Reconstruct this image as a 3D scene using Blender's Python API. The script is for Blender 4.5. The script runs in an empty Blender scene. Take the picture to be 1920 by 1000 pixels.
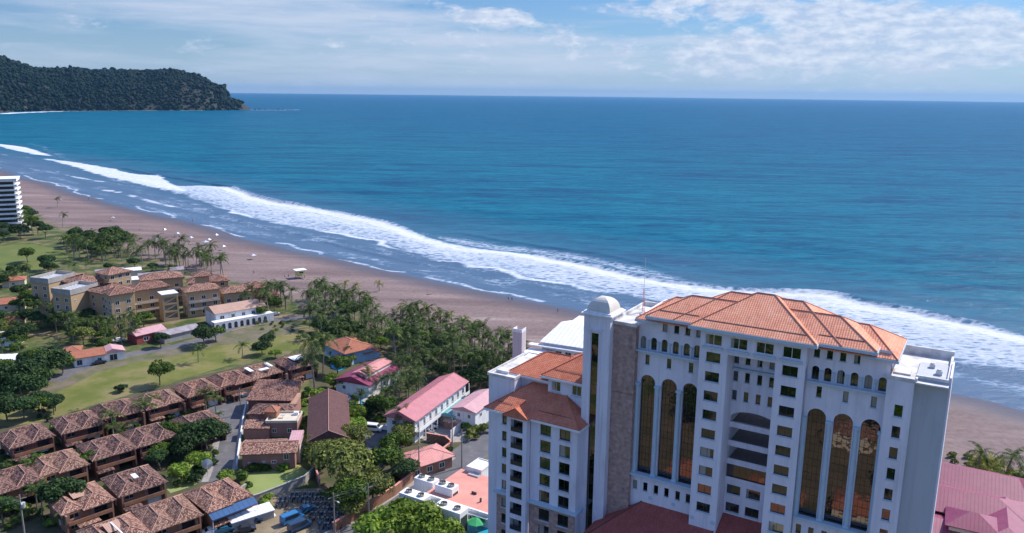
import bpy, math, random
import numpy as np
from mathutils import Matrix, Vector
random.seed(7); rng = np.random.default_rng(7)
R = math.radians
S = bpy.context.scene
COL = S.collection
# ---------------------------------------------------------------- camera
CAM_H = 90.0; PITCH = 0.21285; ROLL = 0.01145; FPX = 1493.0
cd = bpy.data.cameras.new('camera'); cam = bpy.data.objects.new('camera', cd); COL.objects.link(cam)
_r = Vector((1, 0, 0)); _u = Vector((0, math.sin(PITCH), math.cos(PITCH)))
cr = _r * math.cos(ROLL) + _u * math.sin(ROLL); cu = -_r * math.sin(ROLL) + _u * math.cos(ROLL); cf = cr.cross(cu)
m = Matrix((cr, cu, cf)).transposed().to_4x4(); m.translation = Vector((0, 0, CAM_H)); cam.matrix_world = m
cd.sensor_width = 36; cd.lens = 36 * FPX / 1920; cd.clip_start = 1; cd.clip_end = 90000
S.camera = cam
# ---------------------------------------------------------------- light
SUN_EL = 46; SUN_AZ = 57.0          # azimuth clockwise from +Y
w = bpy.data.worlds.new('World'); S.world = w; w.use_nodes = True
nt = w.node_tree; N = nt.nodes; L = nt.links; N.clear()
def nd(t, **k):
    n = N.new(t)
    for a, b in k.items(): setattr(n, a, b)
    return n
def mth(op, a, b=None, c=None, clamp=False):
    n = N.new('ShaderNodeMath'); n.operation = op; n.use_clamp = clamp
    for i, v in enumerate((a, b, c)):
        if v is None: continue
        if isinstance(v, (int, float)): n.inputs[i].default_value = v
        else: L.new(v, n.inputs[i])
    return n.outputs[0]
sky = nd('ShaderNodeTexSky', sky_type='NISHITA', sun_disc=False)
sky.sun_elevation = R(SUN_EL); sky.sun_rotation = R(SUN_AZ); sky.air_density = 1.0; sky.dust_density = 0.6; sky.ozone_density = 2.0; sky.altitude = 90
tc = nd('ShaderNodeTexCoord'); sp = nd('ShaderNodeSeparateXYZ'); L.new(tc.outputs['Generated'], sp.inputs[0])
az = mth('MULTIPLY', mth('ARCTAN2', sp.outputs[0], sp.outputs[1]), 57.3)
el = mth('MULTIPLY', mth('ARCSINE', sp.outputs[2]), 57.3)
cx = nd('ShaderNodeCombineXYZ'); L.new(mth('MULTIPLY', az, .42), cx.inputs[0]); L.new(el, cx.inputs[1])
def noise2(scale, detail, rough, off, dist=0.0, sx=1.0):
    mp = nd('ShaderNodeMapping'); L.new(cx.outputs[0], mp.inputs[0]); mp.inputs['Location'].default_value = off; mp.inputs['Scale'].default_value = (sx, 1, 1)
    n = nd('ShaderNodeTexNoise'); L.new(mp.outputs[0], n.inputs[0]); n.inputs['Scale'].default_value = scale
    n.inputs['Detail'].default_value = detail; n.inputs['Roughness'].default_value = rough; n.inputs['Distortion'].default_value = dist
    return n.outputs[0]
puff = noise2(.75, 12, .66, (3.1, 1.7, 0), .15)
puff2 = noise2(1.6, 8, .6, (9.1, 4.7, 0), .1)
wisp = noise2(.7, 8, .6, (5, 8, 0), .3, .28)
def blob(a0, e0, ra, re, k):        # a soft elliptical bank of cloud centred at azimuth a0, elevation e0
    da = mth('DIVIDE', mth('SUBTRACT', az, a0), ra); de = mth('DIVIDE', mth('SUBTRACT', el, e0), re)
    r2 = mth('ADD', mth('MULTIPLY', da, da), mth('MULTIPLY', de, de))
    return mth('MULTIPLY', mth('EXPONENT', mth('MULTIPLY', r2, -1.0)), k)
def total(bl):
    o = bl[0]
    for b in bl[1:]: o = mth('ADD', o, b)
    return o
cum = total([blob(14.5, 6.2, 5.0, 1.0, .75), blob(23, 4.6, 6.5, 1.3, .8), blob(31, 3.6, 7, 1.4, .7), blob(-1.6, 5.1, 2.6, .55, .95), blob(15, 2.9, 5, .8, .6), blob(21, 2.1, 12, 1.1, .5), blob(2.5, 3.5, 10, .6, .25)])
cumd = mth('MULTIPLY', mth('SUBTRACT', mth('ADD', mth('MULTIPLY', puff, 2.4), cum), 1.36), 3.0, clamp=True)
strat = total([blob(-17, 5.6, 11, 1.3, .62), blob(-30, 7.0, 10, 1.6, .35), blob(-8, 4.2, 8, .9, .42), blob(8, 3.75, 14, .42, .5), blob(-10, 2.2, 26, 1.4, .3), blob(14, 2.0, 22, 1.0, .3), blob(16, 7.0, 9, .4, .2)])
stratd = mth('MULTIPLY', mth('SUBTRACT', mth('ADD', mth('MULTIPLY', wisp, 1.9), strat), .96), 1.5, clamp=True)
def mixc(f, a, b):
    n = nd('ShaderNodeMix', data_type='RGBA')
    if isinstance(f, float): n.inputs[0].default_value = f
    else: L.new(f, n.inputs[0])
    for i, v in ((6, a), (7, b)):
        if isinstance(v, tuple): n.inputs[i].default_value = v
        else: L.new(v, n.inputs[i])
    return n.outputs[2]
hazef = mth('MULTIPLY', mth('EXPONENT', mth('MULTIPLY', mth('MAXIMUM', el, 0.0), -0.30)), .80)
tint = nd('ShaderNodeMix', data_type='RGBA', blend_type='MULTIPLY'); tint.inputs[0].default_value = 1.0
L.new(sky.outputs[0], tint.inputs[6]); hi = mth('MULTIPLY', mth('SUBTRACT', el, 9.0), .06, clamp=True); L.new(mixc(hi, (.24, .41, .63, 1), (1.0, 1.12, 1.50, 1)), tint.inputs[7])
c = mixc(hazef, tint.outputs[2], (3.2, 3.85, 4.85, 1))
c = mixc(mth('MULTIPLY', stratd, .85), c, (3.45, 3.95, 4.9, 1))
shade = mth('MULTIPLY', mth('SUBTRACT', puff2, .40), 4.0, clamp=True)
cc = mixc(shade, (3.0, 3.6, 4.75, 1), (4.9, 5.15, 5.7, 1))
fade = mth('MULTIPLY', mth('SUBTRACT', 1.0, mth('MULTIPLY', mth('EXPONENT', mth('MULTIPLY', mth('MAXIMUM', el, 0.0), -0.6)), .75)), cumd)
c = mixc(mth('MULTIPLY', fade, .86), c, cc)
bg = nd('ShaderNodeBackground'); bg.inputs[1].default_value = 0.12; L.new(c, bg.inputs[0])
wo = nd('ShaderNodeOutputWorld'); L.new(bg.outputs[0], wo.inputs[0])
sl = bpy.data.lights.new('sun', 'SUN'); sl.energy = 4.0; sl.angle = R(.5); sl.color = (1, .94, .86)
sun = bpy.data.objects.new('sun', sl); COL.objects.link(sun)
sd = Vector((math.sin(R(SUN_AZ)) * math.cos(R(SUN_EL)), math.cos(R(SUN_AZ)) * math.cos(R(SUN_EL)), math.sin(R(SUN_EL))))
sun.rotation_euler = sd.to_track_quat('Z', 'Y').to_euler(); sun.location = (0, 0, 300)
S.view_settings.view_transform = 'Standard'; S.view_settings.look = 'None'; S.view_settings.exposure = 0.55; S.view_settings.gamma = 1
S.render.engine = 'CYCLES'; S.cycles.max_bounces = 6; S.cycles.volume_bounces = 0; S.cycles.transparent_max_bounces = 8
S.cycles.use_denoising = True

# ---------------------------------------------------------------- survey: where a sight line through the photograph meets height z
def G(px, py, z=0.0):
    a = px - 960; b = py - 500; x = (a * math.cos(ROLL) + b * math.sin(ROLL)) / FPX; y = (-a * math.sin(ROLL) + b * math.cos(ROLL)) / FPX
    dx, dy, dz = x, math.cos(PITCH) - y * math.sin(PITCH), -math.sin(PITCH) - y * math.cos(PITCH)
    t = (z - CAM_H) / dz
    return Vector((dx * t, dy * t, z))

# ---------------------------------------------------------------- materials
MAT = {}
def newmat(name):
    m = bpy.data.materials.new(name); m.use_nodes = True; MAT[name] = m
    return m, m.node_tree.nodes, m.node_tree.links, m.node_tree.nodes['Principled BSDF']
def rgb(c): return (c[0], c[1], c[2], 1)
def M(name, c1, c2=None, rough=.8, scale=1.0, detail=5, bump=0.0, metallic=0.0, spec=.3, contrast=1.0, stretch=(1, 1, 1), objrand=0.0, uv=False):
    m, N, L, P = newmat(name)
    P.inputs['Roughness'].default_value = rough; P.inputs['Metallic'].default_value = metallic; P.inputs['Specular IOR Level'].default_value = spec
    c2 = c2 or tuple(x * .8 for x in c1)
    t = N.new('ShaderNodeTexCoord'); mp = N.new('ShaderNodeMapping'); mp.inputs['Scale'].default_value = stretch
    L.new(t.outputs['UV' if uv else 'Object'], mp.inputs[0])
    n = N.new('ShaderNodeTexNoise'); n.inputs['Scale'].default_value = scale; n.inputs['Detail'].default_value = detail; n.inputs['Roughness'].default_value = .62
    L.new(mp.outputs[0], n.inputs[0])
    r = N.new('ShaderNodeMapRange'); r.inputs[1].default_value = .5 - .22 / contrast; r.inputs[2].default_value = .5 + .22 / contrast; L.new(n.outputs[0], r.inputs[0])
    x = N.new('ShaderNodeMix'); x.data_type = 'RGBA'; L.new(r.outputs[0], x.inputs[0]); x.inputs[6].default_value = rgb(c1); x.inputs[7].default_value = rgb(c2)
    out = x.outputs[2]
    if objrand:
        oi = N.new('ShaderNodeObjectInfo'); h = N.new('ShaderNodeHueSaturation'); mr = N.new('ShaderNodeMapRange')
        mr.inputs[3].default_value = 1 - objrand; mr.inputs[4].default_value = 1 + objrand; L.new(oi.outputs['Random'], mr.inputs[0]); L.new(mr.outputs[0], h.inputs['Value']); L.new(out, h.inputs['Color'])
        mr2 = N.new('ShaderNodeMapRange'); mr2.inputs[3].default_value = .5 - objrand * .06; mr2.inputs[4].default_value = .5 + objrand * .05
        ml = N.new('ShaderNodeMath'); ml.operation = 'FRACT'; mk = N.new('ShaderNodeMath'); mk.operation = 'MULTIPLY'; mk.inputs[1].default_value = 7.31
        L.new(oi.outputs['Random'], mk.inputs[0]); L.new(mk.outputs[0], ml.inputs[0]); L.new(ml.outputs[0], mr2.inputs[0]); L.new(mr2.outputs[0], h.inputs['Hue']); out = h.outputs[0]
    L.new(out, P.inputs['Base Color'])
    if bump:
        b = N.new('ShaderNodeBump'); b.inputs['Strength'].default_value = bump; b.inputs['Distance'].default_value = .1; L.new(n.outputs[0], b.inputs['Height']); L.new(b.outputs[0], P.inputs['Normal'])
    return m
def tilemat(name, ca, cb, cc, rib=.28, row=.36, ribdepth=.06, mott=1.0, rough=.85, joint=1.0):
    """clay barrel tiles: uv.x runs along the eave in metres, uv.y up the slope"""
    m, N, L, P = newmat(name); P.inputs['Roughness'].default_value = rough; P.inputs['Specular IOR Level'].default_value = .15
    t = N.new('ShaderNodeTexCoord'); s = N.new('ShaderNodeSeparateXYZ'); L.new(t.outputs['UV'], s.inputs[0])
    def mt(op, a, b=None):
        n = N.new('ShaderNodeMath'); n.operation = op
        for i, v in enumerate((a, b)):
            if v is None: continue
            if isinstance(v, (int, float)): n.inputs[i].default_value = v
            else: L.new(v, n.inputs[i])
        return n.outputs[0]
    ux = mt('DIVIDE', s.outputs[0], rib); uy = mt('DIVIDE', s.outputs[1], row)
    cell = N.new('ShaderNodeCombineXYZ'); L.new(mt('FLOOR', ux), cell.inputs[0]); L.new(mt('FLOOR', uy), cell.inputs[1])
    wn = N.new('ShaderNodeTexWhiteNoise'); wn.noise_dimensions = '2D'; L.new(cell.outputs[0], wn.inputs['Vector'])
    nz = N.new('ShaderNodeTexNoise'); nz.inputs['Scale'].default_value = .55; nz.inputs['Detail'].default_value = 6; nz.inputs['Roughness'].default_value = .65; L.new(t.outputs['Object'], nz.inputs[0])
    f1 = mt('ADD', mt('MULTIPLY', wn.outputs[0], .62 * mott), mt('MULTIPLY', nz.outputs[0], 1 - .5 * mott))
    rp = N.new('ShaderNodeValToRGB'); L.new(f1, rp.inputs[0]); e = rp.color_ramp.elements
    e[0].position = .22; e[0].color = rgb(ca); e[1].position = .85; e[1].color = rgb(cc); k = e.new(.52); k.color = rgb(cb)
    joint = mt('MAXIMUM', mt('MULTIPLY', mt('LESS_THAN', mt('FRACT', ux), .22), .5 * joint), mt('MULTIPLY', mt('LESS_THAN', mt('FRACT', uy), .2), .55 * joint))
    x = N.new('ShaderNodeMix'); x.data_type = 'RGBA'; L.new(joint, x.inputs[0]); L.new(rp.outputs[0], x.inputs[6]); x.inputs[7].default_value = rgb(tuple(v * .45 for v in ca))
    L.new(x.outputs[2], P.inputs['Base Color'])
    h = mt('ADD', mt('SINE', mt('MULTIPLY', ux, 6.2832)), mt('MULTIPLY', mt('FRACT', uy), -1.0))
    b = N.new('ShaderNodeBump'); b.inputs['Strength'].default_value = .55; b.inputs['Distance'].default_value = ribdepth; L.new(h, b.inputs['Height']); L.new(b.outputs[0], P.inputs['Normal'])
    return m
def ribmat(name, c1, c2, pitch=.6, rough=.5):
    m, N, L, P = newmat(name); P.inputs['Roughness'].default_value = rough
    t = N.new('ShaderNodeTexCoord'); s = N.new('ShaderNodeSeparateXYZ'); L.new(t.outputs['UV'], s.inputs[0])
    a = N.new('ShaderNodeMath'); a.operation = 'DIVIDE'; a.inputs[1].default_value = pitch; L.new(s.outputs[0], a.inputs[0])
    f = N.new('ShaderNodeMath'); f.operation = 'FRACT'; L.new(a.outputs[0], f.inputs[0])
    g = N.new('ShaderNodeMath'); g.operation = 'LESS_THAN'; g.inputs[1].default_value = .16; L.new(f.outputs[0], g.inputs[0])
    nz = N.new('ShaderNodeTexNoise'); nz.inputs['Scale'].default_value = .5; nz.inputs['Detail'].default_value = 7; L.new(t.outputs['Object'], nz.inputs[0])
    r = N.new('ShaderNodeMapRange'); r.inputs[1].default_value = .35; r.inputs[2].default_value = .7; L.new(nz.outputs[0], r.inputs[0])
    x = N.new('ShaderNodeMix'); x.data_type = 'RGBA'; L.new(r.outputs[0], x.inputs[0]); x.inputs[6].default_value = rgb(c1); x.inputs[7].default_value = rgb(c2)
    y = N.new('ShaderNodeMix'); y.data_type = 'RGBA'; L.new(g.outputs[0], y.inputs[0]); L.new(x.outputs[2], y.inputs[6]); y.inputs[7].default_value = rgb(tuple(v * .7 for v in c1)); L.new(y.outputs[2], P.inputs['Base Color'])
    b = N.new('ShaderNodeBump'); b.inputs['Strength'].default_value = .8; b.inputs['Distance'].default_value = .04; b.invert = True; L.new(g.outputs[0], b.inputs['Height']); L.new(b.outputs[0], P.inputs['Normal'])
    return m
def glassmat(name, c, rough=.04, metallic=1.0, wav=.0):
    m, N, L, P = newmat(name); P.inputs['Base Color'].default_value = rgb(c); P.inputs['Metallic'].default_value = metallic; P.inputs['Roughness'].default_value = rough
    if wav:
        t = N.new('ShaderNodeTexCoord'); n = N.new('ShaderNodeTexNoise'); n.inputs['Scale'].default_value = .6; L.new(t.outputs['Object'], n.inputs[0])
        b = N.new('ShaderNodeBump'); b.inputs['Strength'].default_value = wav; b.inputs['Distance'].default_value = .05; L.new(n.outputs[0], b.inputs['Height']); L.new(b.outputs[0], P.inputs['Normal'])
    return m
M('plaster_white', (.80, .77, .82), (.64, .63, .69), scale=.5, bump=.1, contrast=.9, stretch=(1, 1, .18), detail=8)
M('plaster_grey', (.50, .52, .54), (.42, .44, .47), scale=.4, bump=.1, contrast=.7, stretch=(1, 1, .3))
M('plaster_pink', (.62, .50, .50), (.54, .44, .46), scale=.4, stretch=(1, 1, .3))
M('trim_blue', (.50, .60, .66), (.40, .52, .60), scale=.8)
M('trim_white', (.82, .82, .82), (.72, .72, .73), scale=.6)
M('roof_slab', (.74, .73, .70), (.42, .41, .40), scale=.45, contrast=1.4, rough=.9)
M('yellow_wall', (.50, .345, .19), (.41, .28, .16), scale=.3, bump=.1, stretch=(1, 1, .3), contrast=.7)
M('orange_wall', (.33, .16, .085), (.22, .105, .065), scale=.5, contrast=1.2, stretch=(1, 1, .4))
M('brick_wall', (.20, .088, .065), (.12, .055, .045), scale=2.5, contrast=1.5, bump=.3)
M('rose_wall', (.36, .19, .15), (.28, .14, .12), scale=.5)
M('cream_wall', (.66, .58, .45), (.55, .47, .36), scale=.5)
M('white_wall', (.80, .80, .78), (.66, .67, .67), scale=.5, contrast=1.2, stretch=(1, 1, .4))
M('blue_wall', (.30, .46, .62), (.22, .36, .52), scale=.6)
M('red_wall', (.34, .07, .07), (.25, .05, .05), scale=.6)
M('dark_void', (.02, .022, .025), (.03, .03, .03), rough=.6)
M('ceiling_board', (.22, .20, .19), (.15, .13, .12), scale=1.2)
M('concrete', (.40, .38, .35), (.27, .26, .24), scale=.7, contrast=1.3)
M('metal_dark', (.06, .065, .07), (.1, .1, .1), rough=.45, metallic=.6)
M('pole_wood', (.30, .27, .24), (.2, .18, .16), scale=3)
M('steel_pale', (.6, .6, .6), (.5, .5, .5), rough=.4, metallic=.3)
M('mast_red', (.55, .10, .08), (.7, .6, .58), scale=.8, contrast=4)
M('ridge_clay', (.46, .27, .20), (.38, .2, .15), scale=1.5)
M('ridge_dark', (.12, .05, .04), (.09, .04, .03), scale=1)
tilemat('tile_wing', (.50, .15, .085), (.60, .20, .115), (.70, .29, .18), rib=.35, row=.45, mott=.35, joint=.45)
M('cap_wing', (.46, .14, .08), (.4, .11, .06), scale=1)
M('cap_hotel', (.56, .25, .16), (.48, .2, .12), scale=1)
tilemat('tile_hotel', (.70, .265, .16), (.84, .36, .22), (.90, .47, .32), rib=.35, row=.45, mott=.35, joint=.45)
tilemat('tile_brown', (.045, .026, .028), (.125, .068, .056), (.32, .19, .15), mott=1.15)
tilemat('tile_red', (.09, .042, .036), (.20, .10, .075), (.42, .24, .18))
tilemat('tile_rust', (.11, .05, .038), (.25, .125, .09), (.50, .31, .23), mott=1.1)
tilemat('tile_orange', (.34, .12, .07), (.42, .165, .10), (.50, .22, .14), mott=.4)
tilemat('tile_wine', (.30, .075, .06), (.38, .10, .08), (.46, .135, .11), rib=.35, row=.45, mott=.3, joint=.4)
tilemat('tile_pale', (.10, .05, .04), (.21, .115, .085), (.42, .26, .19), mott=1.1)
M('yard_soil', (.17, .125, .08), (.08, .075, .04), scale=.09, detail=9, contrast=1.6, rough=.95)
M('golf_grass', (.09, .125, .025), (.13, .15, .035), scale=.05, detail=9, contrast=1.4, rough=.95)
tilemat('shingle_dark', (.10, .052, .05), (.13, .068, .062), (.17, .09, .08), rib=.5, row=.3, ribdepth=.01, mott=.5)
ribmat('tin_pink', (.50, .175, .19), (.43, .14, .155)); ribmat('tin_magenta', (.25, .035, .085), (.20, .028, .068), pitch=.7)
ribmat('tin_salmon', (.66, .28, .24), (.56, .22, .19)); ribmat('tin_teal', (.16, .42, .42), (.13, .36, .37)); ribmat('tin_white', (.82, .83, .84), (.70, .71, .72), pitch=1.4, rough=.7)
ribmat('tin_grey', (.36, .34, .36), (.24, .17, .17), pitch=.7); ribmat('tin_rosy', (.60, .34, .34), (.52, .28, .29)); ribmat('awning_blue', (.015, .085, .22), (.012, .07, .18), pitch=1.2)
ribmat('tin_tan', (.50, .31, .22), (.42, .26, .18), pitch=.5)
glassmat('mirror_glass', (.155, .14, .13), .015, wav=.35)
glassmat('window_glass', (.13, .15, .15), .03, wav=.1)
def curtain(mname):
    m = MAT[mname]; N = m.node_tree.nodes; L = m.node_tree.links; P = N['Principled BSDF']; oi = N.new('ShaderNodeObjectInfo'); t = N.new('ShaderNodeTexCoord'); s = N.new('ShaderNodeSeparateXYZ'); L.new(t.outputs['Object'], s.inputs[0])
    a = N.new('ShaderNodeMath'); a.operation = 'GREATER_THAN'; a.inputs[1].default_value = .72; L.new(oi.outputs['Random'], a.inputs[0])
    q = N.new('ShaderNodeMath'); q.operation = 'LESS_THAN'; L.new(s.outputs[0], q.inputs[0]); f = N.new('ShaderNodeMath'); f.operation = 'MULTIPLY_ADD'; f.inputs[1].default_value = 5.0; f.inputs[2].default_value = -3.4; L.new(oi.outputs['Random'], f.inputs[0]); L.new(f.outputs[0], q.inputs[1])
    k = N.new('ShaderNodeMath'); k.operation = 'MULTIPLY'; L.new(a.outputs[0], k.inputs[0]); L.new(q.outputs[0], k.inputs[1]); k2 = N.new('ShaderNodeMath'); k2.operation = 'MULTIPLY'; k2.inputs[1].default_value = .55; L.new(k.outputs[0], k2.inputs[0])
    d = N.new('ShaderNodeBsdfDiffuse'); d.inputs[0].default_value = (.5, .47, .42, 1); ms = N.new('ShaderNodeMixShader'); L.new(k2.outputs[0], ms.inputs[0]); L.new(P.outputs[0], ms.inputs[1]); L.new(d.outputs[0], ms.inputs[2]); L.new(ms.outputs[0], N['Material Output'].inputs[0])
curtain('window_glass')
glassmat('dark_glass', (.035, .04, .045), .08, metallic=.3)
def brickmat():
    m, N, L, P = newmat('stone_cladding'); P.inputs['Roughness'].default_value = .85
    t = N.new('ShaderNodeTexCoord'); s = N.new('ShaderNodeSeparateXYZ'); L.new(t.outputs['Object'], s.inputs[0]); c = N.new('ShaderNodeCombineXYZ')
    a = N.new('ShaderNodeMath'); a.operation = 'ADD'; L.new(s.outputs[0], a.inputs[0]); L.new(s.outputs[1], a.inputs[1]); L.new(a.outputs[0], c.inputs[0]); L.new(s.outputs[2], c.inputs[1])
    b = N.new('ShaderNodeTexBrick'); L.new(c.outputs[0], b.inputs[0]); b.inputs['Scale'].default_value = 1; b.inputs['Brick Width'].default_value = .5; b.inputs['Row Height'].default_value = .2; b.inputs['Mortar Size'].default_value = .02
    b.inputs['Color1'].default_value = rgb((.44, .26, .20)); b.inputs['Color2'].default_value = rgb((.30, .19, .17)); b.inputs['Mortar'].default_value = rgb((.40, .34, .31)); b.inputs['Bias'].default_value = -.1
    n = N.new('ShaderNodeTexNoise'); n.inputs['Scale'].default_value = 1.3; n.inputs['Detail'].default_value = 6; L.new(t.outputs['Object'], n.inputs[0])
    x = N.new('ShaderNodeMix'); x.data_type = 'RGBA'; x.blend_type = 'OVERLAY'; x.inputs[0].default_value = .8; L.new(b.outputs[0], x.inputs[6]); L.new(n.outputs[0], x.inputs[7]); L.new(x.outputs[2], P.inputs['Base Color'])
brickmat()
def leafmat(name, c1, c2, c3, rand=.25):
    m, N, L, P = newmat(name); P.inputs['Roughness'].default_value = .6; P.inputs['Specular IOR Level'].default_value = .12
    t = N.new('ShaderNodeTexCoord'); n = N.new('ShaderNodeTexNoise'); n.inputs['Scale'].default_value = .9; n.inputs['Detail'].default_value = 3; L.new(t.outputs['Object'], n.inputs[0])
    v = N.new('ShaderNodeTexWhiteNoise'); v.noise_dimensions = '3D'; q = N.new('ShaderNodeVectorMath'); q.operation = 'SNAP'; q.inputs[1].default_value = (.5, .5, .5); L.new(t.outputs['Object'], q.inputs[0]); L.new(q.outputs[0], v.inputs['Vector'])
    a = N.new('ShaderNodeMath'); a.operation = 'MULTIPLY_ADD'; L.new(v.outputs[0], a.inputs[0]); a.inputs[1].default_value = .4; L.new(n.outputs[0], a.inputs[2])
    rp = N.new('ShaderNodeValToRGB'); L.new(a.outputs[0], rp.inputs[0]); e = rp.color_ramp.elements; e[0].position = .42; e[0].color = rgb(c1); e[1].position = 1.0; e[1].color = rgb(c3); k = e.new(.7); k.color = rgb(c2)
    oi = N.new('ShaderNodeObjectInfo'); h = N.new('ShaderNodeHueSaturation'); mr = N.new('ShaderNodeMapRange'); mr.inputs[3].default_value = 1 - rand; mr.inputs[4].default_value = 1 + rand
    L.new(oi.outputs['Random'], mr.inputs[0]); L.new(mr.outputs[0], h.inputs['Value']); L.new(rp.outputs[0], h.inputs['Color']); L.new(h.outputs[0], P.inputs['Base Color'])
    tr = N.new('ShaderNodeBsdfTranslucent'); L.new(h.outputs[0], tr.inputs[0]); ms = N.new('ShaderNodeMixShader'); ms.inputs[0].default_value = .28
    L.new(P.outputs[0], ms.inputs[1]); L.new(tr.outputs[0], ms.inputs[2]); L.new(ms.outputs[0], N['Material Output'].inputs[0])
leafmat('leaf_mid', (.018, .045, .008), (.06, .11, .016), (.15, .22, .035))
leafmat('leaf_dark', (.012, .034, .013), (.033, .070, .022), (.085, .14, .04))
leafmat('leaf_olive', (.04, .06, .014), (.13, .16, .035), (.30, .31, .08))
leafmat('leaf_lime', (.06, .12, .014), (.14, .22, .025), (.28, .36, .06))
leafmat('palm_green', (.010, .026, .008), (.040, .078, .018), (.19, .235, .05))
leafmat('palm_young', (.10, .12, .02), (.20, .20, .03), (.32, .30, .06))
leafmat('forest_far', (.002, .012, .010), (.004, .021, .015), (.012, .036, .016), rand=.1)
M('bark', (.20, .16, .12), (.12, .09, .07), scale=3)
M('bark_palm', (.30, .27, .23), (.20, .18, .15), scale=4)

def streaks(mname, amt):
    """rain streaks and grime running down a wall"""
    m = MAT[mname]; N = m.node_tree.nodes; L = m.node_tree.links; P = N['Principled BSDF']; src = P.inputs['Base Color'].links[0].from_socket
    t = N.new('ShaderNodeTexCoord'); f = []
    for sc, st in ((1.5, (1, 1, .045)), (.28, (1, 1, .5))):
        mp = N.new('ShaderNodeMapping'); mp.inputs['Scale'].default_value = st; L.new(t.outputs['Object'], mp.inputs[0]); n = N.new('ShaderNodeTexNoise'); n.inputs['Scale'].default_value = sc; n.inputs['Detail'].default_value = 7; n.inputs['Roughness'].default_value = .6; L.new(mp.outputs[0], n.inputs[0])
        r = N.new('ShaderNodeMapRange'); r.inputs[1].default_value = .52; r.inputs[2].default_value = .72; L.new(n.outputs[0], r.inputs[0]); f.append(r.outputs[0])
    a = N.new('ShaderNodeMath'); a.operation = 'ADD'; L.new(f[0], a.inputs[0]); L.new(f[1], a.inputs[1]); b = N.new('ShaderNodeMath'); b.operation = 'MULTIPLY'; b.use_clamp = True; b.inputs[1].default_value = amt; L.new(a.outputs[0], b.inputs[0])
    x = N.new('ShaderNodeMix'); x.data_type = 'RGBA'; L.new(b.outputs[0], x.inputs[0]); L.new(src, x.inputs[6]); x.inputs[7].default_value = (.30, .29, .28, 1); L.new(x.outputs[2], P.inputs['Base Color'])
for a_, b_ in (('plaster_white', .30), ('plaster_grey', .3), ('white_wall', .4), ('yellow_wall', .25), ('trim_white', .25), ('plaster_pink', .3), ('cream_wall', .3), ('orange_wall', .3)): streaks(a_, b_)
def fade_sheet(mname, col, amt, sc=.35):
    m = MAT[mname]; N = m.node_tree.nodes; L = m.node_tree.links; P = N['Principled BSDF']; src = P.inputs['Base Color'].links[0].from_socket
    t = N.new('ShaderNodeTexCoord'); n = N.new('ShaderNodeTexNoise'); n.inputs['Scale'].default_value = sc; n.inputs['Detail'].default_value = 9; n.inputs['Roughness'].default_value = .68; L.new(t.outputs['Object'], n.inputs[0])
    r = N.new('ShaderNodeMapRange'); r.inputs[1].default_value = .5; r.inputs[2].default_value = .68; r.inputs[4].default_value = amt; L.new(n.outputs[0], r.inputs[0]); x = N.new('ShaderNodeMix'); x.data_type = 'RGBA'; L.new(r.outputs[0], x.inputs[0]); L.new(src, x.inputs[6]); x.inputs[7].default_value = (*col, 1); L.new(x.outputs[2], P.inputs['Base Color'])
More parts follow.
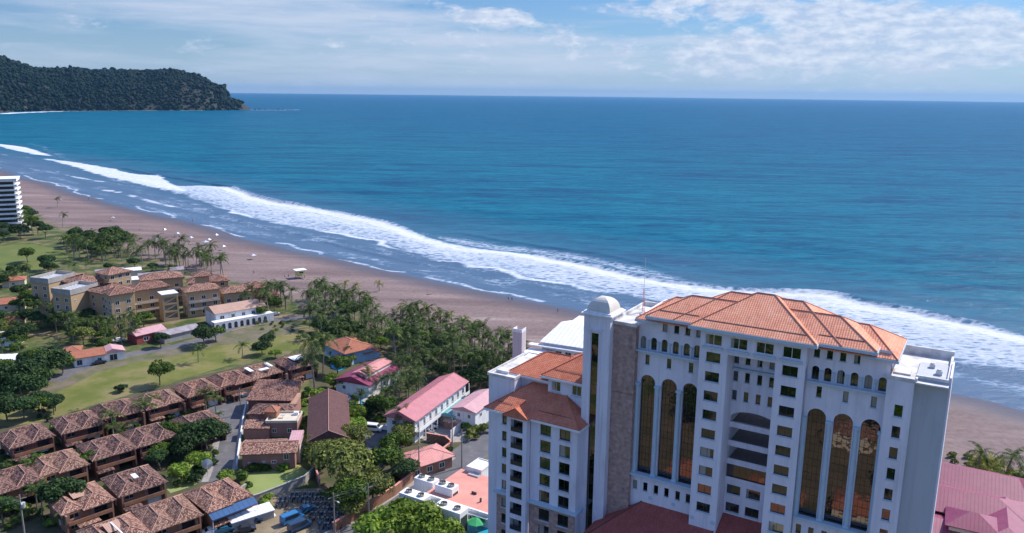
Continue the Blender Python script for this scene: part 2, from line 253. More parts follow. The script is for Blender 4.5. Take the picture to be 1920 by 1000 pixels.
# ---------------------------------------------------------------- mesh building
class Pieces:
    """every box becomes a mesh object of its own under its thing"""
    def __init__(s, name, mat, par): s.n, s.m, s.p = name, mat, par
    def box(s, *a): return MB().box(*a).build(s.n, s.m, s.p)
class MB:
    def __init__(s): s.v = []; s.f = []; s.uv = []
    def face(s, pts, uv=None):
        k = len(s.v); s.v += [tuple(p) for p in pts]; s.f.append(tuple(range(k, k + len(pts))))
        s.uv += uv if uv else [(p[0] + p[1], p[2]) for p in pts]
        return s
    def box(s, x0, x1, y0, y1, z0, z1, skip=''):
        A = [(x0, y0), (x1, y0), (x1, y1), (x0, y1)]
        for i, nm in enumerate('fRbl'):
            if nm in skip: continue
            a, b = A[i], A[(i + 1) % 4]; s.face([(a[0], a[1], z0), (b[0], b[1], z0), (b[0], b[1], z1), (a[0], a[1], z1)])
        if 't' not in skip: s.face([(x, y, z1) for x, y in A], [(x, y) for x, y in A])
        if 'u' not in skip: s.face([(x, y, z0) for x, y in reversed(A)], [(x, y) for x, y in reversed(A)])
        return s
    def cyl(s, x, y, z0, z1, r0, r1=None, n=10, cap=True):
        r1 = r0 if r1 is None else r1
        c = [(math.cos(2 * math.pi * i / n), math.sin(2 * math.pi * i / n)) for i in range(n)]
        for i in range(n):
            a, b = c[i], c[(i + 1) % n]
            s.face([(x + a[0] * r0, y + a[1] * r0, z0), (x + b[0] * r0, y + b[1] * r0, z0), (x + b[0] * r1, y + b[1] * r1, z1), (x + a[0] * r1, y + a[1] * r1, z1)])
        if cap: s.face([(x + a[0] * r1, y + a[1] * r1, z1) for a in c])
        return s
    def bar(s, p, q, r, n=5, r2=None):
        p = Vector(p); q = Vector(q); d = (q - p).normalized(); a = d.orthogonal().normalized(); b = d.cross(a); r2 = r if r2 is None else r2
        c = [a * math.cos(2 * math.pi * i / n) + b * math.sin(2 * math.pi * i / n) for i in range(n)]
        for i in range(n):
            e, g = c[i], c[(i + 1) % n]; s.face([p + e * r, p + g * r, q + g * r2, q + e * r2])
        s.face([q + e * r2 for e in c]); s.face([p + e * r for e in reversed(c)])
        return s
    def slope(s, pts):      # a roof plane: uv.x along the eave (first edge), uv.y up the slope
        P = [Vector(p) for p in pts]; ex = (P[1] - P[0]).normalized(); nn = (P[1] - P[0]).cross(P[-1] - P[0]).normalized(); ey = nn.cross(ex)
        off = P[0].x * .7 + P[0].y * 1.3
        return s.face(pts, [((p - P[0]).dot(ex) + off, (p - P[0]).dot(ey)) for p in P])
    def hip(s, x0, x1, y0, y1, z, rise, ra=None, rb=None, axis='x', th=.18, ridge=None):
        """hip/gable roof on a rectangle; ridge runs along axis, ra/rb = ridge inset at each end (0 = gable)"""
        if axis == 'y':
            T = lambda p: (p[1], p[0], p[2]); u0, u1, v0, v1 = y0, y1, x0, x1
        else:
            T = lambda p: p; u0, u1, v0, v1 = x0, x1, y0, y1
        hw = (v1 - v0) / 2; ra = hw if ra is None else ra; rb = hw if rb is None else rb; vm = (v0 + v1) / 2
        a, b, c, d = (u0, v0, z), (u1, v0, z), (u1, v1, z), (u0, v1, z); e, f = (u0 + ra, vm, z + rise), (u1 - rb, vm, z + rise)
        def sl(pts):
            pts = [T(p) for p in pts]
            if axis == 'y': pts = [pts[1], pts[0]] + pts[:1:-1]
            s.slope(pts)
        sl([a, b, f, e]); sl([c, d, e, f]); sl([b, c, f]); sl([d, a, e])
        lo = [(p[0], p[1], z - th) for p in (a, b, c, d)]; up = [a, b, c, d]
        for i in range(4):
            j = (i + 1) % 4; s.face([T(lo[i]), T(lo[j]), T(up[j]), T(up[i])][::(-1 if axis == 'y' else 1)])
        s.face([T(p) for p in lo[::(1 if axis == 'y' else -1)]])
        if ridge is not None:
            for p, q in ((e, f), (a, e), (d, e), (b, f), (c, f)):
                p = Vector(T(p)); q = Vector(T(q))
                if (q - p).length > .3: ridge.bar(p + Vector((0, 0, .03)), q + Vector((0, 0, .03)), .085, 5)
        return s
    def wall(s, x0, x1, z0, z1, y, holes, depth=.25, flip=False):
        """wall in the plane y facing -y with real openings: holes = (xa, xb, za, zb, arch)"""
        xs = sorted({x0, x1} | {h[0] for h in holes} | {h[1] for h in holes}); zs = sorted({z0, z1} | {h[2] for h in holes} | {h[3] for h in holes})
        xs = [x for x in xs if x0 - 1e-6 <= x <= x1 + 1e-6]; zs = [z for z in zs if z0 - 1e-6 <= z <= z1 + 1e-6]
        for i in range(len(xs) - 1):
            run = None
            for j in range(len(zs) - 1):
                mx = (xs[i] + xs[i + 1]) / 2; mz = (zs[j] + zs[j + 1]) / 2
                solid = not any(h[0] < mx < h[1] and h[2] < mz < h[3] for h in holes)
                if solid and run is None: run = zs[j]
                if (not solid or j == len(zs) - 2) and run is not None:
                    zt = zs[j + 1] if solid else zs[j]
                    s.face([(xs[i], y, run), (xs[i + 1], y, run), (xs[i + 1], y, zt), (xs[i], y, zt)]); run = None
        for h in holes:
            a, b, c, d = h[:4]; ar = h[4] if len(h) > 4 else 0; yd = y + depth
            s.face([(a, y, c), (a, yd, c), (b, yd, c), (b, y, c)][::-1])
            zt = d - ar
            s.face([(a, y, c), (a, y, zt), (a, yd, zt), (a, yd, c)][::-1]); s.face([(b, y, c), (b, yd, c), (b, yd, zt), (b, y, zt)][::-1])
            if not ar: s.face([(a, y, d), (b, y, d), (b, yd, d), (a, yd, d)][::-1])
            else:
                n = 12; hw = (b - a) / 2; pts = [((a + b) / 2 - hw * math.cos(math.pi * k / n), zt + ar * math.sin(math.pi * k / n)) for k in range(n + 1)]
                for k in range(n):
                    p, q = pts[k], pts[k + 1]
                    s.face([(p[0], y, p[1]), (q[0], y, q[1]), (q[0], y, d + .001), (p[0], y, d + .001)])
                    s.face([(p[0], y, p[1]), (p[0], yd, p[1]), (q[0], yd, q[1]), (q[0], y, q[1])])
        return s
    def mesh(s, name, mat):
        me = bpy.data.meshes.new(name); me.from_pydata(s.v, [], s.f)
        u = me.uv_layers.new(name='UVMap'); u.data.foreach_set('uv', np.array(s.uv, dtype=np.float32).ravel())
        me.materials.append(MAT[mat] if isinstance(mat, str) else mat); me.update()
        return me
    def build(s, name, mat, parent=None, smooth=False):
        me = s.mesh(name, mat)
        if smooth: me.shade_smooth()
        return link(name, me, parent)
def link(name, me, parent=None, loc=None):
    o = bpy.data.objects.new(name, me); COL.objects.link(o)
    if parent: o.parent = parent
    if loc is not None: o.location = loc
    return o
def npmesh(name, V, F, mat, smooth=False):
    """V (n,3), F (m,k) numpy"""
    me = bpy.data.meshes.new(name); k = F.shape[1]
    me.vertices.add(len(V)); me.vertices.foreach_set('co', np.asarray(V, np.float32).ravel())
    me.loops.add(F.size); me.loops.foreach_set('vertex_index', F.astype(np.int32).ravel())
    me.polygons.add(len(F)); me.polygons.foreach_set('loop_start', np.arange(0, F.size, k, dtype=np.int32)); me.polygons.foreach_set('loop_total', np.full(len(F), k, np.int32))
    me.materials.append(MAT[mat]); me.update(calc_edges=True)
    if smooth: me.shade_smooth()
    return me
def thing(name, label, cat, loc=(0, 0, 0), rz=0.0, group=None, sc=None):
    o = bpy.data.objects.new(name, None); COL.objects.link(o); o.location = loc; o.rotation_euler = (0, 0, rz); o.empty_display_size = .5
    if sc: o.scale = (sc,) * 3 if not hasattr(sc, '__len__') else sc
    o['label'] = label; o['category'] = cat
    if group: o['group'] = group
    return o
def tag(o, label, cat, group=None, kind=None):
    o['label'] = label; o['category'] = cat
    if group: o['group'] = group
    if kind: o['kind'] = kind
    return o
def setting(o, kind='structure'): o['kind'] = kind; return o
def dup(root, loc, rz, label=None, group=None, sc=None):
    r = root.copy(); COL.objects.link(r); r.location = loc; r.rotation_euler = (0, 0, rz)
    if sc: r.scale = (sc,) * 3 if not hasattr(sc, '__len__') else sc
    if label: r['label'] = label
    if group: r['group'] = group
    for ch in list(root.children):
        c = ch.copy(); COL.objects.link(c); c.parent = r
        for g in ch.children:
            d = g.copy(); COL.objects.link(d); d.parent = c
    return r
WCACHE = {}
def window(parent, name, x0, x1, z0, z1, y, arch=0, glass='window_glass', frame='trim_white', bars=(1, 0), fw=.05, label=None):
    """window part (frame) with a pane sub-part, filling an opening; y is the plane of the glass"""
    w, h = round(x1 - x0, 3), round(z1 - z0, 3); key = (name, w, h, arch, glass, frame, bars)
    if key not in WCACHE:
        f = MB(); f.box(0, fw, -.04, .05, 0, h - arch); f.box(w - fw, w, -.04, .05, 0, h - arch); f.box(fw, w - fw, -.04, .05, 0, fw)
        if not arch: f.box(fw, w - fw, -.04, .05, h - fw, h)
        for k in range(bars[0]): c = w * (k + 1) / (bars[0] + 1); f.box(c - fw * .4, c + fw * .4, -.03, .04, fw, h - fw - arch * .15)
        for k in range(bars[1]): c = h * (k + 1) / (bars[1] + 1); f.box(fw, w - fw, -.028, .038, c - fw * .35, c + fw * .35)
        g = MB(); pts = [(0, .02, 0), (w, .02, 0)]
        if arch: pts += [(w / 2 + w / 2 * math.cos(math.pi * k / 12), .02, h - arch + arch * math.sin(math.pi * k / 12)) for k in range(13)]
        else: pts += [(w, .02, h), (0, .02, h)]
        g.face(pts); WCACHE[key] = (f.mesh(name, frame), g.mesh('pane', glass))
    a, b = WCACHE[key]; o = link(name, a, parent, (x0, y, z0)); link('pane', b, o)
    if label: o['label'] = label
    return o
# ---------------------------------------------------------------- shore frame: a runs along the beach, b out to sea
AX = np.array([.6, -.8]); BX = np.array([.8, .6])
def ab(p): return (p[0] * .6 - p[1] * .8, p[0] * .8 + p[1] * .6)
def xy(a, b): return (a * .6 + b * .8, -a * .8 + b * .6)
WATER = -1.2
def curve(pts, z=WATER):
    q = sorted(ab(G(x, y, z)) for x, y in pts); return np.array([p[0] for p in q]), np.array([p[1] for p in q])
SH_PX = [(0, 317), (47, 333), (125, 353), (169, 370), (244, 387), (312, 405), (375, 422), (469, 447), (525, 458), (608, 481), (692, 500), (754, 512), (817, 527), (900, 544), (983, 562), (1067, 579), (1120, 592), (1790, 736), (1850, 750), (1920, 771)]
sa, sb = curve(SH_PX)
far_ = [ab(G(0, 210.5, WATER)), ab(G(60, 207.0, WATER)), ab(G(380, 203, WATER))]
sa = np.concatenate([[far_[0][0] - 300, -3000, -2400, -1800, -1400], sa, [120, 500, 1100]])
sb = np.concatenate([[far_[0][1] + 100, 60, -40, -60, 10], sb, [270, 330, 420]])
def shore(a): return np.interp(a, sa, sb)
def npnoise(x, y, seed=0):
    """cheap smooth value noise on arrays"""
    xi = np.floor(x).astype(int); yi = np.floor(y).astype(int); fx = x - xi; fy = y - yi; fx = fx * fx * (3 - 2 * fx); fy = fy * fy * (3 - 2 * fy)
    def h(i, j):
        n = (i * 374761393 + j * 668265263 + seed * 1442695041) & 0x7fffffff; n = ((n ^ (n >> 13)) * 1274126177) & 0x7fffffff; return ((n ^ (n >> 16)) & 0xffff) / 65535.0
    return (h(xi, yi) * (1 - fx) + h(xi + 1, yi) * fx) * (1 - fy) + (h(xi, yi + 1) * (1 - fx) + h(xi + 1, yi + 1) * fx) * fy
def gridmesh(name, P, mat, smooth=True):
    n, m_ = P.shape[:2]; idx = np.arange(n * m_).reshape(n, m_)
    F = np.stack([idx[:-1, :-1], idx[1:, :-1], idx[1:, 1:], idx[:-1, 1:]], -1).reshape(-1, 4)
    return npmesh(name, P.reshape(-1, 3), F, mat, smooth)
# ---------------------------------------------------------------- ground, beach, sea materials
def groundmat():
    m, N, L, P = newmat('ground'); P.inputs['Roughness'].default_value = .9; P.inputs['Specular IOR Level'].default_value = .2
    g = N.new('ShaderNodeNewGeometry')
    def nz(scale, detail=6, st=(1, 1, 1), rot=0, ro=.6):
        mp = N.new('ShaderNodeMapping'); mp.inputs['Scale'].default_value = st; mp.inputs['Rotation'].default_value = (0, 0, rot); L.new(g.outputs['Position'], mp.inputs[0])
        n = N.new('ShaderNodeTexNoise'); n.inputs['Scale'].default_value = scale; n.inputs['Detail'].default_value = detail; n.inputs['Roughness'].default_value = ro; L.new(mp.outputs[0], n.inputs[0]); return n.outputs[0]
    def ramp(f, st):
        r = N.new('ShaderNodeValToRGB'); L.new(f, r.inputs[0]); e = r.color_ramp.elements
        e[0].position, e[0].color = st[0][0], rgb(st[0][1]); e[1].position, e[1].color = st[-1][0], rgb(st[-1][1])
        for p, c in st[1:-1]: k = e.new(p); k.color = rgb(c)
        return r.outputs[0]
    def mix(f, a, b):
        x = N.new('ShaderNodeMix'); x.data_type = 'RGBA'; L.new(f, x.inputs[0])
        for i, v in ((6, a), (7, b)):
            if isinstance(v, tuple): x.inputs[i].default_value = rgb(v)
            else: L.new(v, x.inputs[i])
        return x.outputs[2]
    at = N.new('ShaderNodeAttribute'); at.attribute_name = 'inland'; wt = N.new('ShaderNodeAttribute'); wt.attribute_name = 'wet'
    along = R(53.13)
    s1 = nz(.03, 8, (.35, 2.2, 1), along, .62); s2 = nz(.6, 6)
    sand = ramp(s1, [(.3, (.135, .094, .088)), (.46, (.185, .132, .122)), (.6, (.235, .172, .158)), (.72, (.36, .285, .255))])
    fine = ramp(s2, [(.35, (.82, .82, .82)), (.65, (1.1, 1.1, 1.1))])
    x = N.new('ShaderNodeMix'); x.data_type = 'RGBA'; x.blend_type = 'MULTIPLY'; x.inputs[0].default_value = 1; L.new(sand, x.inputs[6]); L.new(fine, x.inputs[7]); sand = x.outputs[2]
    wl = N.new('ShaderNodeMath'); wl.operation = 'MULTIPLY'; wl.inputs[1].default_value = 1.0; L.new(wt.outputs['Fac'], wl.inputs[0])
    sand = mix(wl.outputs[0], sand, (.085, .070, .072))
    soil = ramp(nz(.11, 8), [(.34, (.035, .06, .015)), (.47, (.075, .10, .028)), (.56, (.15, .13, .06)), (.68, (.24, .18, .12))])
    ad = N.new('ShaderNodeMath'); ad.operation = 'MULTIPLY_ADD'; ad.inputs[1].default_value = 1; L.new(at.outputs['Fac'], ad.inputs[0]); n5 = nz(.06, 5)
    ad2 = N.new('ShaderNodeMath'); ad2.operation = 'SUBTRACT'; ad2.inputs[1].default_value = .5; L.new(n5, ad2.inputs[0]); L.new(ad2.outputs[0], ad.inputs[2])
    r = N.new('ShaderNodeMapRange'); r.inputs[1].default_value = .45; r.inputs[2].default_value = .6; L.new(ad.outputs[0], r.inputs[0])
    L.new(mix(r.outputs[0], sand, soil), P.inputs['Base Color'])
    rr = N.new('ShaderNodeMapRange'); rr.inputs[3].default_value = .9; rr.inputs[4].default_value = .28; L.new(wt.outputs['Fac'], rr.inputs[0]); L.new(rr.outputs[0], P.inputs['Roughness'])
    b = N.new('ShaderNodeBump'); b.inputs['Strength'].default_value = .5; b.inputs['Distance'].default_value = .3; L.new(s2, b.inputs['Height']); L.new(b.outputs[0], P.inputs['Normal'])
groundmat()
M('field_grass', (.10, .12, .022), (.18, .17, .045), scale=.09, detail=10, contrast=1.6, bump=.5, rough=.95)
M('lawn_grass', (.20, .25, .07), (.25, .29, .10), scale=.15, detail=8, contrast=1.2, bump=.4, rough=.95)
M('scrub', (.17, .14, .10), (.09, .10, .035), scale=.14, detail=9, contrast=2, bump=.5, rough=.95)
M('asphalt', (.135, .13, .135), (.10, .098, .105), scale=.25, detail=8, contrast=1.3, rough=.9)
M('paving', (.36, .33, .30), (.26, .24, .22), scale=.5, detail=8, contrast=1.3, rough=.9)
M('dirt', (.30, .23, .15), (.19, .15, .09), scale=.16, detail=9, contrast=1.5, rough=.95)
M('pool_water', (.02, .30, .45), (.03, .36, .5), rough=.1, spec=.6)
def seamat():
    m, N, L, P = newmat('sea_water'); g = N.new('ShaderNodeNewGeometry')
    along = R(53.13)
    def nz(scale, detail, st, ro=.6, dist=0, loc=(0, 0, 0)):
        mp = N.new('ShaderNodeMapping'); mp.inputs['Scale'].default_value = st; mp.inputs['Rotation'].default_value = (0, 0, along); mp.inputs['Location'].default_value = loc; L.new(g.outputs['Position'], mp.inputs[0])
        n = N.new('ShaderNodeTexNoise'); n.inputs['Scale'].default_value = scale; n.inputs['Detail'].default_value = detail; n.inputs['Roughness'].default_value = ro; n.inputs['Distortion'].default_value = dist; L.new(mp.outputs[0], n.inputs[0]); return n.outputs[0]
    def mt(op, a, b=None, c=None, clamp=False):
        n = N.new('ShaderNodeMath'); n.operation = op; n.use_clamp = clamp
        for i, v in enumerate((a, b, c)):
            if v is None: continue
            if isinstance(v, (int, float)): n.inputs[i].default_value = v
            else: L.new(v, n.inputs[i])
        return n.outputs[0]
    def mr(v, a, b, c=0.0, d=1.0):
        n = N.new('ShaderNodeMapRange'); n.inputs[1].default_value = a; n.inputs[2].default_value = b; n.inputs[3].default_value = c; n.inputs[4].default_value = d; L.new(v, n.inputs[0]); return n.outputs[0]
    def mix(f, a, b):
        x = N.new('ShaderNodeMix'); x.data_type = 'RGBA'; L.new(f, x.inputs[0])
        for i, v in ((6, a), (7, b)):
            if isinstance(v, tuple): x.inputs[i].default_value = rgb(v)
            else: L.new(v, x.inputs[i])
        return x.outputs[2]
    fo = N.new('ShaderNodeAttribute'); fo.attribute_name = 'foam'; sh = N.new('ShaderNodeAttribute'); sh.attribute_name = 'shallow'
    d = N.new('ShaderNodeVectorMath'); d.operation = 'DOT_PRODUCT'; L.new(g.outputs['Position'], d.inputs[0]); d.inputs[1].default_value = (.8, .6, 0); b_ = d.outputs['Value']
    big = nz(.0022, 6, (.45, 1.6, 1), .6, .6)
    off = mt('ADD', b_, mt('MULTIPLY', mt('SUBTRACT', big, .5), 1500))
    col = mix(mr(off, 250, 1500), SEA_TEAL, SEA_MID)
    col = mix(mr(off, 1300, 9000), col, SEA_DEEP)
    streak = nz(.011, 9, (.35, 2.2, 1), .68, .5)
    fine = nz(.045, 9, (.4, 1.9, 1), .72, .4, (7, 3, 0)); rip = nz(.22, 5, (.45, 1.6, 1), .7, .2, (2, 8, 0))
    col = mix(mt('MULTIPLY', mr(rip, .51, .62), .55), col, SEA_DARK)  # ripple shading and glints painted into the water colour, as bump hardly shows
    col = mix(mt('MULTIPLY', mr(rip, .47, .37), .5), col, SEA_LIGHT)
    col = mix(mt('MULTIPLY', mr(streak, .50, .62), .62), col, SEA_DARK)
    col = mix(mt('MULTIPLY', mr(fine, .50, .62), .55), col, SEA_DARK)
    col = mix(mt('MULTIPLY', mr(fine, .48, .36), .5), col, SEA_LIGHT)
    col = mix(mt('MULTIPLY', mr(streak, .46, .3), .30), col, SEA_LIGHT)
    col = mix(sh.outputs['Fac'], col, SEA_SHALLOW)
    chop = nz(.16, 8, (.6, 1.7, 1), .65, .3); sw = nz(.022, 3, (.5, 2.0, 1), .5)
    hgt = mt('ADD', mt('MULTIPLY', chop, 1.1), mt('MULTIPLY', sw, 1.2))
    bp = N.new('ShaderNodeBump'); bp.inputs['Strength'].default_value = 1.0; bp.inputs['Distance'].default_value = 1.0; L.new(hgt, bp.inputs['Height'])
    dw = N.new('ShaderNodeBsdfDiffuse'); L.new(col, dw.inputs[0]); L.new(bp.outputs[0], dw.inputs['Normal'])
    gw = N.new('ShaderNodeBsdfGlossy'); gw.inputs['Roughness'].default_value = .18; L.new(bp.outputs[0], gw.inputs['Normal']); fr = N.new('ShaderNodeFresnel'); fr.inputs[0].default_value = 1.33; L.new(bp.outputs[0], fr.inputs['Normal'])
    wm = N.new('ShaderNodeMixShader'); L.new(mt('MINIMUM', mt('MULTIPLY', fr.outputs[0], .5), .15), wm.inputs[0]); L.new(dw.outputs[0], wm.inputs[1]); L.new(gw.outputs[0], wm.inputs[2])
    L.new(col, P.inputs['Base Color']); P.inputs['Roughness'].default_value = .22; P.inputs['IOR'].default_value = 1.33; L.new(bp.outputs[0], P.inputs['Normal'])
    P.inputs['Specular IOR Level'].default_value = .14
    # foam
    fa = nz(.35, 9, (.7, 1.2, 1), .72, .8); fb = nz(.075, 6, (.45, 1.5, 1), .6, .5)
    v = N.new('ShaderNodeTexVoronoi'); v.feature = 'DISTANCE_TO_EDGE'; v.inputs['Scale'].default_value = .28
    mpv = N.new('ShaderNodeMapping'); mpv.inputs['Rotation'].default_value = (0, 0, along); mpv.inputs['Scale'].default_value = (.6, 1.2, 1); L.new(g.outputs['Position'], mpv.inputs[0])
    dv = N.new('ShaderNodeVectorMath'); dv.operation = 'MULTIPLY_ADD'; nn = N.new('ShaderNodeTexNoise'); nn.inputs['Scale'].default_value = .3; nn.inputs['Detail'].default_value = 4; L.new(g.outputs['Position'], nn.inputs[0]); L.new(nn.outputs['Color'], dv.inputs[0]); dv.inputs[1].default_value = (3, 3, 3); L.new(mpv.outputs[0], dv.inputs[2]); L.new(dv.outputs[0], v.inputs['Vector'])
    lace = mr(v.outputs['Distance'], .0, .35, 1.0, 0.0)
    tex = mt('ADD', mt('ADD', mt('MULTIPLY', fa, .5), mt('MULTIPLY', fb, .28)), mt('MULTIPLY', lace, .22))
    f0 = mt('ADD', mt('MULTIPLY', fo.outputs['Fac'], .78), tex)
    foam = mr(f0, .78, 1.02)
    foam = mt('MULTIPLY', foam, mr(fo.outputs['Fac'], .0, .12))
    caps = mt('MULTIPLY', mr(nz(.05, 8, (.5, 1.5, 1), .78, .2, (50, 9, 0)), .655, .74), .55)
    foam = mt('MAXIMUM', foam, caps)
    df = N.new('ShaderNodeBsdfDiffuse'); L.new(mix(mr(f0, .85, 1.25), (.24, .33, .44), (.60, .62, .64)), df.inputs[0])
    fb2 = N.new('ShaderNodeBump'); fb2.inputs['Strength'].default_value = .8; fb2.inputs['Distance'].default_value = .8; L.new(fa, fb2.inputs['Height']); L.new(fb2.outputs[0], df.inputs['Normal'])
    ms = N.new('ShaderNodeMixShader'); L.new(foam, ms.inputs[0]); L.new(wm.outputs[0], ms.inputs[1]); L.new(df.outputs[0], ms.inputs[2]); L.new(ms.outputs[0], N['Material Output'].inputs[0])
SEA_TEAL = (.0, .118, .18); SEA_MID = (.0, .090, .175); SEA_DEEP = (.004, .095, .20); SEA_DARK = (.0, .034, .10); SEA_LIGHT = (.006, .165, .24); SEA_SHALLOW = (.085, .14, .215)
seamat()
# ---------------------------------------------------------------- terrain
tt = np.array([3500, 1500, 700, 400, 250, 180, 140, 115, 95, 80, 65, 50, 42, 34, 27, 20, 14, 9, 5, 1, -3, -8, -20, -60.])
zz = np.interp(-tt, [-3500, -45, -30, -10, 0, 60], [0, 0, -.25, -.95, -1.25, -3.2])
al = np.concatenate([np.arange(-4200, -1400, 60.), np.arange(-1400, 200, 6.), np.arange(200, 1200, 40.)])
A_, T_ = np.meshgrid(al, tt, indexing='ij'); B_ = shore(A_) - T_ + (npnoise(A_ / 45, A_ * 0 + 3, 5) - .5) * 6 * (T_ < 60)
Z_ = np.broadcast_to(zz, A_.shape) + (npnoise(A_ / 14, T_ / 9, 2) - .5) * .12 * (T_ > 12) * (T_ < 90)
X_, Y_ = xy(A_, B_); me = gridmesh('ground', np.stack([X_, Y_, Z_], -1), 'ground')
inl = np.interp(T_, [50, 62, 90, 200], [0, .35, .75, 1.0]); wet = np.interp(T_, [-5, 7, 20, 26], [1, .9, .15, 0])
for nm, arr in (('inland', inl), ('wet', wet)): me.attributes.new(nm, 'FLOAT', 'POINT').data.foreach_set('value', np.ascontiguousarray(arr, np.float32).ravel())
ground = setting(link('ground', me))
def sheet(name, pts, mat, z, world=False, kind='structure'):
    P = [Vector(p) for p in pts] if world else [G(*p) for p in pts]
    b = MB(); b.face([(p[0], p[1], z) for p in P], [(p[0], p[1]) for p in P]); o = b.build(name, mat); o['kind'] = kind; return o
def strip(name, pts, wd, mat, z, world=False):
    P = [Vector(p).to_3d() if world else G(*p) for p in pts]; b = MB(); q = []
    for i, p in enumerate(P):
        d = (P[min(i + 1, len(P) - 1)] - P[max(i - 1, 0)]); n = Vector((-d.y, d.x, 0)).normalized() * wd / 2; q.append((p + n, p - n))
    for i in range(len(P) - 1): b.face([(q[i][0].x, q[i][0].y, z), (q[i][1].x, q[i][1].y, z), (q[i + 1][1].x, q[i + 1][1].y, z), (q[i + 1][0].x, q[i + 1][0].y, z)][::-1])
    o = b.build(name, mat); o['kind'] = 'structure'; return o
# open sea
o = MB(); far = [xy(a, b) for a, b in ((-42000, -26000), (30000, -26000), (30000, 42000), (-42000, 42000))]
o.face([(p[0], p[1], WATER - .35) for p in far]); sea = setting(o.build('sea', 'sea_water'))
# surf zone: a fine sheet of water with swell, breakers and foam
al = np.concatenate([np.arange(-1600, -1150, 15.), np.arange(-1150, -500, 3.0), np.arange(-500, 160, 2.0)]); tl = np.concatenate([np.arange(-14, 150, 1.6), np.arange(150, 330, 3.5)])
A_, T_ = np.meshgrid(al, tl, indexing='ij'); SHR = shore(A_)
def band(top, bot, dens, feather=4.0, fin=3.0):
    """foam between two shore-parallel curves read off the photograph; returned as density on the grid"""
    ta, tb = curve(top); ba, bb = curve(bot)
    t_ = np.interp(A_, ta, tb); b_ = np.interp(A_, ba, bb); bb_ = SHR + T_
    lo = min(min(ta), min(ba)); hi = max(max(ta), max(ba)) if max(ta) < -130 else 400
    wob = (npnoise(A_ / 9, A_ * 0 + 1, 11) - .5) * 5 + (npnoise(A_ / 3.2, A_ * 0 + 5, 4) - .5) * 2.5
    e = np.clip((t_ + wob * .6 - bb_) / feather, 0, 1) * np.clip((bb_ - b_ + wob) / fin, 0, 1) * np.clip((A_ - lo) / 12, 0, 1) * np.clip((hi - A_) / 12, 0, 1)
    pos = np.clip((bb_ - b_) / np.maximum(t_ - b_, 1), 0, 1)
    return e * (dens[0] + (dens[1] - dens[0]) * pos)
TOP4 = [(297, 345), (344, 349), (403, 349), (437, 351), (478, 369), (531, 381), (587, 389.5), (650, 402), (717, 415), (762, 428), (785, 438), (810, 448), (845, 458), (885, 466), (930, 471), (983, 475), (1025, 483), (1108, 498), (1185, 517), (1271, 532), (1356, 543), (1463, 547), (1506, 548), (1570, 554), (1613, 567), (1698, 582), (1783, 599), (1847, 612), (1920, 629)]
BOT4 = [(297, 358), (344, 369), (391, 384), (437, 403), (500, 420), (562, 428), (629, 440), (692, 452), (754, 475), (796, 485), (837, 494), (900, 505), (942, 517), (1004, 529), (1067, 540), (1150, 556), (1192, 565), (1732, 677), (1826, 692), (1920, 705)]
foam = band(TOP4, BOT4, (.50, .80), 4, 6)
TOPX = [(762, 428), (820, 436), (858, 441), (921, 451), (983, 459), (1046, 466), (1129, 480), (1200, 494), (1250, 505), (1300, 520), (1380, 534), (1450, 541)]
BOTX = [(762, 428), (785, 438), (810, 448), (845, 458), (885, 466), (930, 471), (983, 475), (1025, 483), (1108, 498), (1185, 517), (1271, 532), (1356, 543), (1450, 548)]
foam = np.maximum(foam, band(TOPX, BOTX, (.46, .56), 14, 4))
crest4 = curve(TOP4); tcr = np.interp(A_, *crest4); dcr = tcr - (SHR + T_)
foam = np.maximum(foam, .98 * np.exp(-((dcr - 9) / 10) ** 2) * ((dcr > -2) & (A_ > curve([(440, 352)])[0][0])))
for tp, bt, dn in (([(0, 270), (50, 276), (103, 292)], [(0, 277), (60, 291), (103, 294)], (.8, .9)), ([(81, 297), (125, 302), (175, 309), (219, 317), (231, 322), (266, 328), (306, 331), (330, 346)], [(81, 299), (141, 317), (187, 331), (219, 339), (266, 350), (330, 362)], (.75, .92)),
                   ([(0, 289), (66, 296)], [(0, 291), (66, 298)], (.75, .75)), ([(106, 320), (130, 328), (180, 337), (234, 345)], [(106, 324), (130, 334), (180, 342), (234, 348)], (.62, .66)),
                   ([(184, 354), (219, 357), (281, 374), (312, 382), (359, 391), (391, 402), (425, 410)], [(184, 358), (219, 363), (281, 380), (312, 388), (359, 395), (391, 407), (425, 413)], (.8, .8)),
                   ([(134, 343), (150, 347), (175, 361)], [(134, 347), (150, 356), (175, 364)], (.55, .55)), ([(194, 371), (244, 383)], [(194, 375), (244, 387)], (.55, .55)),
                   ([(546, 446), (600, 443), (640, 452)], [(546, 452), (600, 455), (640, 457)], (.42, .46)), ([(608, 469), (692, 489), (754, 502), (829, 510)], [(608, 474), (692, 495), (754, 508), (829, 514)], (.82, .82)),
                   ([(850, 511), (942, 520), (1004, 531), (1067, 540)], [(850, 516), (942, 527), (1004, 538), (1067, 547)], (.42, .46)), ([(1046, 529), (1087, 546), (1130, 553)], [(1046, 534), (1087, 551), (1130, 560)], (.62, .62)),
                   ([(450, 432), (525, 452), (608, 474)], [(450, 438), (525, 457), (608, 480)], (.45, .45)), ([(1740, 700), (1830, 716), (1920, 735)], [(1740, 712), (1830, 727), (1920, 748)], (.42, .46)), ([(1096, 567), (1120, 575)], [(1096, 575), (1120, 583)], (.45, .45))):
    foam = np.maximum(foam, band(tp, bt, dn, 5, 6))
crest4_b = lambda a: np.interp(a, *curve(BOT4))
lead = SHR + T_ - crest4_b(A_) - 4 - (npnoise(A_ / 12, A_ * 0 + 2, 61) - .5) * 7
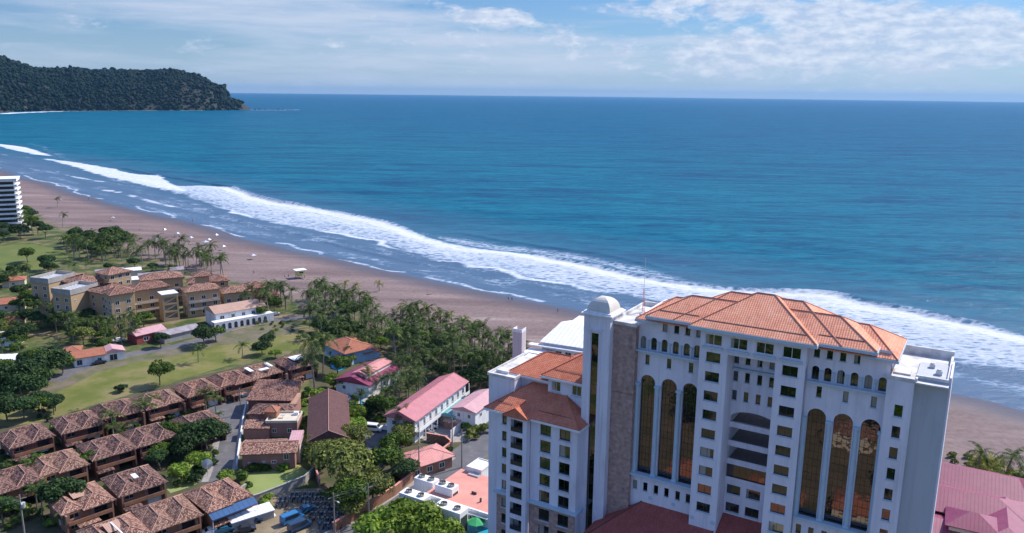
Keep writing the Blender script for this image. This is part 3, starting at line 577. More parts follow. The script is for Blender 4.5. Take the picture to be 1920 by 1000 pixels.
foam = np.maximum(foam, .86 * np.exp(-(lead / 3.6) ** 2) * np.clip(1.7 * npnoise(A_ / 40, A_ * 0 + 7, 62) - .1, 0, 1) * (A_ > -800))
for q_, (fr_, ph) in enumerate(((.38, 3), (.66, 9))):
    mid = crest4_b(A_) + fr_ * (tcr_ := np.interp(A_, *curve(TOP4)) - crest4_b(A_)) + (npnoise(A_ / 45, A_ * 0 + ph, 63) - .5) * 26
    foam = np.maximum(foam, .82 * np.exp(-((SHR + T_ - mid) / 3.2) ** 2) * np.clip(2.4 * npnoise(A_ / 55, A_ * 0 + ph, 64) - .8, 0, 1) * (A_ > -760))
swash = np.exp(-((T_ - 1.5 - (npnoise(A_ / 16, A_ * 0 + 9, 3) - .5) * 7) / 1.8) ** 2) * .72 * (npnoise(A_ / 35, A_ * 0 + 4, 8) > .35)
foam = np.maximum(foam, swash)
foam = np.maximum(foam, np.clip((62 - T_) / 30, 0, 1) * np.clip((T_ - 1) / 4, 0, 1) * (.20 + .38 * (npnoise(A_ / 28, T_ / 7, 31) - .35)))
foam = np.maximum(foam, np.clip((SHR + T_ - crest4_b(A_)) / 10, -9, 1) * 0 + np.exp(-((SHR + T_ - crest4_b(A_) + 12) / 14) ** 2) * (.24 + .4 * (npnoise(A_ / 14, T_ / 6, 41) - .4)))
fade = np.clip((330 - T_) / 120, 0, 1) * np.clip((T_ + 4) / 25, 0, 1)
z = WATER + .02 + fade * (.32 * np.sin((T_ + 12 * npnoise(A_ / 70, T_ / 200, 1)) / 34 * 6.283) + .35 * (npnoise(A_ / 30, T_ / 11, 6) - .5))
# unbroken and breaking crests stand up out of the sheet
def ridge(pts, h, wd):
    ca, cb = curve(pts); c_ = np.interp(A_, ca, cb); x = (SHR + T_ - c_); win = np.clip((A_ - ca.min()) / 20, 0, 1) * np.clip((ca.max() - A_) / 20, 0, 1)
    return h * win * np.where(x > 0, np.exp(-(x / wd) ** 2), np.exp(-(x / (wd * .35)) ** 2))
z += ridge([(219, 316), (240, 319), (266, 325), (300, 331), (325, 336), (372, 342), (406, 347.5), (437, 352), (478, 369), (531, 381), (587, 389.5)], 1.9, 6)
z += ridge([(600, 391), (650, 402), (717, 415), (762, 428)], .9, 5) + ridge([(850, 436), (921, 450), (1000, 462), (1129, 478), (1271, 510)], 1.0, 5)
z += ridge([(983, 475), (1025, 483), (1108, 498), (1185, 517), (1271, 532), (1356, 543), (1463, 547), (1570, 554), (1698, 582), (1847, 612), (1920, 629)], 1.5, 6)
z += ridge([(400, 400), (470, 420), (560, 440), (640, 462), (760, 490), (900, 515)], .5, 3) + ridge([(1040, 552), (1100, 566), (1150, 577)], .5, 3) + ridge([(1740, 692), (1830, 708), (1920, 722)], .5, 3)
z += foam * (.25 + .5 * (npnoise(A_ / 3, T_ / 2, 15) - .4))
z = np.where(T_ < 2, WATER + .0 * z, np.maximum(z, WATER - .25)); z[:, -1] -= 2.0
shal = np.interp(T_ + (npnoise(A_ / 25, T_ / 18, 21) - .5) * 14, [0, 50, 110, 190], [1, .85, .35, 0])
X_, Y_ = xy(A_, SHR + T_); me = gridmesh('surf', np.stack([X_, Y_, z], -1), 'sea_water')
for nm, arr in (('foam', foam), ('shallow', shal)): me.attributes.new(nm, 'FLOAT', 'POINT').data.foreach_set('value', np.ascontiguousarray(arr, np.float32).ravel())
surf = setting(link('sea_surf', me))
# ---------------------------------------------------------------- vegetation kinds
def quads(C, Nn, size, rot_r):
    """leaf quads centred at C facing Nn"""
    n = len(C); up = rng.normal(size=(n, 3)); a = np.cross(Nn, up); a /= np.linalg.norm(a, axis=1)[:, None] + 1e-9; b = np.cross(Nn, a)
    s = (size * rng.uniform(.6, 1.3, n))[:, None]; a *= s; b *= s * .62
    V = np.stack([C - a - b * .5, C + a * .1 - b, C + a + b * .5, C - a * .1 + b], 1).reshape(-1, 3); F = np.arange(n * 4).reshape(n, 4)
    return V, F
def crown(nblob, nleaf, rad, hgt, z0, leaf, seed, flat=1.0, mat='leaf_mid', hole=.25):
    global rng; rng = np.random.default_rng(seed); Cs, Ns = [], []
    for i in range(nblob):
        th = rng.uniform(0, 6.283); rr = rad * math.sqrt(rng.uniform(0, 1)) * .72; br = rad * rng.uniform(.26, .5)
        zc = z0 + hgt * (.28 + .5 * (1 - (rr / rad) ** 2) * rng.uniform(.5, 1.05) * flat)
        c = np.array([rr * math.cos(th), rr * math.sin(th), zc]); k = int(nleaf / nblob * (br / rad / .38) ** 2)
        d = rng.normal(size=(k, 3)); d /= np.linalg.norm(d, axis=1)[:, None]; d = d[(d[:, 2] > -.45)]
        r_ = br * rng.uniform(.72, 1.08, len(d))[:, None]; p = c + d * r_ * np.array([1, 1, .72])
        Cs.append(p); nn = d + rng.normal(size=d.shape) * .45 + np.array([0, 0, .25]); Ns.append(nn / np.linalg.norm(nn, axis=1)[:, None])
    C = np.concatenate(Cs); Nn = np.concatenate(Ns); V, F = quads(C, Nn, leaf, 0)
    return npmesh('crown', V, F, mat)
def trunkmesh(h, r, limbs, seed, mat='bark', spread=.55):
    rn = random.Random(seed); b = MB(); p = Vector((0, 0, -.1)); q = Vector((rn.uniform(-.2, .2), rn.uniform(-.2, .2), h * .5)); b.bar(p, q, r, 6, r * .72)
    for i in range(limbs):
        a = 6.283 * i / limbs + rn.uniform(-.4, .4); e = q + Vector((math.cos(a) * h * spread, math.sin(a) * h * spread, h * rn.uniform(.35, .6))); b.bar(q, e, r * .5, 5, r * .15)
    return b.mesh('trunk', mat)
def palm_crown(seed, n=19, ln=4.6, mat='palm_green', droop=1.0):
    rn = random.Random(seed); V = []; F = []
    def q(a, b, c, d): k = len(V); V.extend([a, b, c, d]); F.append((k, k + 1, k + 2, k + 3))
    for i in range(n):
        az_ = 6.283 * i / n * 2.4 + rn.uniform(-.25, .25); el_ = rn.uniform(-.3, 1.15); L_ = ln * rn.uniform(.8, 1.1)
        d = Vector((math.cos(az_), math.sin(az_), 0)); p = Vector((0, 0, 0)); pit = el_; seg = 7; sd_ = d.cross(Vector((0, 0, 1)))
        for k in range(seg):
            dirv = d * math.cos(pit) + Vector((0, 0, 1)) * math.sin(pit); e = p + dirv * (L_ / seg); t = (k + .5) / seg
            wl = ln * .15 * math.sin(math.pi * min(1, .12 + t * .86)) ** .6; up = sd_.cross(dirv)
            for s_ in (-1, 1):
                for h_ in (.12, .62):
                    a0 = p.lerp(e, h_); a1 = p.lerp(e, h_ + .34); tip = (a0 + a1) / 2 + sd_ * s_ * wl + dirv * wl * .45 - Vector((0, 0, 1)) * wl * rn.uniform(.15, .7)
                    q(a0, a1, tip + (a1 - a0) * .35, tip - (a1 - a0) * .15)
            p = e; pit -= .225 * (1 + .4 * k / seg) * droop
    V = np.array([tuple(v) for v in V]); F = np.array(F); return npmesh('crown', V, F, mat)
def palm_trunk(h, lean, r=.17):
    b = MB(); n = 6; pr = Vector((0, 0, -.1))
    for i in range(n):
        t = (i + 1) / n; q = Vector((lean * t * t, lean * .3 * t, h * t)); b.bar(pr, q, r * (1.25 - .5 * (i / n)), 6, r * (1.25 - .5 * t)); pr = q
    return b.mesh('trunk', 'bark_palm'), pr
KIND = {}
def kind(name, items): KIND[name] = items
for v in range(5):
    h = [7.0, 8.2, 9.4, 6.0, 8.6][v]; t, top = palm_trunk(h, [.5, -1.0, 1.4, .2, -.4][v]); kind('palm%d' % v, [(t, (0, 0, 0)), (palm_crown(20 + v, [15, 14, 16, 13, 15][v]), tuple(top))])
for v in range(2):
    t, top = palm_trunk(2.6 + v, .2, .13); kind('young%d' % v, [(t, (0, 0, 0)), (palm_crown(40 + v, 14, 3.0, 'palm_young', .9), tuple(top))])
for v, (mt_, rad, hg, z0, nb, nl, lf) in enumerate([('leaf_mid', 4.2, 5.2, 2.2, 15, 4200, .30), ('leaf_dark', 4.6, 5.6, 1.8, 17, 4600, .30), ('leaf_olive', 4.4, 5.5, 2.2, 18, 4600, .27), ('leaf_lime', 3.6, 4.2, 1.2, 12, 3200, .30), ('leaf_dark', 3.8, 6.6, 1.8, 15, 4200, .32), ('leaf_mid', 5.2, 3.6, 4.2, 16, 3600, .32)]):
    kind('tree%d' % v, [(trunkmesh(z0 + hg * .45, .24, 5, v, spread=.38 if v < 5 else .5), (0, 0, 0)), (crown(nb, nl, rad, hg, z0 - .3, lf, 60 + v, mat=mt_), (0, 0, 0))])
for v, mt_ in enumerate(['leaf_mid', 'leaf_lime', 'leaf_dark', 'leaf_olive']):
    kind('bush%d' % v, [(trunkmesh(.7, .07, 4, 30 + v, spread=.8), (0, 0, 0)), (crown(6, 900, 1.5, 1.7, -.15, .2, 80 + v, mat=mt_), (0, 0, 0))])
PLANTS = 0
def plant(kd, p, sc=1.0, label='', group=None, cat=None):
    global PLANTS; PLANTS += 1
    base = 'palm_tree' if kd.startswith(('palm', 'young')) else 'bush' if kd.startswith('bush') else 'broadleaf_tree'
    o = thing(base, label, cat or {'palm_tree': 'palm', 'bush': 'bush', 'broadleaf_tree': 'tree'}[base], (p[0], p[1], p[2] if len(p) > 2 else 0), random.uniform(0, 6.28), group, (sc * random.uniform(.94, 1.06), sc * random.uniform(.94, 1.06), sc * random.uniform(.92, 1.08)))
    (a, la), (b, lb) = KIND[kd]; x = link('stem' if base == 'bush' else 'trunk', a, o, la); link('foliage' if base == 'bush' else 'crown', b, o, lb)
    return o
def inpoly(x, y, P):
    c = False; j = len(P) - 1
    for i in range(len(P)):
        if (P[i][1] > y) != (P[j][1] > y) and x < (P[j][0] - P[i][0]) * (y - P[i][1]) / (P[j][1] - P[i][1]) + P[i][0]: c = not c
        j = i
    return c
TAKEN = []
ONES = ['', 'first', 'second', 'third', 'fourth', 'fifth', 'sixth', 'seventh', 'eighth', 'ninth', 'tenth', 'eleventh', 'twelfth', 'thirteenth', 'fourteenth', 'fifteenth', 'sixteenth', 'seventeenth', 'eighteenth', 'nineteenth']
TENS = ['', '', 'twenty', 'thirty', 'forty', 'fifty', 'sixty', 'seventy', 'eighty', 'ninety']
def ordinal(n): return ONES[n] if n < 20 else (TENS[n // 10][:-1] + 'ieth' if n % 10 == 0 else TENS[n // 10] + '-' + ONES[n % 10])
NOUN = {'palm': 'coconut palm', 'young': 'young palm', 'bush0': 'green bush', 'bush1': 'lime bush', 'bush2': 'dark bush', 'bush3': 'olive bush', 'tree0': 'green tree', 'tree1': 'dark round tree', 'tree2': 'olive tree', 'tree3': 'lime tree', 'tree4': 'dark tall tree', 'tree5': 'spreading tree'}
def scatter(poly, n, kinds, sc, where, group, gap=3.0, seed=1, world=False):
    """n separate plants inside a patch of ground (outline given on the photograph), kept apart"""
    rn = random.Random(seed); P = [tuple(p)[:2] if world else tuple(G(*p))[:2] for p in poly]; x0, x1 = min(p[0] for p in P), max(p[0] for p in P); y0, y1 = min(p[1] for p in P), max(p[1] for p in P); tries = 0; got = []
    while len(got) < n and tries < n * 60:
        tries += 1; x, y = rn.uniform(x0, x1), rn.uniform(y0, y1)
        if not inpoly(x, y, P) or any((x - a) ** 2 + (y - b) ** 2 < gap * gap for a, b in TAKEN[-400:]): continue
        TAKEN.append((x, y)); k = rn.choice(kinds); got.append((x / max(y, 1), k, plant(k, (x, y), rn.uniform(*sc), '', group)))
    cnt = {}
    for _, k, o in sorted(got, key=lambda g: g[0]):
        nn = NOUN.get(k) or NOUN[k[:-1]]; cnt[nn] = cnt.get(nn, 0) + 1; o['label'] = '%s %s, %s from the left' % (nn, where, ordinal(cnt[nn]))
# ---------------------------------------------------------------- headland and far shore
prof = [(-500, 60), (-250, 80), (-100, 96), (0, 108), (22, 114), (40, 122), (58, 127), (75, 133), (110, 134), (150, 132), (185, 135), (240, 137), (290, 136), (320, 135), (345, 137), (362, 141), (378, 148), (390, 154), (400, 161), (410, 170), (418, 178), (426, 187), (436, 191), (446, 191.5), (456, 194), (463, 199), (470, 204)]
wl = [(-500, 208), (0, 210.2), (60, 208.6), (380, 207.3), (470, 206)]
nx, ny = 170, 34; P = np.zeros((nx, ny, 3)); px_ = np.linspace(-500, 471, nx)
for i, x in enumerate(px_):
    ys = np.interp(x, [p[0] for p in wl], [p[1] for p in wl]); yt = np.interp(x, [p[0] for p in prof], [p[1] for p in prof]) + random.uniform(-.6, .6)
    s = G(x, ys, WATER); dist = math.hypot(s.x, s.y); dr = np.interp(x, [-500, 350, 430, 471], [520, 420, 130, 25]); rp = s + Vector((s.x, s.y, 0)).normalized() * dr
    far1 = G(x, 230, 0); ray_z = CAM_H - (math.hypot(rp.x, rp.y)) * ((CAM_H - G(x, yt, 0 if yt > 181 else 2000).z) / max(1, math.hypot(*G(x, yt, 0 if yt > 181 else 2000)[:2])))
    ray_z = max(ray_z, 3)
    for j in range(ny):
        t = j / (ny - 1); d = -8 + (dr * 2.4 + 8) * t; u = d / dr
        hgt_ = ray_z * (math.sin(min(1, max(0, u)) * math.pi / 2) ** .78) if u < 1 else ray_z * (1 - ((u - 1) / 1.4) ** 2 * .75)
        n_ = (npnoise(np.array(x / 22.), np.array(t * 9.), 3) - .5) * ray_z * .16 * math.sin(min(1, max(0, u)) * math.pi)
        q = s + Vector((s.x, s.y, 0)).normalized() * d; P[i, j] = (q.x, q.y, WATER - 2 + max(0, hgt_ + n_) + (2 if j else -1))
M('headland_rock', (.040, .036, .026), (.004, .012, .007), scale=.02, detail=9, contrast=1.8)
headland = setting(link('headland', gridmesh('headland', P[:, ::-1], 'headland_rock')))
# forest covering it: lumpy crowns, one mass
r3 = np.random.default_rng(3); ico = []
t_ = (1 + 5 ** .5) / 2
iv = np.array([(-1, t_, 0), (1, t_, 0), (-1, -t_, 0), (1, -t_, 0), (0, -1, t_), (0, 1, t_), (0, -1, -t_), (0, 1, -t_), (t_, 0, -1), (t_, 0, 1), (-t_, 0, -1), (-t_, 0, 1)]); iv /= np.linalg.norm(iv[0])
iF = np.array([(0, 11, 5), (0, 5, 1), (0, 1, 7), (0, 7, 10), (0, 10, 11), (1, 5, 9), (5, 11, 4), (11, 10, 2), (10, 7, 6), (7, 1, 8), (3, 9, 4), (3, 4, 2), (3, 2, 6), (3, 6, 8), (3, 8, 9), (4, 9, 5), (2, 4, 11), (6, 2, 10), (8, 6, 7), (9, 8, 1)])
nf = 16000; I = r3.uniform(0, nx - 1.01, nf); J = .3 + (ny * .6) * r3.uniform(0, 1, nf) ** 1.0
keep = ~((I > nx * .86) & (J < 7 + 4 * r3.random(nf)) & (r3.random(nf) < .65)) & (I < nx * .972); I, J = I[keep], J[keep]; i0, j0 = I.astype(int), J.astype(int); fi, fj = (I - i0)[:, None], (J - j0)[:, None]
C = (P[i0, j0] * (1 - fi) + P[i0 + 1, j0] * fi) * (1 - fj) + (P[i0, j0 + 1] * (1 - fi) + P[i0 + 1, j0 + 1] * fi) * fj
rad = r3.uniform(8, 19, len(C)) * np.where(J > ny * .3, 1.15, .9); sub = []
for k in range(3):
    off = r3.normal(size=(len(C), 3)) * rad[:, None] * np.array([.5, .5, .28]); rr = rad * r3.uniform(.4, .72, len(C))
    V = C[:, None] + off[:, None] + iv[None] * (rr[:, None, None] * r3.uniform(.7, 1.25, (len(C), 12, 1))) * np.array([1, 1, .85]); sub.append(V.reshape(-1, 3))
V = np.concatenate(sub); F = (np.arange(len(V) // 12)[:, None, None] * 12 + iF[None]).reshape(-1, 3)
tag(link('forest', npmesh('forest', V, F, 'forest_far')), 'dense dark green forest covering the far headland', 'forest', kind='stuff')
for k, (x, y, s_) in enumerate([(478, 205.6, 7), (487, 205.2, 9), (497, 205.8, 5), (522, 205.4, 8), (531, 205.8, 6), (548, 205.6, 4)]):
    p = G(x, y, WATER); rr = np.random.default_rng(k); V = iv * rr.uniform(.6, 1.2, (12, 1)) * np.array([1.4, 1, .55]) * s_ + np.array([p.x, p.y, WATER])
    tag(link('sea_rock', npmesh('sea_rock', V, iF, 'headland_rock')), 'dark rock in the sea off the headland tip, %s from the left' % ordinal(k + 1), 'rock', 'rocks off the headland')
M('foam_white', (.8, .82, .84), (.6, .66, .72), scale=.02, contrast=2)
for pts, wd in (([(468, 206.4), (490, 206.8), (520, 206.9), (560, 206.2)], 14), ([(0, 214), (40, 211.5), (110, 209.2)], 40), ([(110, 209.2), (200, 208.2), (380, 207.4)], 9)):
    b = MB(); Pp = [G(x, y, WATER) for x, y in pts]; n = 40; q = []
    for i in range(n + 1):
        t = i / n * (len(Pp) - 1); k = min(int(t), len(Pp) - 2); c_ = Pp[k].lerp(Pp[k + 1], t - k); d = (Pp[k + 1] - Pp[k]).normalized(); n_ = Vector((-d.y, d.x, 0)); q.append((c_ + n_ * wd * random.uniform(.1, 1), c_ - n_ * wd * random.uniform(.1, 1)))
    for i in range(n): b.face([(p.x, p.y, WATER + .25) for p in (q[i][0], q[i][1], q[i + 1][1], q[i + 1][0])][::-1])
    setting(b.build('sea_foam', 'foam_white'))
# ---------------------------------------------------------------- the hotel (local x along the facade, y into the building)
HX, HY, HT = 40.21, 109.04, -0.54117
hotel = thing('hotel', 'tall white hotel with clay tiled hip roofs, arched mirror glass and a domed tower', 'hotel', (HX, HY, 0), HT)
def H(x, y, z=0): c, s = math.cos(HT), math.sin(HT); return Vector((HX + c * x - s * y, HY + s * x + c * y, z))
def hb(name, mb, mat, par=None, **k): return mb.build(name, mat, par or hotel, **k)
W = MB(); sills = Pieces('window_ledge', 'trim_blue', hotel); ST = 3.1
# piers with a wide window on every storey
for k, (px0, px1) in enumerate(((-13.4, -9.1), (-2.1, 2.1))):
    cxp = (px0 + px1) / 2; hs = []
    zs_ = [51.45 - ST * i for i in range(16)]
    for z in zs_:
        if z < (25 if k == 0 else 20): continue
        hs.append((cxp - 1.08, cxp + 1.08, z - .78, z + .78))
    W.wall(px0, px1, 0, 52.3, 0, hs)
    for h in hs: window(hotel, 'window', h[0], h[1], h[2], h[3], .2, bars=(1, 0), frame='metal_dark'); sills.box(h[0] - .15, h[1] + .15, -.12, .02, h[2] - .14, h[2] - .003)
    W.face([(px1, 0, 0), (px1, 4, 0), (px1, 4, 52.3), (px1, 0, 52.3)]); W.face([(px0, 4, 0), (px0, 0, 0), (px0, 0, 52.3), (px0, 4, 52.3)])
# top storey across the centre, four paired windows
hs = []
for a in (-12.65, -8.86, -5.05, -1.24):
    hs.append((a, a + 2.56, 53.35, 55.05)); sills.box(a - .3, a + 2.86, -.35, .02, 52.85, 53.2)
W.wall(-13.4, 2.1, 52.3, 56.2, 0, hs, .22)
for h in hs: window(hotel, 'paired_window', h[0], h[1], h[2], h[3], .2, bars=(1, 0), fw=.09)
W.face([(-9.1, 0, 52.3), (-2.1, 0, 52.3), (-2.1, 4, 52.3), (-9.1, 4, 52.3)][::-1]); W.face([(2.1, 0, 52.3), (2.1, 2, 52.3), (2.1, 2, 56.2), (2.1, 0, 56.2)]); W.face([(-13.4, 2, 52.3), (-13.4, 0, 52.3), (-13.4, 0, 56.2), (-13.4, 2, 56.2)])
# recessed centre wall
hs = [(x - .37, x + .37, 49.9, 51.1) for x in (-8.75, -7.0, -5.2, -3.4)] + [(x - .36, x + .36, 47.0, 48.6) for x in (-8.7, -6.9, -5.05, -3.25)] + [(x - .36, x + .36, 43.9, 45.5) for x in (-8.7, -6.9, -5.05, -3.25)]
arch = (-9.05, -2.15, 40.3, 42.3, 1.3)
W.wall(-9.1, -2.1, 40.3, 52.3, 4, hs + [arch], .3)
for h in hs: window(hotel, 'small_window', h[0], h[1], h[2], h[3], 4.22, bars=(0, 0), frame='metal_dark'); sills.box(h[0] - .1, h[1] + .1, 3.9, 4.02, h[2] - .12, h[2] - .003)
sills.box(-9.05, -2.15, 3.35, 3.99, 49.05, 49.3)
for x in (-8.3, -6.6, -5.0, -3.3): sills.box(x, x + .2, 3.6, 3.98, 48.8, 49.05)
slab = MB(); ceil_ = MB()
for zt in (40.3, 37.15, 34.1): slab.box(-9.08, -2.12, 3.9, 4.15, zt - .9, zt); ceil_.box(-9.08, -2.12, 4.15, 13.8, zt - .9, zt - .5)
W.wall(-9.1, -2.1, 0, 30.95, 4, [(x, x + 2.15, z - .8, z + .75) for x in (-8.8, -5.7 + .0) for z in (28.9, 25.8)], .25)
for x in (-8.8, -5.7):
    for z in (28.9, 25.8): window(hotel, 'window', x, x + 2.15, z - .8, z + .75, 4.2, bars=(1, 0), frame='metal_dark'); sills.box(x - .1, x + 2.25, 3.9, 4.02, z - .93, z - .803)
ceil_.box(-9.08, -2.12, 4.15, 13.8, 30.3, 30.9)
window(hotel, 'glass_screen', -9.05, -2.15, 30.97, 33.2, 4.25, bars=(6, 0), glass='mirror_glass', frame='metal_dark', fw=.04)
hb('gallery_ceiling', ceil_, 'ceiling_board'); hb('gallery_slab', slab, 'plaster_white')
bk = MB(); bk.box(-9.08, -2.12, 13.8, 14, 0, 30.9); 
for a in (-9.08, -6.8, -4.6, -2.42): bk.box(a, a + .3, 13.5, 13.8, 30.9, 42)
hb('rear_column', bk, 'plaster_white')
# side bays: arcade of six little arches, three windows, three tall glazed arches between round columns
bays = {'l': (-24.2, -13.4, [-23.28, -21.5, -19.72, -17.87, -16.07, -14.4], [-22.45, -18.8, -15.2], [(-23.45, -20.95), (-19.9, -17.3), (-16.3, -13.95)], [-19.78, -17.87, -16.05, -14.3], [-23.37, -21.55, -19.68, -17.87, -15.97, -14.22]),
        'r': (2.1, 12.8, [3.14, 4.82, 6.58, 8.39, 10.2, 12.02], [3.88, 7.49, 11.18], [(2.6, 5.18), (6.22, 8.84), (9.9, 12.45)], [3.11, 4.86, 6.63, 8.48], [2.93, 4.72, 6.58, 8.4, 10.2, 12.0])}
for k, (x0, x1, ar, sm, big, top, bot) in bays.items():
    hs = [(x - .5, x + .5, 50.2, 52.3, .5) for x in ar] + [(x - .36, x + .36, 47.65, 49.3) for x in sm] + [(a, b, 28.6, 45.9, (b - a) / 2) for a, b in big] + [(x - .4, x + .4, 53.6, 55.1) for x in top]
    W.wall(x0, x1, 28.5, 56.2 if k == 'r' else 55.9, 2, hs, .55)
    for h in hs[:6]: window(hotel, 'arched_window', h[0], h[1], h[2], h[3], 2.4, h[4], bars=(1, 0), frame='metal_dark')
    for h in hs[6:9] + hs[12:]: window(hotel, 'small_window', h[0], h[1], h[2], h[3], 2.25, bars=(0, 0), frame='metal_dark'); sills.box(h[0] - .1, h[1] + .1, 1.88, 2.0, h[2] - .12, h[2] - .003)
    for h in hs[9:12]: window(hotel, 'glazed_arch', h[0], h[1], h[2], h[3], 2.5, h[4], glass='mirror_glass', frame='metal_dark', bars=(3, 14), fw=.05)
    sills.box(x0 + .05, x1 - .05, 1.2, 1.99, 49.85, 50.15); sills.box(x0 + .05, x1 - .05, .9, 1.99, 28.45, 28.8)
    # half columns of the arcade and the tall round columns
    for a, b in zip(ar[:-1], ar[1:]):
        colm = MB(); c_ = (a + b) / 2; colm.cyl(c_, 1.75, 50.15, 51.6, .13, n=8); colm.box(c_ - .24, c_ + .24, 1.5, 1.99, 51.6, 51.8); hb('arcade_column', colm, 'trim_blue')
    for c_ in ([big[0][0] - .38] + [(big[i][1] + big[i + 1][0]) / 2 for i in (0, 1)] + ([big[2][1] + .12] if k == 'r' else [])):
        cc_ = MB(); cc_.cyl(c_, 1.75, 28.8, 44.1, .36, .33, n=16); cc_.box(c_ - .45, c_ + .45, 1.35, 2.0, 44.1, 44.45); cc_.box(c_ - .42, c_ + .42, 1.4, 2.0, 28.8, 29.15)
        cc_.build('column', 'trim_blue', hotel)
    W.wall(x0, x1, 0, 28.5, 1.5, [(x - .38, x + .38, 25.85, 27.4) for x in bot], .22)
    for x in bot: window(hotel, 'low_window', x - .38, x + .38, 25.85, 27.4, 1.7, bars=(0, 0), frame='metal_dark'); sills.box(x - .45, x + .45, 1.4, 1.5, 25.73, 25.847)
W.face([(-13.4, 2, 0), (-13.4, 0, 0), (-13.4, 0, 52), (-13.4, 2, 52)])
W.face([(2.1, 0, 0), (2.1, 2, 0), (2.1, 2, 52.3), (2.1, 0, 52.3)])
# right-hand stair tower and plain end block
hs = [(14.47 - .52, 14.47 + .52, z - .85, z + .85) for z in (48.5, 45.4, 42.3, 39.2, 36.1, 33.0, 29.9, 26.8, 23.7)]
W.wall(12.7, 16.0, 0, 52.75, .3, hs, .25); W.face([(12.7, 2, 0), (12.7, .3, 0), (12.7, .3, 52.75), (12.7, 2, 52.75)]); W.face([(16, .3, 0), (16, 1.6, 0), (16, 1.6, 52.75), (16, .3, 52.75)])
for h in hs: window(hotel, 'stair_window', h[0], h[1], h[2], h[3], .5, bars=(0, 0), frame='metal_dark'); sills.box(h[0] - .12, h[1] + .12, .15, .3, h[2] - .15, h[2] - .003)
hb('facade', W, 'plaster_white')
eb = MB(); eb.box(16.0, 20.0, 1.6, 9.5, 0, 53.2); hb('end_block', eb, 'plaster_grey')
ew = MB(); ew.box(20.003, 20.25, 1.7, 9.5, 0, 53.9); hb('end_wall', ew, 'plaster_white')
rf = MB(); rf.box(12.6, 20.0, .25, 13.9, 52.76, 52.95); rf.box(12.6, 16.0, .2, .5, 52.95, 53.35); rf.box(16.0, 20.0, 1.5, 1.8, 53.2, 53.6); rf.box(19.7, 20.0, 1.8, 9.5, 53.2, 53.6); rf.box(16.02, 16.3, .6, 1.5, 52.95, 53.4); rf.box(13.0, 20, 13.6, 13.9, 52.95, 54.2); rf.box(19.7, 20, 9.6, 13.6, 52.95, 53.6)
rf.box(13.2, 15.3, 2.6, 5.2, 52.95, 53.2)
hb('roof_terrace', rf, 'roof_slab'); rf = MB(); rf.box(-28.2, -24.0, .55, 13.8, 53.95, 54.15); rf.box(-28.2, -24.0, .5, .75, 54.15, 54.5); rf.box(-28.2, -27.9, .8, 13.8, 54.15, 54.7); rf.box(-27.9, -21, 13.4, 13.8, 54.15, 54.9); rf.box(-25.5, -24.3, 6, 8.5, 54.15, 54.6)
hb('roof_terrace', rf, 'roof_slab')
for x, y, s_ in ((18.6, 4.6, .8), (17.6, 7.4, .7)):
    q = MB(); q.box(x - s_ / 2, x + s_ / 2, y - s_ / 2, y + s_ / 2, 53.2, 53.2 + s_ * .8); q.cyl(x, y, 53.2 + s_ * .8, 53.35 + s_ * .8, s_ * .38, n=12); hb('roof_cooling_unit', q, 'steel_pale')
# body behind the facade
bd = MB(); bd.box(-28, -9.1, 4.3, 13.8, 0, 53.9, 'u'); bd.box(-2.1, 12.8, 4.3, 13.8, 0, 55.5, 'u'); bd.box(-9.1, -2.1, 4.4, 13.75, 42.6, 55.5); bd.box(12.8, 20, 9.6, 13.8, 0, 52.7, 'u'); bd.box(-9.1, -2.1, 4.5, 13.7, 0, 30.2, 'u')
bd.box(-24.2, -9.1, 4.2, 13.9, 53.9, 55.7); hb('main_body', bd, 'plaster_white')
# stone clad wall and domed tower with its glass strip
q = MB(); q.box(-28.0, -24.1, .7, 4.3, 0, 53.95); hb('stone_wall', q, 'stone_cladding')
tw = MB(); tw.wall(-32.7, -28.0, 0, 55.2, -.6, [(-31.25, -30.0, 2, 52.2)], .2); tw.box(-32.7, -28.0, -.4, 5.0, 0, 55.2, 'fu')
for x in (-32.7, -28.0): tw.face([(x, -.6, 0), (x, -.4, 0), (x, -.4, 55.2), (x, -.6, 55.2)])
tw.box(-31.75, -31.35, -.72, -.6, 0, 52.7); tw.box(-29.9, -29.5, -.72, -.6, 0, 52.7); tw.box(-31.9, -29.4, -.95, -.6, 52.7, 53.0)
hb('stair_tower', tw, 'plaster_white')
window(hotel, 'glass_strip', -31.25, -30.0, 2, 52.2, -.43, bars=(0, 16), glass='mirror_glass', frame='metal_dark')
cp = MB(); cp.box(-33.1, -27.6, -1.0, 4.6, 55.2, 55.45); cp.box(-32.8, -27.9, -.7, 4.3, 55.45, 55.7); hb('tower_cornice', cp, 'trim_white')
dm = MB(); n = 8; cxd, cyd, rd, hd = -30.35, 1.8, 2.05, 2.25
for k in range(n):      # a cloister dome: four curved faces
    a0, a1 = math.pi / 2 * k / n, math.pi / 2 * (k + 1) / n; r0, r1 = rd * math.cos(a0), rd * math.cos(a1); z0, z1 = 55.7 + hd * math.sin(a0), 55.7 + hd * math.sin(a1)
    for m_ in range(4):
        c0, s0 = [(1, 1), (-1, 1), (-1, -1), (1, -1)][m_]; c1, s1 = [(1, 1), (-1, 1), (-1, -1), (1, -1)][(m_ + 1) % 4]
        dm.face([(cxd + c0 * r0, cyd + s0 * r0, z0), (cxd + c1 * r0, cyd + s1 * r0, z0), (cxd + c1 * r1, cyd + s1 * r1, z1), (cxd + c0 * r1, cyd + s0 * r1, z1)])
M('dome_plaster', (.66, .62, .54), (.55, .52, .46), scale=.8); hb('dome', dm, 'dome_plaster')
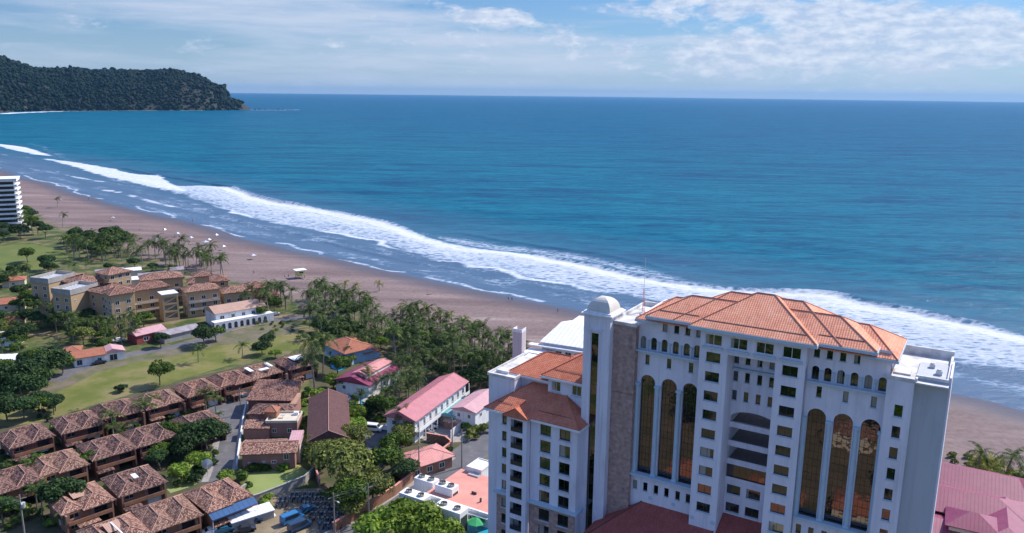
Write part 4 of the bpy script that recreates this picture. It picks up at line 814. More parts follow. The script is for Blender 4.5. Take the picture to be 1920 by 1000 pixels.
# main roofs
RF = MB(); RG = MB()
RF.hip(-24.4, 13.7, 1.0, 12.5, 55.35, 2.9, 4.6, 4.6, ridge=RG)
RF.hip(-22.3, 11.1, 0.0, 10.0, 56.35, 3.0, 5.7, 5.7, ridge=RG)
RF.hip(-17.8, 6.6, 0.02, 13.4, 56.37, 4.0, 6.8, 6.8, ridge=RG)
RF.hip(-14.9, 3.5, -1.2, 13.8, 56.3, 4.55, 8.0, 7.8, ridge=RG)
mr_ = hb('main_roof', RF, 'tile_hotel'); RG.build('ridge_cap', 'cap_hotel', mr_)
gl = MB(); gl.bar((-13.2, .15, 57.15), (1.8, .15, 57.15), .045, 4); gl.bar((-20.5, 1.35, 57.2), (-14.2, 1.35, 57.2), .045, 4); gl.bar((3.2, 1.35, 57.2), (9.3, 1.35, 57.2), .045, 4); gl.build('guard_strip', 'ridge_dark', mr_)
fa = MB(); fa.box(-15.0, 3.6, -1.3, -1.18, 55.75, 56.25); fa.box(3.48, 3.6, -1.18, 0, 55.75, 56.25); fa.box(-22.4, -14.9, -.12, 0, 55.85, 56.3); fa.box(3.6, 11.2, -.12, 0, 55.85, 56.3); fa.box(11.08, 11.2, 0, 9, 55.85, 56.3); fa.box(-24.5, -20.4, .88, 1.0, 54.85, 55.25); fa.box(9.6, 13.8, .88, 1.0, 54.85, 55.25); fa.box(13.68, 13.8, 1, 12, 54.85, 55.25)
hb('eaves_board', fa, 'trim_blue')
# left wing
WG = MB(); ws = Pieces('wing_ledge', 'trim_blue', hotel); rows = [34.5 - ST * i for i in range(12)]
up = [r for r in rows if r > 21]; lo = [r - .35 for r in rows if r < 21]
hu = [(x - 1.02, x + 1.02, z - 1.08, z + 1.08) for x in (-38.1, -34.4) for z in up]; hl = [(x - 1.02, x + 1.02, z - 1.08, z + 1.08) for x in (-38.1, -34.4) for z in lo]
cu_ = [(-46.75, -45.15, z - .9, z + .9) for z in up]; cl_ = [(-46.75, -45.15, z - .9, z + .9) for z in lo]
WG.wall(-41.0, -32.1, 20.9, 36.0, -3, hu, .25); WG.wall(-47.8, -45.1, 20.9, 36.0, -3, cu_, .25)
WG.face([(-32.1, -3, 0), (-32.1, 9, 0), (-32.1, 9, 36), (-32.1, -3, 36)]); WG.face([(-47.8, 9, 0), (-47.8, -3, 0), (-47.8, -3, 36), (-47.8, 9, 36)])
for h in hu + hl: window(hotel, 'wing_window', h[0], h[1], h[2], h[3], -2.8, bars=(1, 0), frame='metal_dark'); ws.box(h[0] - .15, h[1] + .15, -3.2, -3.0, h[2] - .14, h[2] - .003)
for h in cu_ + cl_: window(hotel, 'wing_window', h[0], h[1], h[2], h[3], -2.8, bars=(1, 0), frame='metal_dark'); ws.box(h[0] - .1, h[1] + .1, -3.2, -3.0, h[2] - .14, h[2] - .003)
SW = MB(); SW.wall(-41.0, -32.15, 0, 20.4, -3.003, hl, .25); SW.wall(-47.8, -45.1, 0, 20.4, -3.003, cl_, .25); hb('stone_base', SW, 'stone_cladding')
# balcony stack
bal = [(-44.3, -41.9, z - 1.25, z + 1.0) for z in rows if z > 4]
WG.wall(-45.1, -41.1, 0, 36.3, -4.2, bal, 1.3)
WG.face([(-41.1, -4.2, 0), (-41.1, -3, 0), (-41.1, -3, 36.3), (-41.1, -4.2, 36.3)]); WG.face([(-45.1, -3, 0), (-45.1, -4.2, 0), (-45.1, -4.2, 36.3), (-45.1, -3, 36.3)])
WG.face([(-45.1, -4.2, 36.3), (-41.1, -4.2, 36.3), (-43.1, -4.2, 37.5)])
for h in bal:
    b = MB(); b.bar((h[0], -4.1, h[2] + .95), (h[1], -4.1, h[2] + .95), .05, 4); b.box(h[0], h[1], -4.14, -4.1, h[2] + .08, h[2] + .8); hb('balcony_rail', b, 'dark_glass')
    window(hotel, 'balcony_door', h[0], h[1], h[2], h[3], -3.0, bars=(1, 0), frame='metal_dark')
ws.box(-41.1, -31.6, -3.55, -3.01, 20.4, 20.9); ws.box(-32.1, -31.6, -3.0, -.7, 20.4, 20.9); ws.box(-48.2, -45.1, -3.55, -3.01, 20.4, 20.9)
WG.box(-51.5, -46.1, 0, 12, 0, 40.8, 'u'); WG.box(-46.1, -32.7, 1.0, 14, 36, 37.5, 'u')
WG.wall(-40.2, -32.7, 37.0, 42.3, 1.5, [(-39.6, -37.8, 39.8, 41.6), (-35.6, -33.8, 39.8, 41.6)], .2); WG.face([(-40.2, 12, 37), (-40.2, 1.5, 37), (-40.2, 1.5, 42.3), (-40.2, 12, 42.3)])
for a in (-39.6, -35.6): window(hotel, 'paired_window', a, a + 1.8, 39.8, 41.6, 1.68, bars=(1, 0), fw=.09); ws.box(a - .1, a + 1.9, 1.35, 1.5, 39.66, 39.8)
WG.box(-46.1, -40.2, 2.6, 12, 37, 41.0, 'u'); hb('wing_wall', WG, 'plaster_white')
bf = MB(); bf.box(-51.7, -46.0, -.2, 12.0, 40.8, 41.0); bf.box(-51.7, -51.4, -.2, 14.5, 41.0, 41.35); bf.box(-51.4, -46.3, -.2, .1, 41.0, 41.3); bf.box(-46.3, -46.0, -.2, 3, 41.0, 41.3); bf.box(-50.9, -48.4, 1.5, 3.2, 41, 41.5); bf.box(-51.7, -46.0, 12.003, 14.5, 40.6, 40.8); hb('wing_flat_roof', bf, 'roof_slab')
q = MB(); q.box(-51.5, -46.2, 12.05, 14.4, 0, 40.5); q.box(-46.2, -34, 12.05, 20, 0, 36.5); hb('rear_wing', q, 'plaster_pink')
RF = MB(); RG = MB(); RF.hip(-50.0, -31.3, -3.9, 9.2, 36.3, 3.9, 6.3, 6.3, ridge=RG); RF.hip(-45.6, -40.6, -4.9, 3.0, 36.3, 1.55, 0.1, .1, axis='y', ridge=RG)
RF.hip(-41.3, -24.0, .7, 13.5, 42.55, 3.8, 6.4, 3, ridge=RG); RF.hip(-48.9, -38.0, 1.9, 14, 41.3, 3.0, 5, 1, ridge=RG)
wr = hb('wing_roof', RF, 'tile_wing'); RG.build('ridge_cap', 'cap_wing', wr)
q = Pieces('wing_eaves_board', 'trim_white', hotel); q.box(-50.1, -45.7, -4.02, -3.9, 35.85, 36.2); q.box(-40.5, -31.2, -4.02, -3.9, 35.85, 36.2); q.box(-31.3, -31.18, -3.9, 9, 35.85, 36.2); q.box(-41.4, -32.75, .58, .7, 42.1, 42.45); q.box(-41.42, -41.3, .7, 12, 42.1, 42.45); q.box(-49.0, -40.4, 1.78, 1.9, 40.85, 41.2)
g = MB(); g.bar((-48.0, -2.3, 37.35), (-45.0, -2.3, 37.35), .035, 4); g.bar((-40.0, -2.3, 37.35), (-33.5, -2.3, 37.35), .035, 4); g.bar((-39.4, 2.3, 43.6), (-33, 2.3, 43.6), .035, 4); g.build('guard_strip', 'ridge_dark', wr)
# podium roofs in front
RF = MB(); RG = MB(); RF.hip(-29.5, -9.4, -8.0, 15.0, 19.0, 5.9, 9, 0, ridge=RG); RF.hip(-9.38, -2.15, -6, 15.5, 19.8, 5.1, 0, 0, ridge=None)
pr = hb('podium_roof', RF, 'tile_wine'); RG.build('ridge_cap', 'ridge_dark', pr)
q = MB(); q.box(-28.8, -2.2, -6.8, -.8, 0, 19.0, 't'); hb('podium_wall', q, 'plaster_white')
for x, z in ((-20.6, 24.9), (-16.6, 24.95), (-12.9, 24.5), (-9.6, 24.55)):
    q = MB(); yy = 1.5 if x < -14 else 0; q.cyl(0, 0, 0, .12, .34, n=14); me = q.mesh('wall_lamp', 'trim_blue'); o = link('wall_lamp', me, hotel, (x, yy, z)); o.rotation_euler = (R(90), 0, 0)
# cupola light on the podium roof edge
q = MB(); n = 12
for k in range(5):
    a0, a1 = math.pi / 2 * k / 5, math.pi / 2 * (k + 1) / 5; q.cyl(-11.0, -6.9, 20.4 + 1.3 * math.sin(a0), 20.4 + 1.3 * math.sin(a1), 1.3 * math.cos(a0), 1.3 * math.cos(a1) + .001, n, cap=False)
hb('skylight_dome', q, 'trim_white')
# radio mast on the left terrace
mast = thing('radio_mast', 'thin red and white lattice radio mast on the hotel roof terrace', 'mast', H(-26.3, 9.0, 54.15), HT)
q = MB(); 
for a in range(3): q.bar((.25 * math.cos(a * 2.09), .25 * math.sin(a * 2.09), 0), (.12 * math.cos(a * 2.09), .12 * math.sin(a * 2.09), 4), .03, 4)
for i in range(8):
    for a in range(3): r_ = .25 - .13 * i / 8; q.bar((r_ * math.cos(a * 2.09), r_ * math.sin(a * 2.09), i * .5), (r_ * math.cos(a * 2.09 + 2.09), r_ * math.sin(a * 2.09 + 2.09), i * .5 + .5), .02, 3)
q.build('lattice', 'mast_red', mast); q = MB(); q.bar((0, 0, 4), (0, 0, 9.5), .04, 4); q.build('rod', 'steel_pale', mast)
for x, y, h in ((-27.0, 12, 1.6), (-25.2, 12.5, 1.8), (-24.8, 11, 1.2)):
    a = thing('roof_aerial', {12: 'short aerial with crossbars at the back left of the hotel roof terrace', 12.5: 'tallest short aerial in the middle of the hotel roof terrace', 11: 'lowest aerial, nearest the hotel tiled roof'}[y], 'aerial', H(x, y, 54.15), HT, 'aerials on the hotel roof terrace'); q = MB(); q.bar((0, 0, 0), (0, 0, h), .04, 4); q.bar((-.5, 0, h * .85), (.5, 0, h * .85), .03, 4); q.bar((-.3, 0, h * .6), (.3, 0, h * .6), .03, 4); q.build('pole', 'steel_pale', a)
# ---------------------------------------------------------------- houses
def wins(parent, side, w, d, items, glass='dark_glass', frame='trim_white', name='window'):
    """windows set on a wall of a box w x d centred on the thing: side f (-y), r (+x), l (-x), b (+y); items (along, z0, width, height)"""
    for (u, z0, ww, hh) in items:
        o = window(parent, name, 0, ww, z0, z0 + hh, 0, bars=(1, 0), glass=glass, frame=frame, fw=.09)
        if side == 'f': o.location = (u - ww / 2, -d / 2 - .03, z0)
        elif side == 'r': o.location = (w / 2 + .03, u - ww / 2, z0); o.rotation_euler = (0, 0, R(90))
        elif side == 'l': o.location = (-w / 2 - .03, u + ww / 2, z0); o.rotation_euler = (0, 0, R(-90))
        else: o.location = (u + ww / 2, d / 2 + .03, z0); o.rotation_euler = (0, 0, R(180))
def house(name, label, cat, c, rz, w, d, h, wall, roof, kind='hip', rise=1.6, over=.6, front=(), right=(), left=(), group=None, ridge='ridge_clay', axis='x', glass='dark_glass', frame='trim_white', base=0.0):
    t = thing(name, label, cat, (c[0], c[1], base), R(rz), group)
    b = MB(); b.box(-w / 2, w / 2, -d / 2, d / 2, 0, h, 'u')
    if kind == 'gable':
        if axis == 'x':
            for s in (-1, 1): b.face([(s * w / 2, s * -d / 2, h), (s * w / 2, s * d / 2, h), (s * w / 2, 0, h + rise * .93)])
        else:
            for s in (-1, 1): b.face([(s * w / 2, s * d / 2, h), (s * -w / 2, s * d / 2, h), (0, s * d / 2, h + rise * .93)])
    b.build('wall', wall, t)
    r = MB(); g = MB(); x0, x1, y0, y1 = -w / 2 - over, w / 2 + over, -d / 2 - over, d / 2 + over
    if kind == 'hip': r.hip(x0, x1, y0, y1, h + .2, rise, axis=axis, ridge=g if ridge else None)
    elif kind == 'gable': r.hip(x0, x1, y0, y1, h + .2, rise, 0, 0, axis=axis, ridge=g if ridge else None)
    elif kind == 'shed':
        r.slope([(x0, y0, h + .15), (x1, y0, h + .15), (x1, y1, h + .15 + rise), (x0, y1, h + .15 + rise)])
        for p, q in (((x0, y0), (x1, y0)),): r.face([(p[0], p[1], h - .03), (q[0], q[1], h - .03), (q[0], q[1], h + .15), (p[0], p[1], h + .15)])
        r.face([(x0, y1, h), (x0, y0, h - .03), (x0, y0, h + .15), (x0, y1, h + .15 + rise)]); r.face([(x1, y0, h - .03), (x1, y1, h), (x1, y1, h + .15 + rise), (x1, y0, h + .15)]); r.face([(x1, y1, h), (x0, y1, h), (x0, y1, h + .15 + rise), (x1, y1, h + .15 + rise)])
    else:
        r.box(x0, x1, y0, y1, h + .003, h + .15)
        for q in ((x0, x1, y0, y0 + .2), (x0, x1, y1 - .2, y1), (x0, x0 + .2, y0 + .2, y1 - .2), (x1 - .2, x1, y0 + .2, y1 - .2)): r.box(*q, h + .15, h + .15 + rise)
    ro = r.build('roof', roof, t)
    if g.f: g.build('ridge_cap', ridge, ro)
    wins(t, 'f', w, d, front, glass, frame); wins(t, 'r', w, d, right, glass, frame); wins(t, 'l', w, d, left, glass, frame)
    return t
def part(t, name, mat, *boxes):
    b = MB()
    for q in boxes: b.box(*q)
    return b.build(name, mat, t)
# ------- terrace of brick villas: two parallel hips joined by a cross roof, balcony and garage on the lower side
VM = {}
def villa(px, py, label, tile, var=0, garage=True, wall='orange_wall', side='brick_wall', panels=None, well=False):
    c = G(px, py, 6.2); t = thing('villa', label, 'house', (c.x, c.y, 0), R(45 + random.uniform(-2.5, 2.5)), 'tiled brick villas', (.94, 1.02, random.uniform(.84, .90)))
    key = (tile, wall, side, var); sp_, yl, yr = [(.5, -6.0, -5.4), (-.7, -4.9, -6.0), (.1, -5.9, -5.9)][var]
    if key not in VM:
        W_ = MB()
        W_.wall(-4.7, 4.7, 2.75, 5.35, -4.9, [(-3.9, -1.9, 3.5, 4.9), (1.2, 4.0, 2.85, 5.0)], .6); W_.wall(-4.7, 4.7, 0, 2.75, -5.0, [(-3.8, -2.4, .9, 2.2), (.9, 4.2, 0, 2.3)], .4)
        W_.face([(-4.7, -5, 2.75), (4.7, -5, 2.75), (4.7, -4.9, 2.75), (-4.7, -4.9, 2.75)])
        W_.box(-4.7, 4.7, -4.3, 4.9, 0, 5.35, 'fu'); W_.box(-4.7, -4.69, -4.9, -4.3, 0, 5.35); W_.box(4.69, 4.7, -4.9, -4.3, 0, 5.35)
        for x in (-4.95, 4.6): W_.box(x, x + .35, -5.9, -5.0, 0, 5.3)
        F_ = MB(); F_.box(-4.6, 4.6, -6.0, -5.0, 2.6, 2.78); F_.box(-4.6, 4.6, -6.0, -5.85, 2.78, 3.55)
        Rf = MB(); Rg = MB(); Rf.hip(-5.6, sp_, yl, 5.5, 5.45, 1.65, axis='y', ridge=Rg); Rf.hip(sp_ - .7, 5.6, yr, 5.6, 5.46, 1.75, axis='y', ridge=Rg); Rf.hip(-5.5, 5.5, -.2, 5.7, 5.44, 1.72, ridge=Rg)
        P_ = MB(); P_.hip(*((-5.0, -1.0) if var != 1 else (-3.0, 1.6)), -7.6, -5.95, 2.35, .5, 1.2, 1.2); P_.box(-2.8, -2.5, -7.4, -7.1, 0, 2.3); P_.box(-1.5, -1.2, -7.4, -7.1, 0, 2.3)
        gd = MB(); gd.box(.95, 4.15, -4.75, -4.65, 0, 2.28); L_ = MB(); L_.box(1.25, 3.95, -4.5, -4.4, 2.9, 4.95)
        VM[key] = (W_.mesh('wall', side), F_.mesh('balcony', wall), Rf.mesh('roof', tile), Rg.mesh('ridge_cap', 'ridge_clay'), P_.mesh('porch_roof', tile), gd.mesh('garage_door', 'trim_white'), L_.mesh('sliding_door', 'dark_glass'))
    a = VM[key]; link('wall', a[0], t); link('balcony', a[1], t); ro = link('roof', a[2], t); link('ridge_cap', a[3], ro); link('porch_roof', a[4], t); link('sliding_door', a[6], t)
    if garage: link('garage_door', a[5], t)
    window(t, 'window', -3.9, -1.9, 3.5, 4.9, -4.55, bars=(1, 0), glass='dark_glass'); window(t, 'window', -3.8, -2.4, .9, 2.2, -4.75, bars=(1, 0), glass='dark_glass')
    wins(t, 'l', 9.4, 9.8, [(-2.5, 3.4, 1.2, 1.3), (2.2, 3.4, 1.2, 1.3), (-1, .9, 1.0, 1.2)])
    if well: q = MB(); q.slope([(-1.6, -1.2, 6.5), (1.3, -1.2, 6.45), (1.5, 1.8, 7.25), (-1.8, 1.8, 7.3)]); q.build('light_well_cover', well, t)
    if panels:
        for (x, y, w_, l_) in panels:
            q = MB(); sl = .56; zc = 6.4
            q.box(x, x + w_, y, y + l_, 7.0, 7.18); q.build('roof_panel', 'tin_white', t)
    q = MB(); q.cyl(2.6, 3.0, 6.6, 7.5, .5, n=10); 
    return t
V_ = [
 (46, 807, 'first villa of the top row from the left, reddish brown hip roof beside dark trees', 'tile_brown', 1, 0, 0), (143, 783, 'second villa of the top row, beside the dark shrub clump, palm at its corner', 'tile_brown', 1, 0, 0),
 (217, 758, 'third villa from the left in the top row, orange pier at its right corner', 'tile_brown', 1, 0, 0), (296, 740, 'villa in the top row with white garage door and street lamp in front', 'tile_brown', 1, 0, 0),
 (368, 719, 'fifth villa from the left in the top row, red tiles, backing onto the grass field', 'tile_red', 1, 0, 0), (432, 702, 'villa in the top row next to the one with white roof panels', 'tile_red', 1, 0, 0),
 (487, 687, 'villa with three white panels laid on its red tiled roof', 'tile_red', 0, 0, 1), (553, 671, 'last villa of the row by the tall palms, one broad white panel on its roof', 'tile_red', 1, 0, 2),
 (372, 780, 'low dark roofed villa half hidden by the round tree near the street', 'tile_brown', 0, 0, 0), (281, 804, 'villa with dark grey brown roof between the shrubs and the second row garage', 'tile_brown', 0, 0, 0),
 (199, 828, 'darkest roofed villa of the second row with long orange balcony', 'tile_brown', 0, 0, 0), (105, 858, 'villa with patchy pinkish brown tiles and tall window over a lime bush', 'tile_brown', 0, 0, 0),
 (17, 889, 'villa cut by the left edge of the photo, orange wall and dark roof', 'tile_brown', 0, 0, 0), (250, 889, 'dark roofed villa with a small bright skylight in the middle of its roof', 'tile_brown', 1, 0, 0),
 (147, 922, 'large villa with orange sheet over the light well of its roof', 'tile_rust', 0, 'tin_tan', 0), (408, 916, 'villa with a long blue awning along its balcony', 'tile_rust', 0, 0, 0),
 (312, 950, 'villa with pinkish rust tiles left of the blue awning villa', 'tile_rust', 0, 0, 0), (214, 986, 'villa at the bottom edge with orange sheet and white gutter in its roof', 'tile_rust', 0, 'tin_tan', 0)]
for i, (x, y, lb, tl, gr, wl_, pn) in enumerate(V_):
    t = villa(x, y, lb, 'tile_pale' if i in (3, 6, 11, 16) else tl, var=(i * 2) % 3, garage=bool(gr), well=wl_, wall='orange_wall', side='orange_wall' if y > 840 else 'brick_wall', panels=[(-4.6, -2.5, 1.3, 4.4), (-1.6, -3.6, 3.2, 1.6), (2.4, -2.0, 1.3, 4.0)] if pn == 1 else [(-1.6, -2.0, 4.6, 4.0)] if pn == 2 else None)
    if y == 916:
        q = MB(); q.slope([(-5.4, -7.6, 4.3), (5.4, -7.6, 4.3), (5.4, -5.7, 5.25), (-5.4, -5.7, 5.25)]); q.face([(-5.4, -7.6, 4.05), (5.4, -7.6, 4.05), (5.4, -7.6, 4.3), (-5.4, -7.6, 4.3)]); q.build('awning', 'awning_blue', t); part(t, 'awning_post', 'trim_white', (-5.3, -5.2, -7.5, -7.4, 0, 4.1)); part(t, 'awning_post', 'trim_white', (5.2, 5.3, -7.5, -7.4, 0, 4.1))
    if y == 889 and x == 250: q = MB(); q.box(-.6, .5, -2.0, .4, 6.9, 7.15); q.build('skylight', 'tin_white', t)
    if y == 986: part(t, 'gutter', 'trim_white', (-.2, .1, -4.2, 1.6, 7.1, 7.25))
    if y == 740 or y == 758: part(t, 'pier', 'orange_wall', (5.0, 5.5, -6.5, -5.9, 0, 5.0))
    if x == 487: part(t, 'pier', 'orange_wall', (4.9, 5.6, -8.2, -7.5, 0, 5.6))
# ------- houses between the street and the brown roof
def at(px, py, z=0): return G(px, py, z)
c = at(508, 836, 4.5); house('tiled_house', 'low house with rust tiled roof and long rose brown wall behind the lawn', 'house', (c.x, c.y), 7, 12.4, 7.5, 4.2, 'rose_wall', 'tile_rust', 'gable', 1.1, .6, front=[(-1.2, 1.7, .7, .6), (1.2, 1.6, 1.2, .8), (4.2, 2.4, 1.3, 1.6), (-4.6, 1.6, .6, .6)])
c = at(555, 822, 5); house('house_annex', 'narrow pink sheet roofed annex at the right end of the low tiled house', 'annex', (c.x, c.y), 7, 2.6, 7.0, 4.9, 'cream_wall', 'tin_rosy', 'shed', .5, .2)
c = at(514, 730, 6); house('tiled_house', 'broad mottled red tiled house facing the villa with white roof panels', 'house', (c.x, c.y), 0, 12, 10, 4.6, 'brick_wall', 'tile_red', 'shed', 2.2, .5, front=[(-3, 1, 1.4, 1.4), (2, 1, 1.4, 1.4)])
c = at(510, 758, 5); house('tiled_house', 'brown tiled hip roofed house between the mottled roof and the cream terrace', 'house', (c.x, c.y), 0, 11, 7, 3.4, 'rose_wall', 'tile_brown', 'hip', 1.4, .4, front=[(-3.6, 1, 1.2, 1.3)])
c = at(548, 748, 4); house('house_annex', 'small flat annex with an orange roof sheet on its right side', 'annex', (c.x, c.y), 0, 3.2, 6, 3.6, 'rose_wall', 'tin_tan', 'shed', .9, .1)
c = at(510, 768, 6); house('roof_lantern', 'little square room with a bright orange pyramid roof above the cream terrace', 'turret', (c.x, c.y), 0, 3.2, 3.2, 5.8, 'orange_wall', 'tile_orange', 'hip', 1.2, .25)
c = at(533, 784, 4); t = house('terrace_house', 'flat roofed house with a cream tiled terrace and thin railing', 'house', (c.x, c.y), 3, 8.2, 6.5, 4, 'rose_wall', 'cream_wall', 'flat', .5, .1, front=[(-2, 1.2, 1.2, 1.2), (2, 1.2, 1.2, 1.2)])
part(t, 'water_tank', 'trim_white', (2.2, 3.4, 1.4, 2.4, 4.2, 5.0)); part(t, 'terrace_table', 'steel_pale', (-.9, .3, -.5, .2, 4.85, 4.92), (-.35, -.25, -.2, -.1, 4.15, 4.85))
c = at(483, 796, 3.4); house('tiled_house', 'small mottled tiled lean-to left of the cream terrace', 'annex', (c.x, c.y), 3, 6.5, 3.6, 3, 'rose_wall', 'tile_rust', 'shed', .8, .3)
c = at(616, 775, 6); house('gabled_hall', 'long hall with a dark brown shingle gable roof and white front gable', 'building', (c.x, c.y), 13, 10, 28.5, 4.6, 'white_wall', 'shingle_dark', 'gable', 2.6, .5, axis='y', ridge='ridge_clay', front=[(-2.5, 1, 1.4, 1.5), (2.5, 1, 1.4, 1.5)])
# pink roofed hotel block with walkways
c = at(803, 742, 7); t = house('motel', 'long white two storey block under a bright pink metal roof', 'motel', (c.x, c.y), -22, 8.4, 31, 6.2, 'white_wall', 'tin_pink', 'gable', 2.0, .8, axis='y', ridge='tin_salmon', right=[(-13.5 + 3.4 * i, 3.6, 1.3, 1.5) for i in range(9)] + [(-13.5 + 3.4 * i, .8, 1.3, 1.5) for i in range(9)], front=[(-2, 1, 1.2, 1.5), (-2, 4, 1.2, 1.4), (2, 4, 1.2, 1.4)])
part(t, 'walkway', 'concrete', (4.2, 5.6, -15.5, 15.5, 2.95, 3.1)); q = MB(); q.box(5.5, 5.6, -15.5, 15.5, 3.1, 4.0); q.build('balustrade', 'trim_white', t)
for i in range(10): part(t, 'post', 'trim_white', (5.35, 5.55, -15.4 + 3.4 * i, -15.2 + 3.4 * i, 0, 6.2))
c = at(690, 696, 5); t = house('pink_house', 'white house with a magenta pink metal roof and raised middle section', 'house', (c.x, c.y), -24, 12, 17, 4, 'white_wall', 'tin_magenta', 'gable', 2.0, .5, axis='y', ridge=None, front=[(-3, 1.5, 1.3, 1.3), (3, 1.5, 1.3, 1.3)], right=[(-5, 1.2, 1.3, 1.4), (0, 1.2, 1.3, 1.4)])
q = MB(); q.hip(-1.5, 4.0, -6.5, 8, 6.3, .8, 0, 0, axis='y'); q.build('raised_roof', 'tin_salmon', t); part(t, 'raised_wall', 'white_wall', (-1.2, 3.7, -6.2, 7.7, 5, 6.2))
c = at(653, 641, 5.5); house('poolside_house', 'blue walled house with an orange red hip roof beside the palms', 'house', (c.x, c.y), -48, 15, 11, 4.2, 'blue_wall', 'tile_orange', 'hip', 2.3, .8, front=[(-3, 1, 1.6, 1.6), (2, 1, 1.6, 1.6)])
c = at(689, 652, 3.5); house('pavilion', 'small orange tiled pavilion joined to the right of the blue walled house', 'pavilion', (c.x, c.y), -48, 6, 6, 2.6, 'blue_wall', 'tile_orange', 'hip', 1.0, .5)
c = at(649, 664, 3); house('pool_shelter', 'salmon roofed shelter over the edge of the swimming pool', 'shelter', (c.x, c.y), -20, 6.5, 3.6, 2.5, 'blue_wall', 'tin_salmon', 'hip', .7, .5, ridge=None)
c = at(893, 750, 6); t = house('guest_house', 'small white house with a pale pink roof beside the hotel wing', 'house', (c.x, c.y), -25, 7, 14.5, 5.4, 'white_wall', 'tin_rosy', 'gable', 1.1, .5, axis='y', ridge=None, front=[(-1.6, 3.4, 1, 1.2), (1.6, 3.4, 1, 1.2), (-1.6, .8, 1, 1.2)], right=[(-4, 3.2, 1.2, 1.2), (0, 3.2, 1.2, 1.2)])
c = at(856, 758, 4.5); house('carport', 'teal metal roof over the yard between the pink roofed blocks', 'shelter', (c.x, c.y), -25, 4.5, 11, 3.0, 'concrete', 'tin_teal', 'gable', 1.0, .5, axis='y', ridge=None)
c = at(850, 784, 2.8); house('shed', 'low brown shed behind the parked pickups', 'shed', (c.x, c.y), -20, 4, 3, 2.2, 'rose_wall', 'tin_tan', 'shed', .5, .3)
c = at(790, 851, 4); t = house('bungalow', 'bungalow with a salmon metal hip roof behind the orange garden wall', 'house', (c.x, c.y), 38, 13, 7.5, 3, 'orange_wall', 'tin_salmon', 'hip', 1.5, .7, ridge='ridge_clay', front=[(-3.5, .8, 1.6, 1.4), (0, .8, 1.6, 1.4), (3.5, .8, 1.6, 1.4)])
c = at(760, 868, 3.2); house('bungalow_wing', 'low salmon roofed wing at the left end of the bungalow', 'annex', (c.x, c.y), 38, 4, 6, 2.4, 'orange_wall', 'tin_rosy', 'shed', .5, .4)
# flat roofed service building with cooling plant
t = thing('service_building', 'low building with a flat salmon roof next to the hotel wing', 'building', (-8.5, 162.5, 0), R(-31)); b = MB(); b.box(-7.5, 9, -6.5, 7, 0, 3.8, 'u'); b.build('wall', 'white_wall', t); M('salmon_roof', (.66, .30, .23), (.56, .24, .19), scale=.3, contrast=1.3); part(t, 'roof', 'salmon_roof', (-7.7, 9.2, -6.7, 7.2, 3.8, 4.0)); part(t, 'parapet', 'white_wall', (-7.8, 9.3, -7.2, -6.71, 3.5, 4.2)); part(t, 'gutter', 'steel_pale', (-7.8, 9.3, -8.0, -7.21, 3.3, 3.45)); part(t, 'vent', 'metal_dark', (1, 2.2, -1.4, -1.1, 4, 4.5), (4.6, 4.9, -3.6, -3.2, 4, 4.9)); part(t, 'roof_hatch', 'steel_pale', (-4.6, -1.8, 5.4, 6.6, 4, 4.35))
wins(t, 'f', 15, 13, [(-4, 1, 1.2, 1.2), (0, 1, 1.2, 1.2), (4, 1, 1.2, 1.2)])
t = house('guard_room', 'small pale block with a flat roof against the hotel wall above the salmon roof', 'annex', tuple(at(900, 880, 4)[:2]), -31, 4, 5, 5.0, 'white_wall', 'white_wall', 'flat', .2, .1)
for i, (x, y, w_, d_, h_, lb) in enumerate([(800, 897, 5.2, 2.5, 5.2, 'white cooling tower nearest the bungalow wall, fan on top'), (838, 909, 4.6, 2.6, 5.8, 'tall white cooling tower against the salmon roof'), (778, 926, 6.5, 2.8, 5.2, 'wide white cooling tower above the big green tree'), (845, 950, 6.8, 3.0, 5.6, 'largest white cooling tower nearest the green umbrellas')]):
    c = at(x, y, h_); t = thing('cooling_tower', lb, 'cooling tower', (c.x, c.y, 0), R(-31), 'cooling towers beside the service building'); b = MB(); b.box(-w_ / 2, w_ / 2, -d_ / 2, d_ / 2, 0, h_, 'u')
    for k in range(6): xx = -w_ / 2 + w_ * (k + .5) / 6; b.box(xx - .06, xx + .06, -d_ / 2 - .08, -d_ / 2, .4, h_ - .2)
    b.build('casing', 'trim_white', t); part(t, 'louvre', 'metal_dark', (w_ / 2, w_ / 2 + .03, -d_ / 2 + .3, d_ / 2 - .3, .6, h_ - 1.2))
    for s in (-1, 1):
        q = MB(); q.cyl(s * w_ / 4, 0, h_, h_ + .45, .8, .72, 16, cap=False); q.cyl(s * w_ / 4, 0, h_ + .02, h_ + .1, .7, n=12); q.build('fan_collar', 'concrete', t); f = MB()
        f.cyl(s * w_ / 4, 0, h_ + .3, h_ + .44, .16, n=6)
        for k in range(4): a = k * 1.57; f.face([(s * w_ / 4, 0, h_ + .4), (s * w_ / 4 + .66 * math.cos(a), .66 * math.sin(a), h_ + .35), (s * w_ / 4 + .66 * math.cos(a + .5), .66 * math.sin(a + .5), h_ + .42)])
        f.build('fan', 'metal_dark', t)
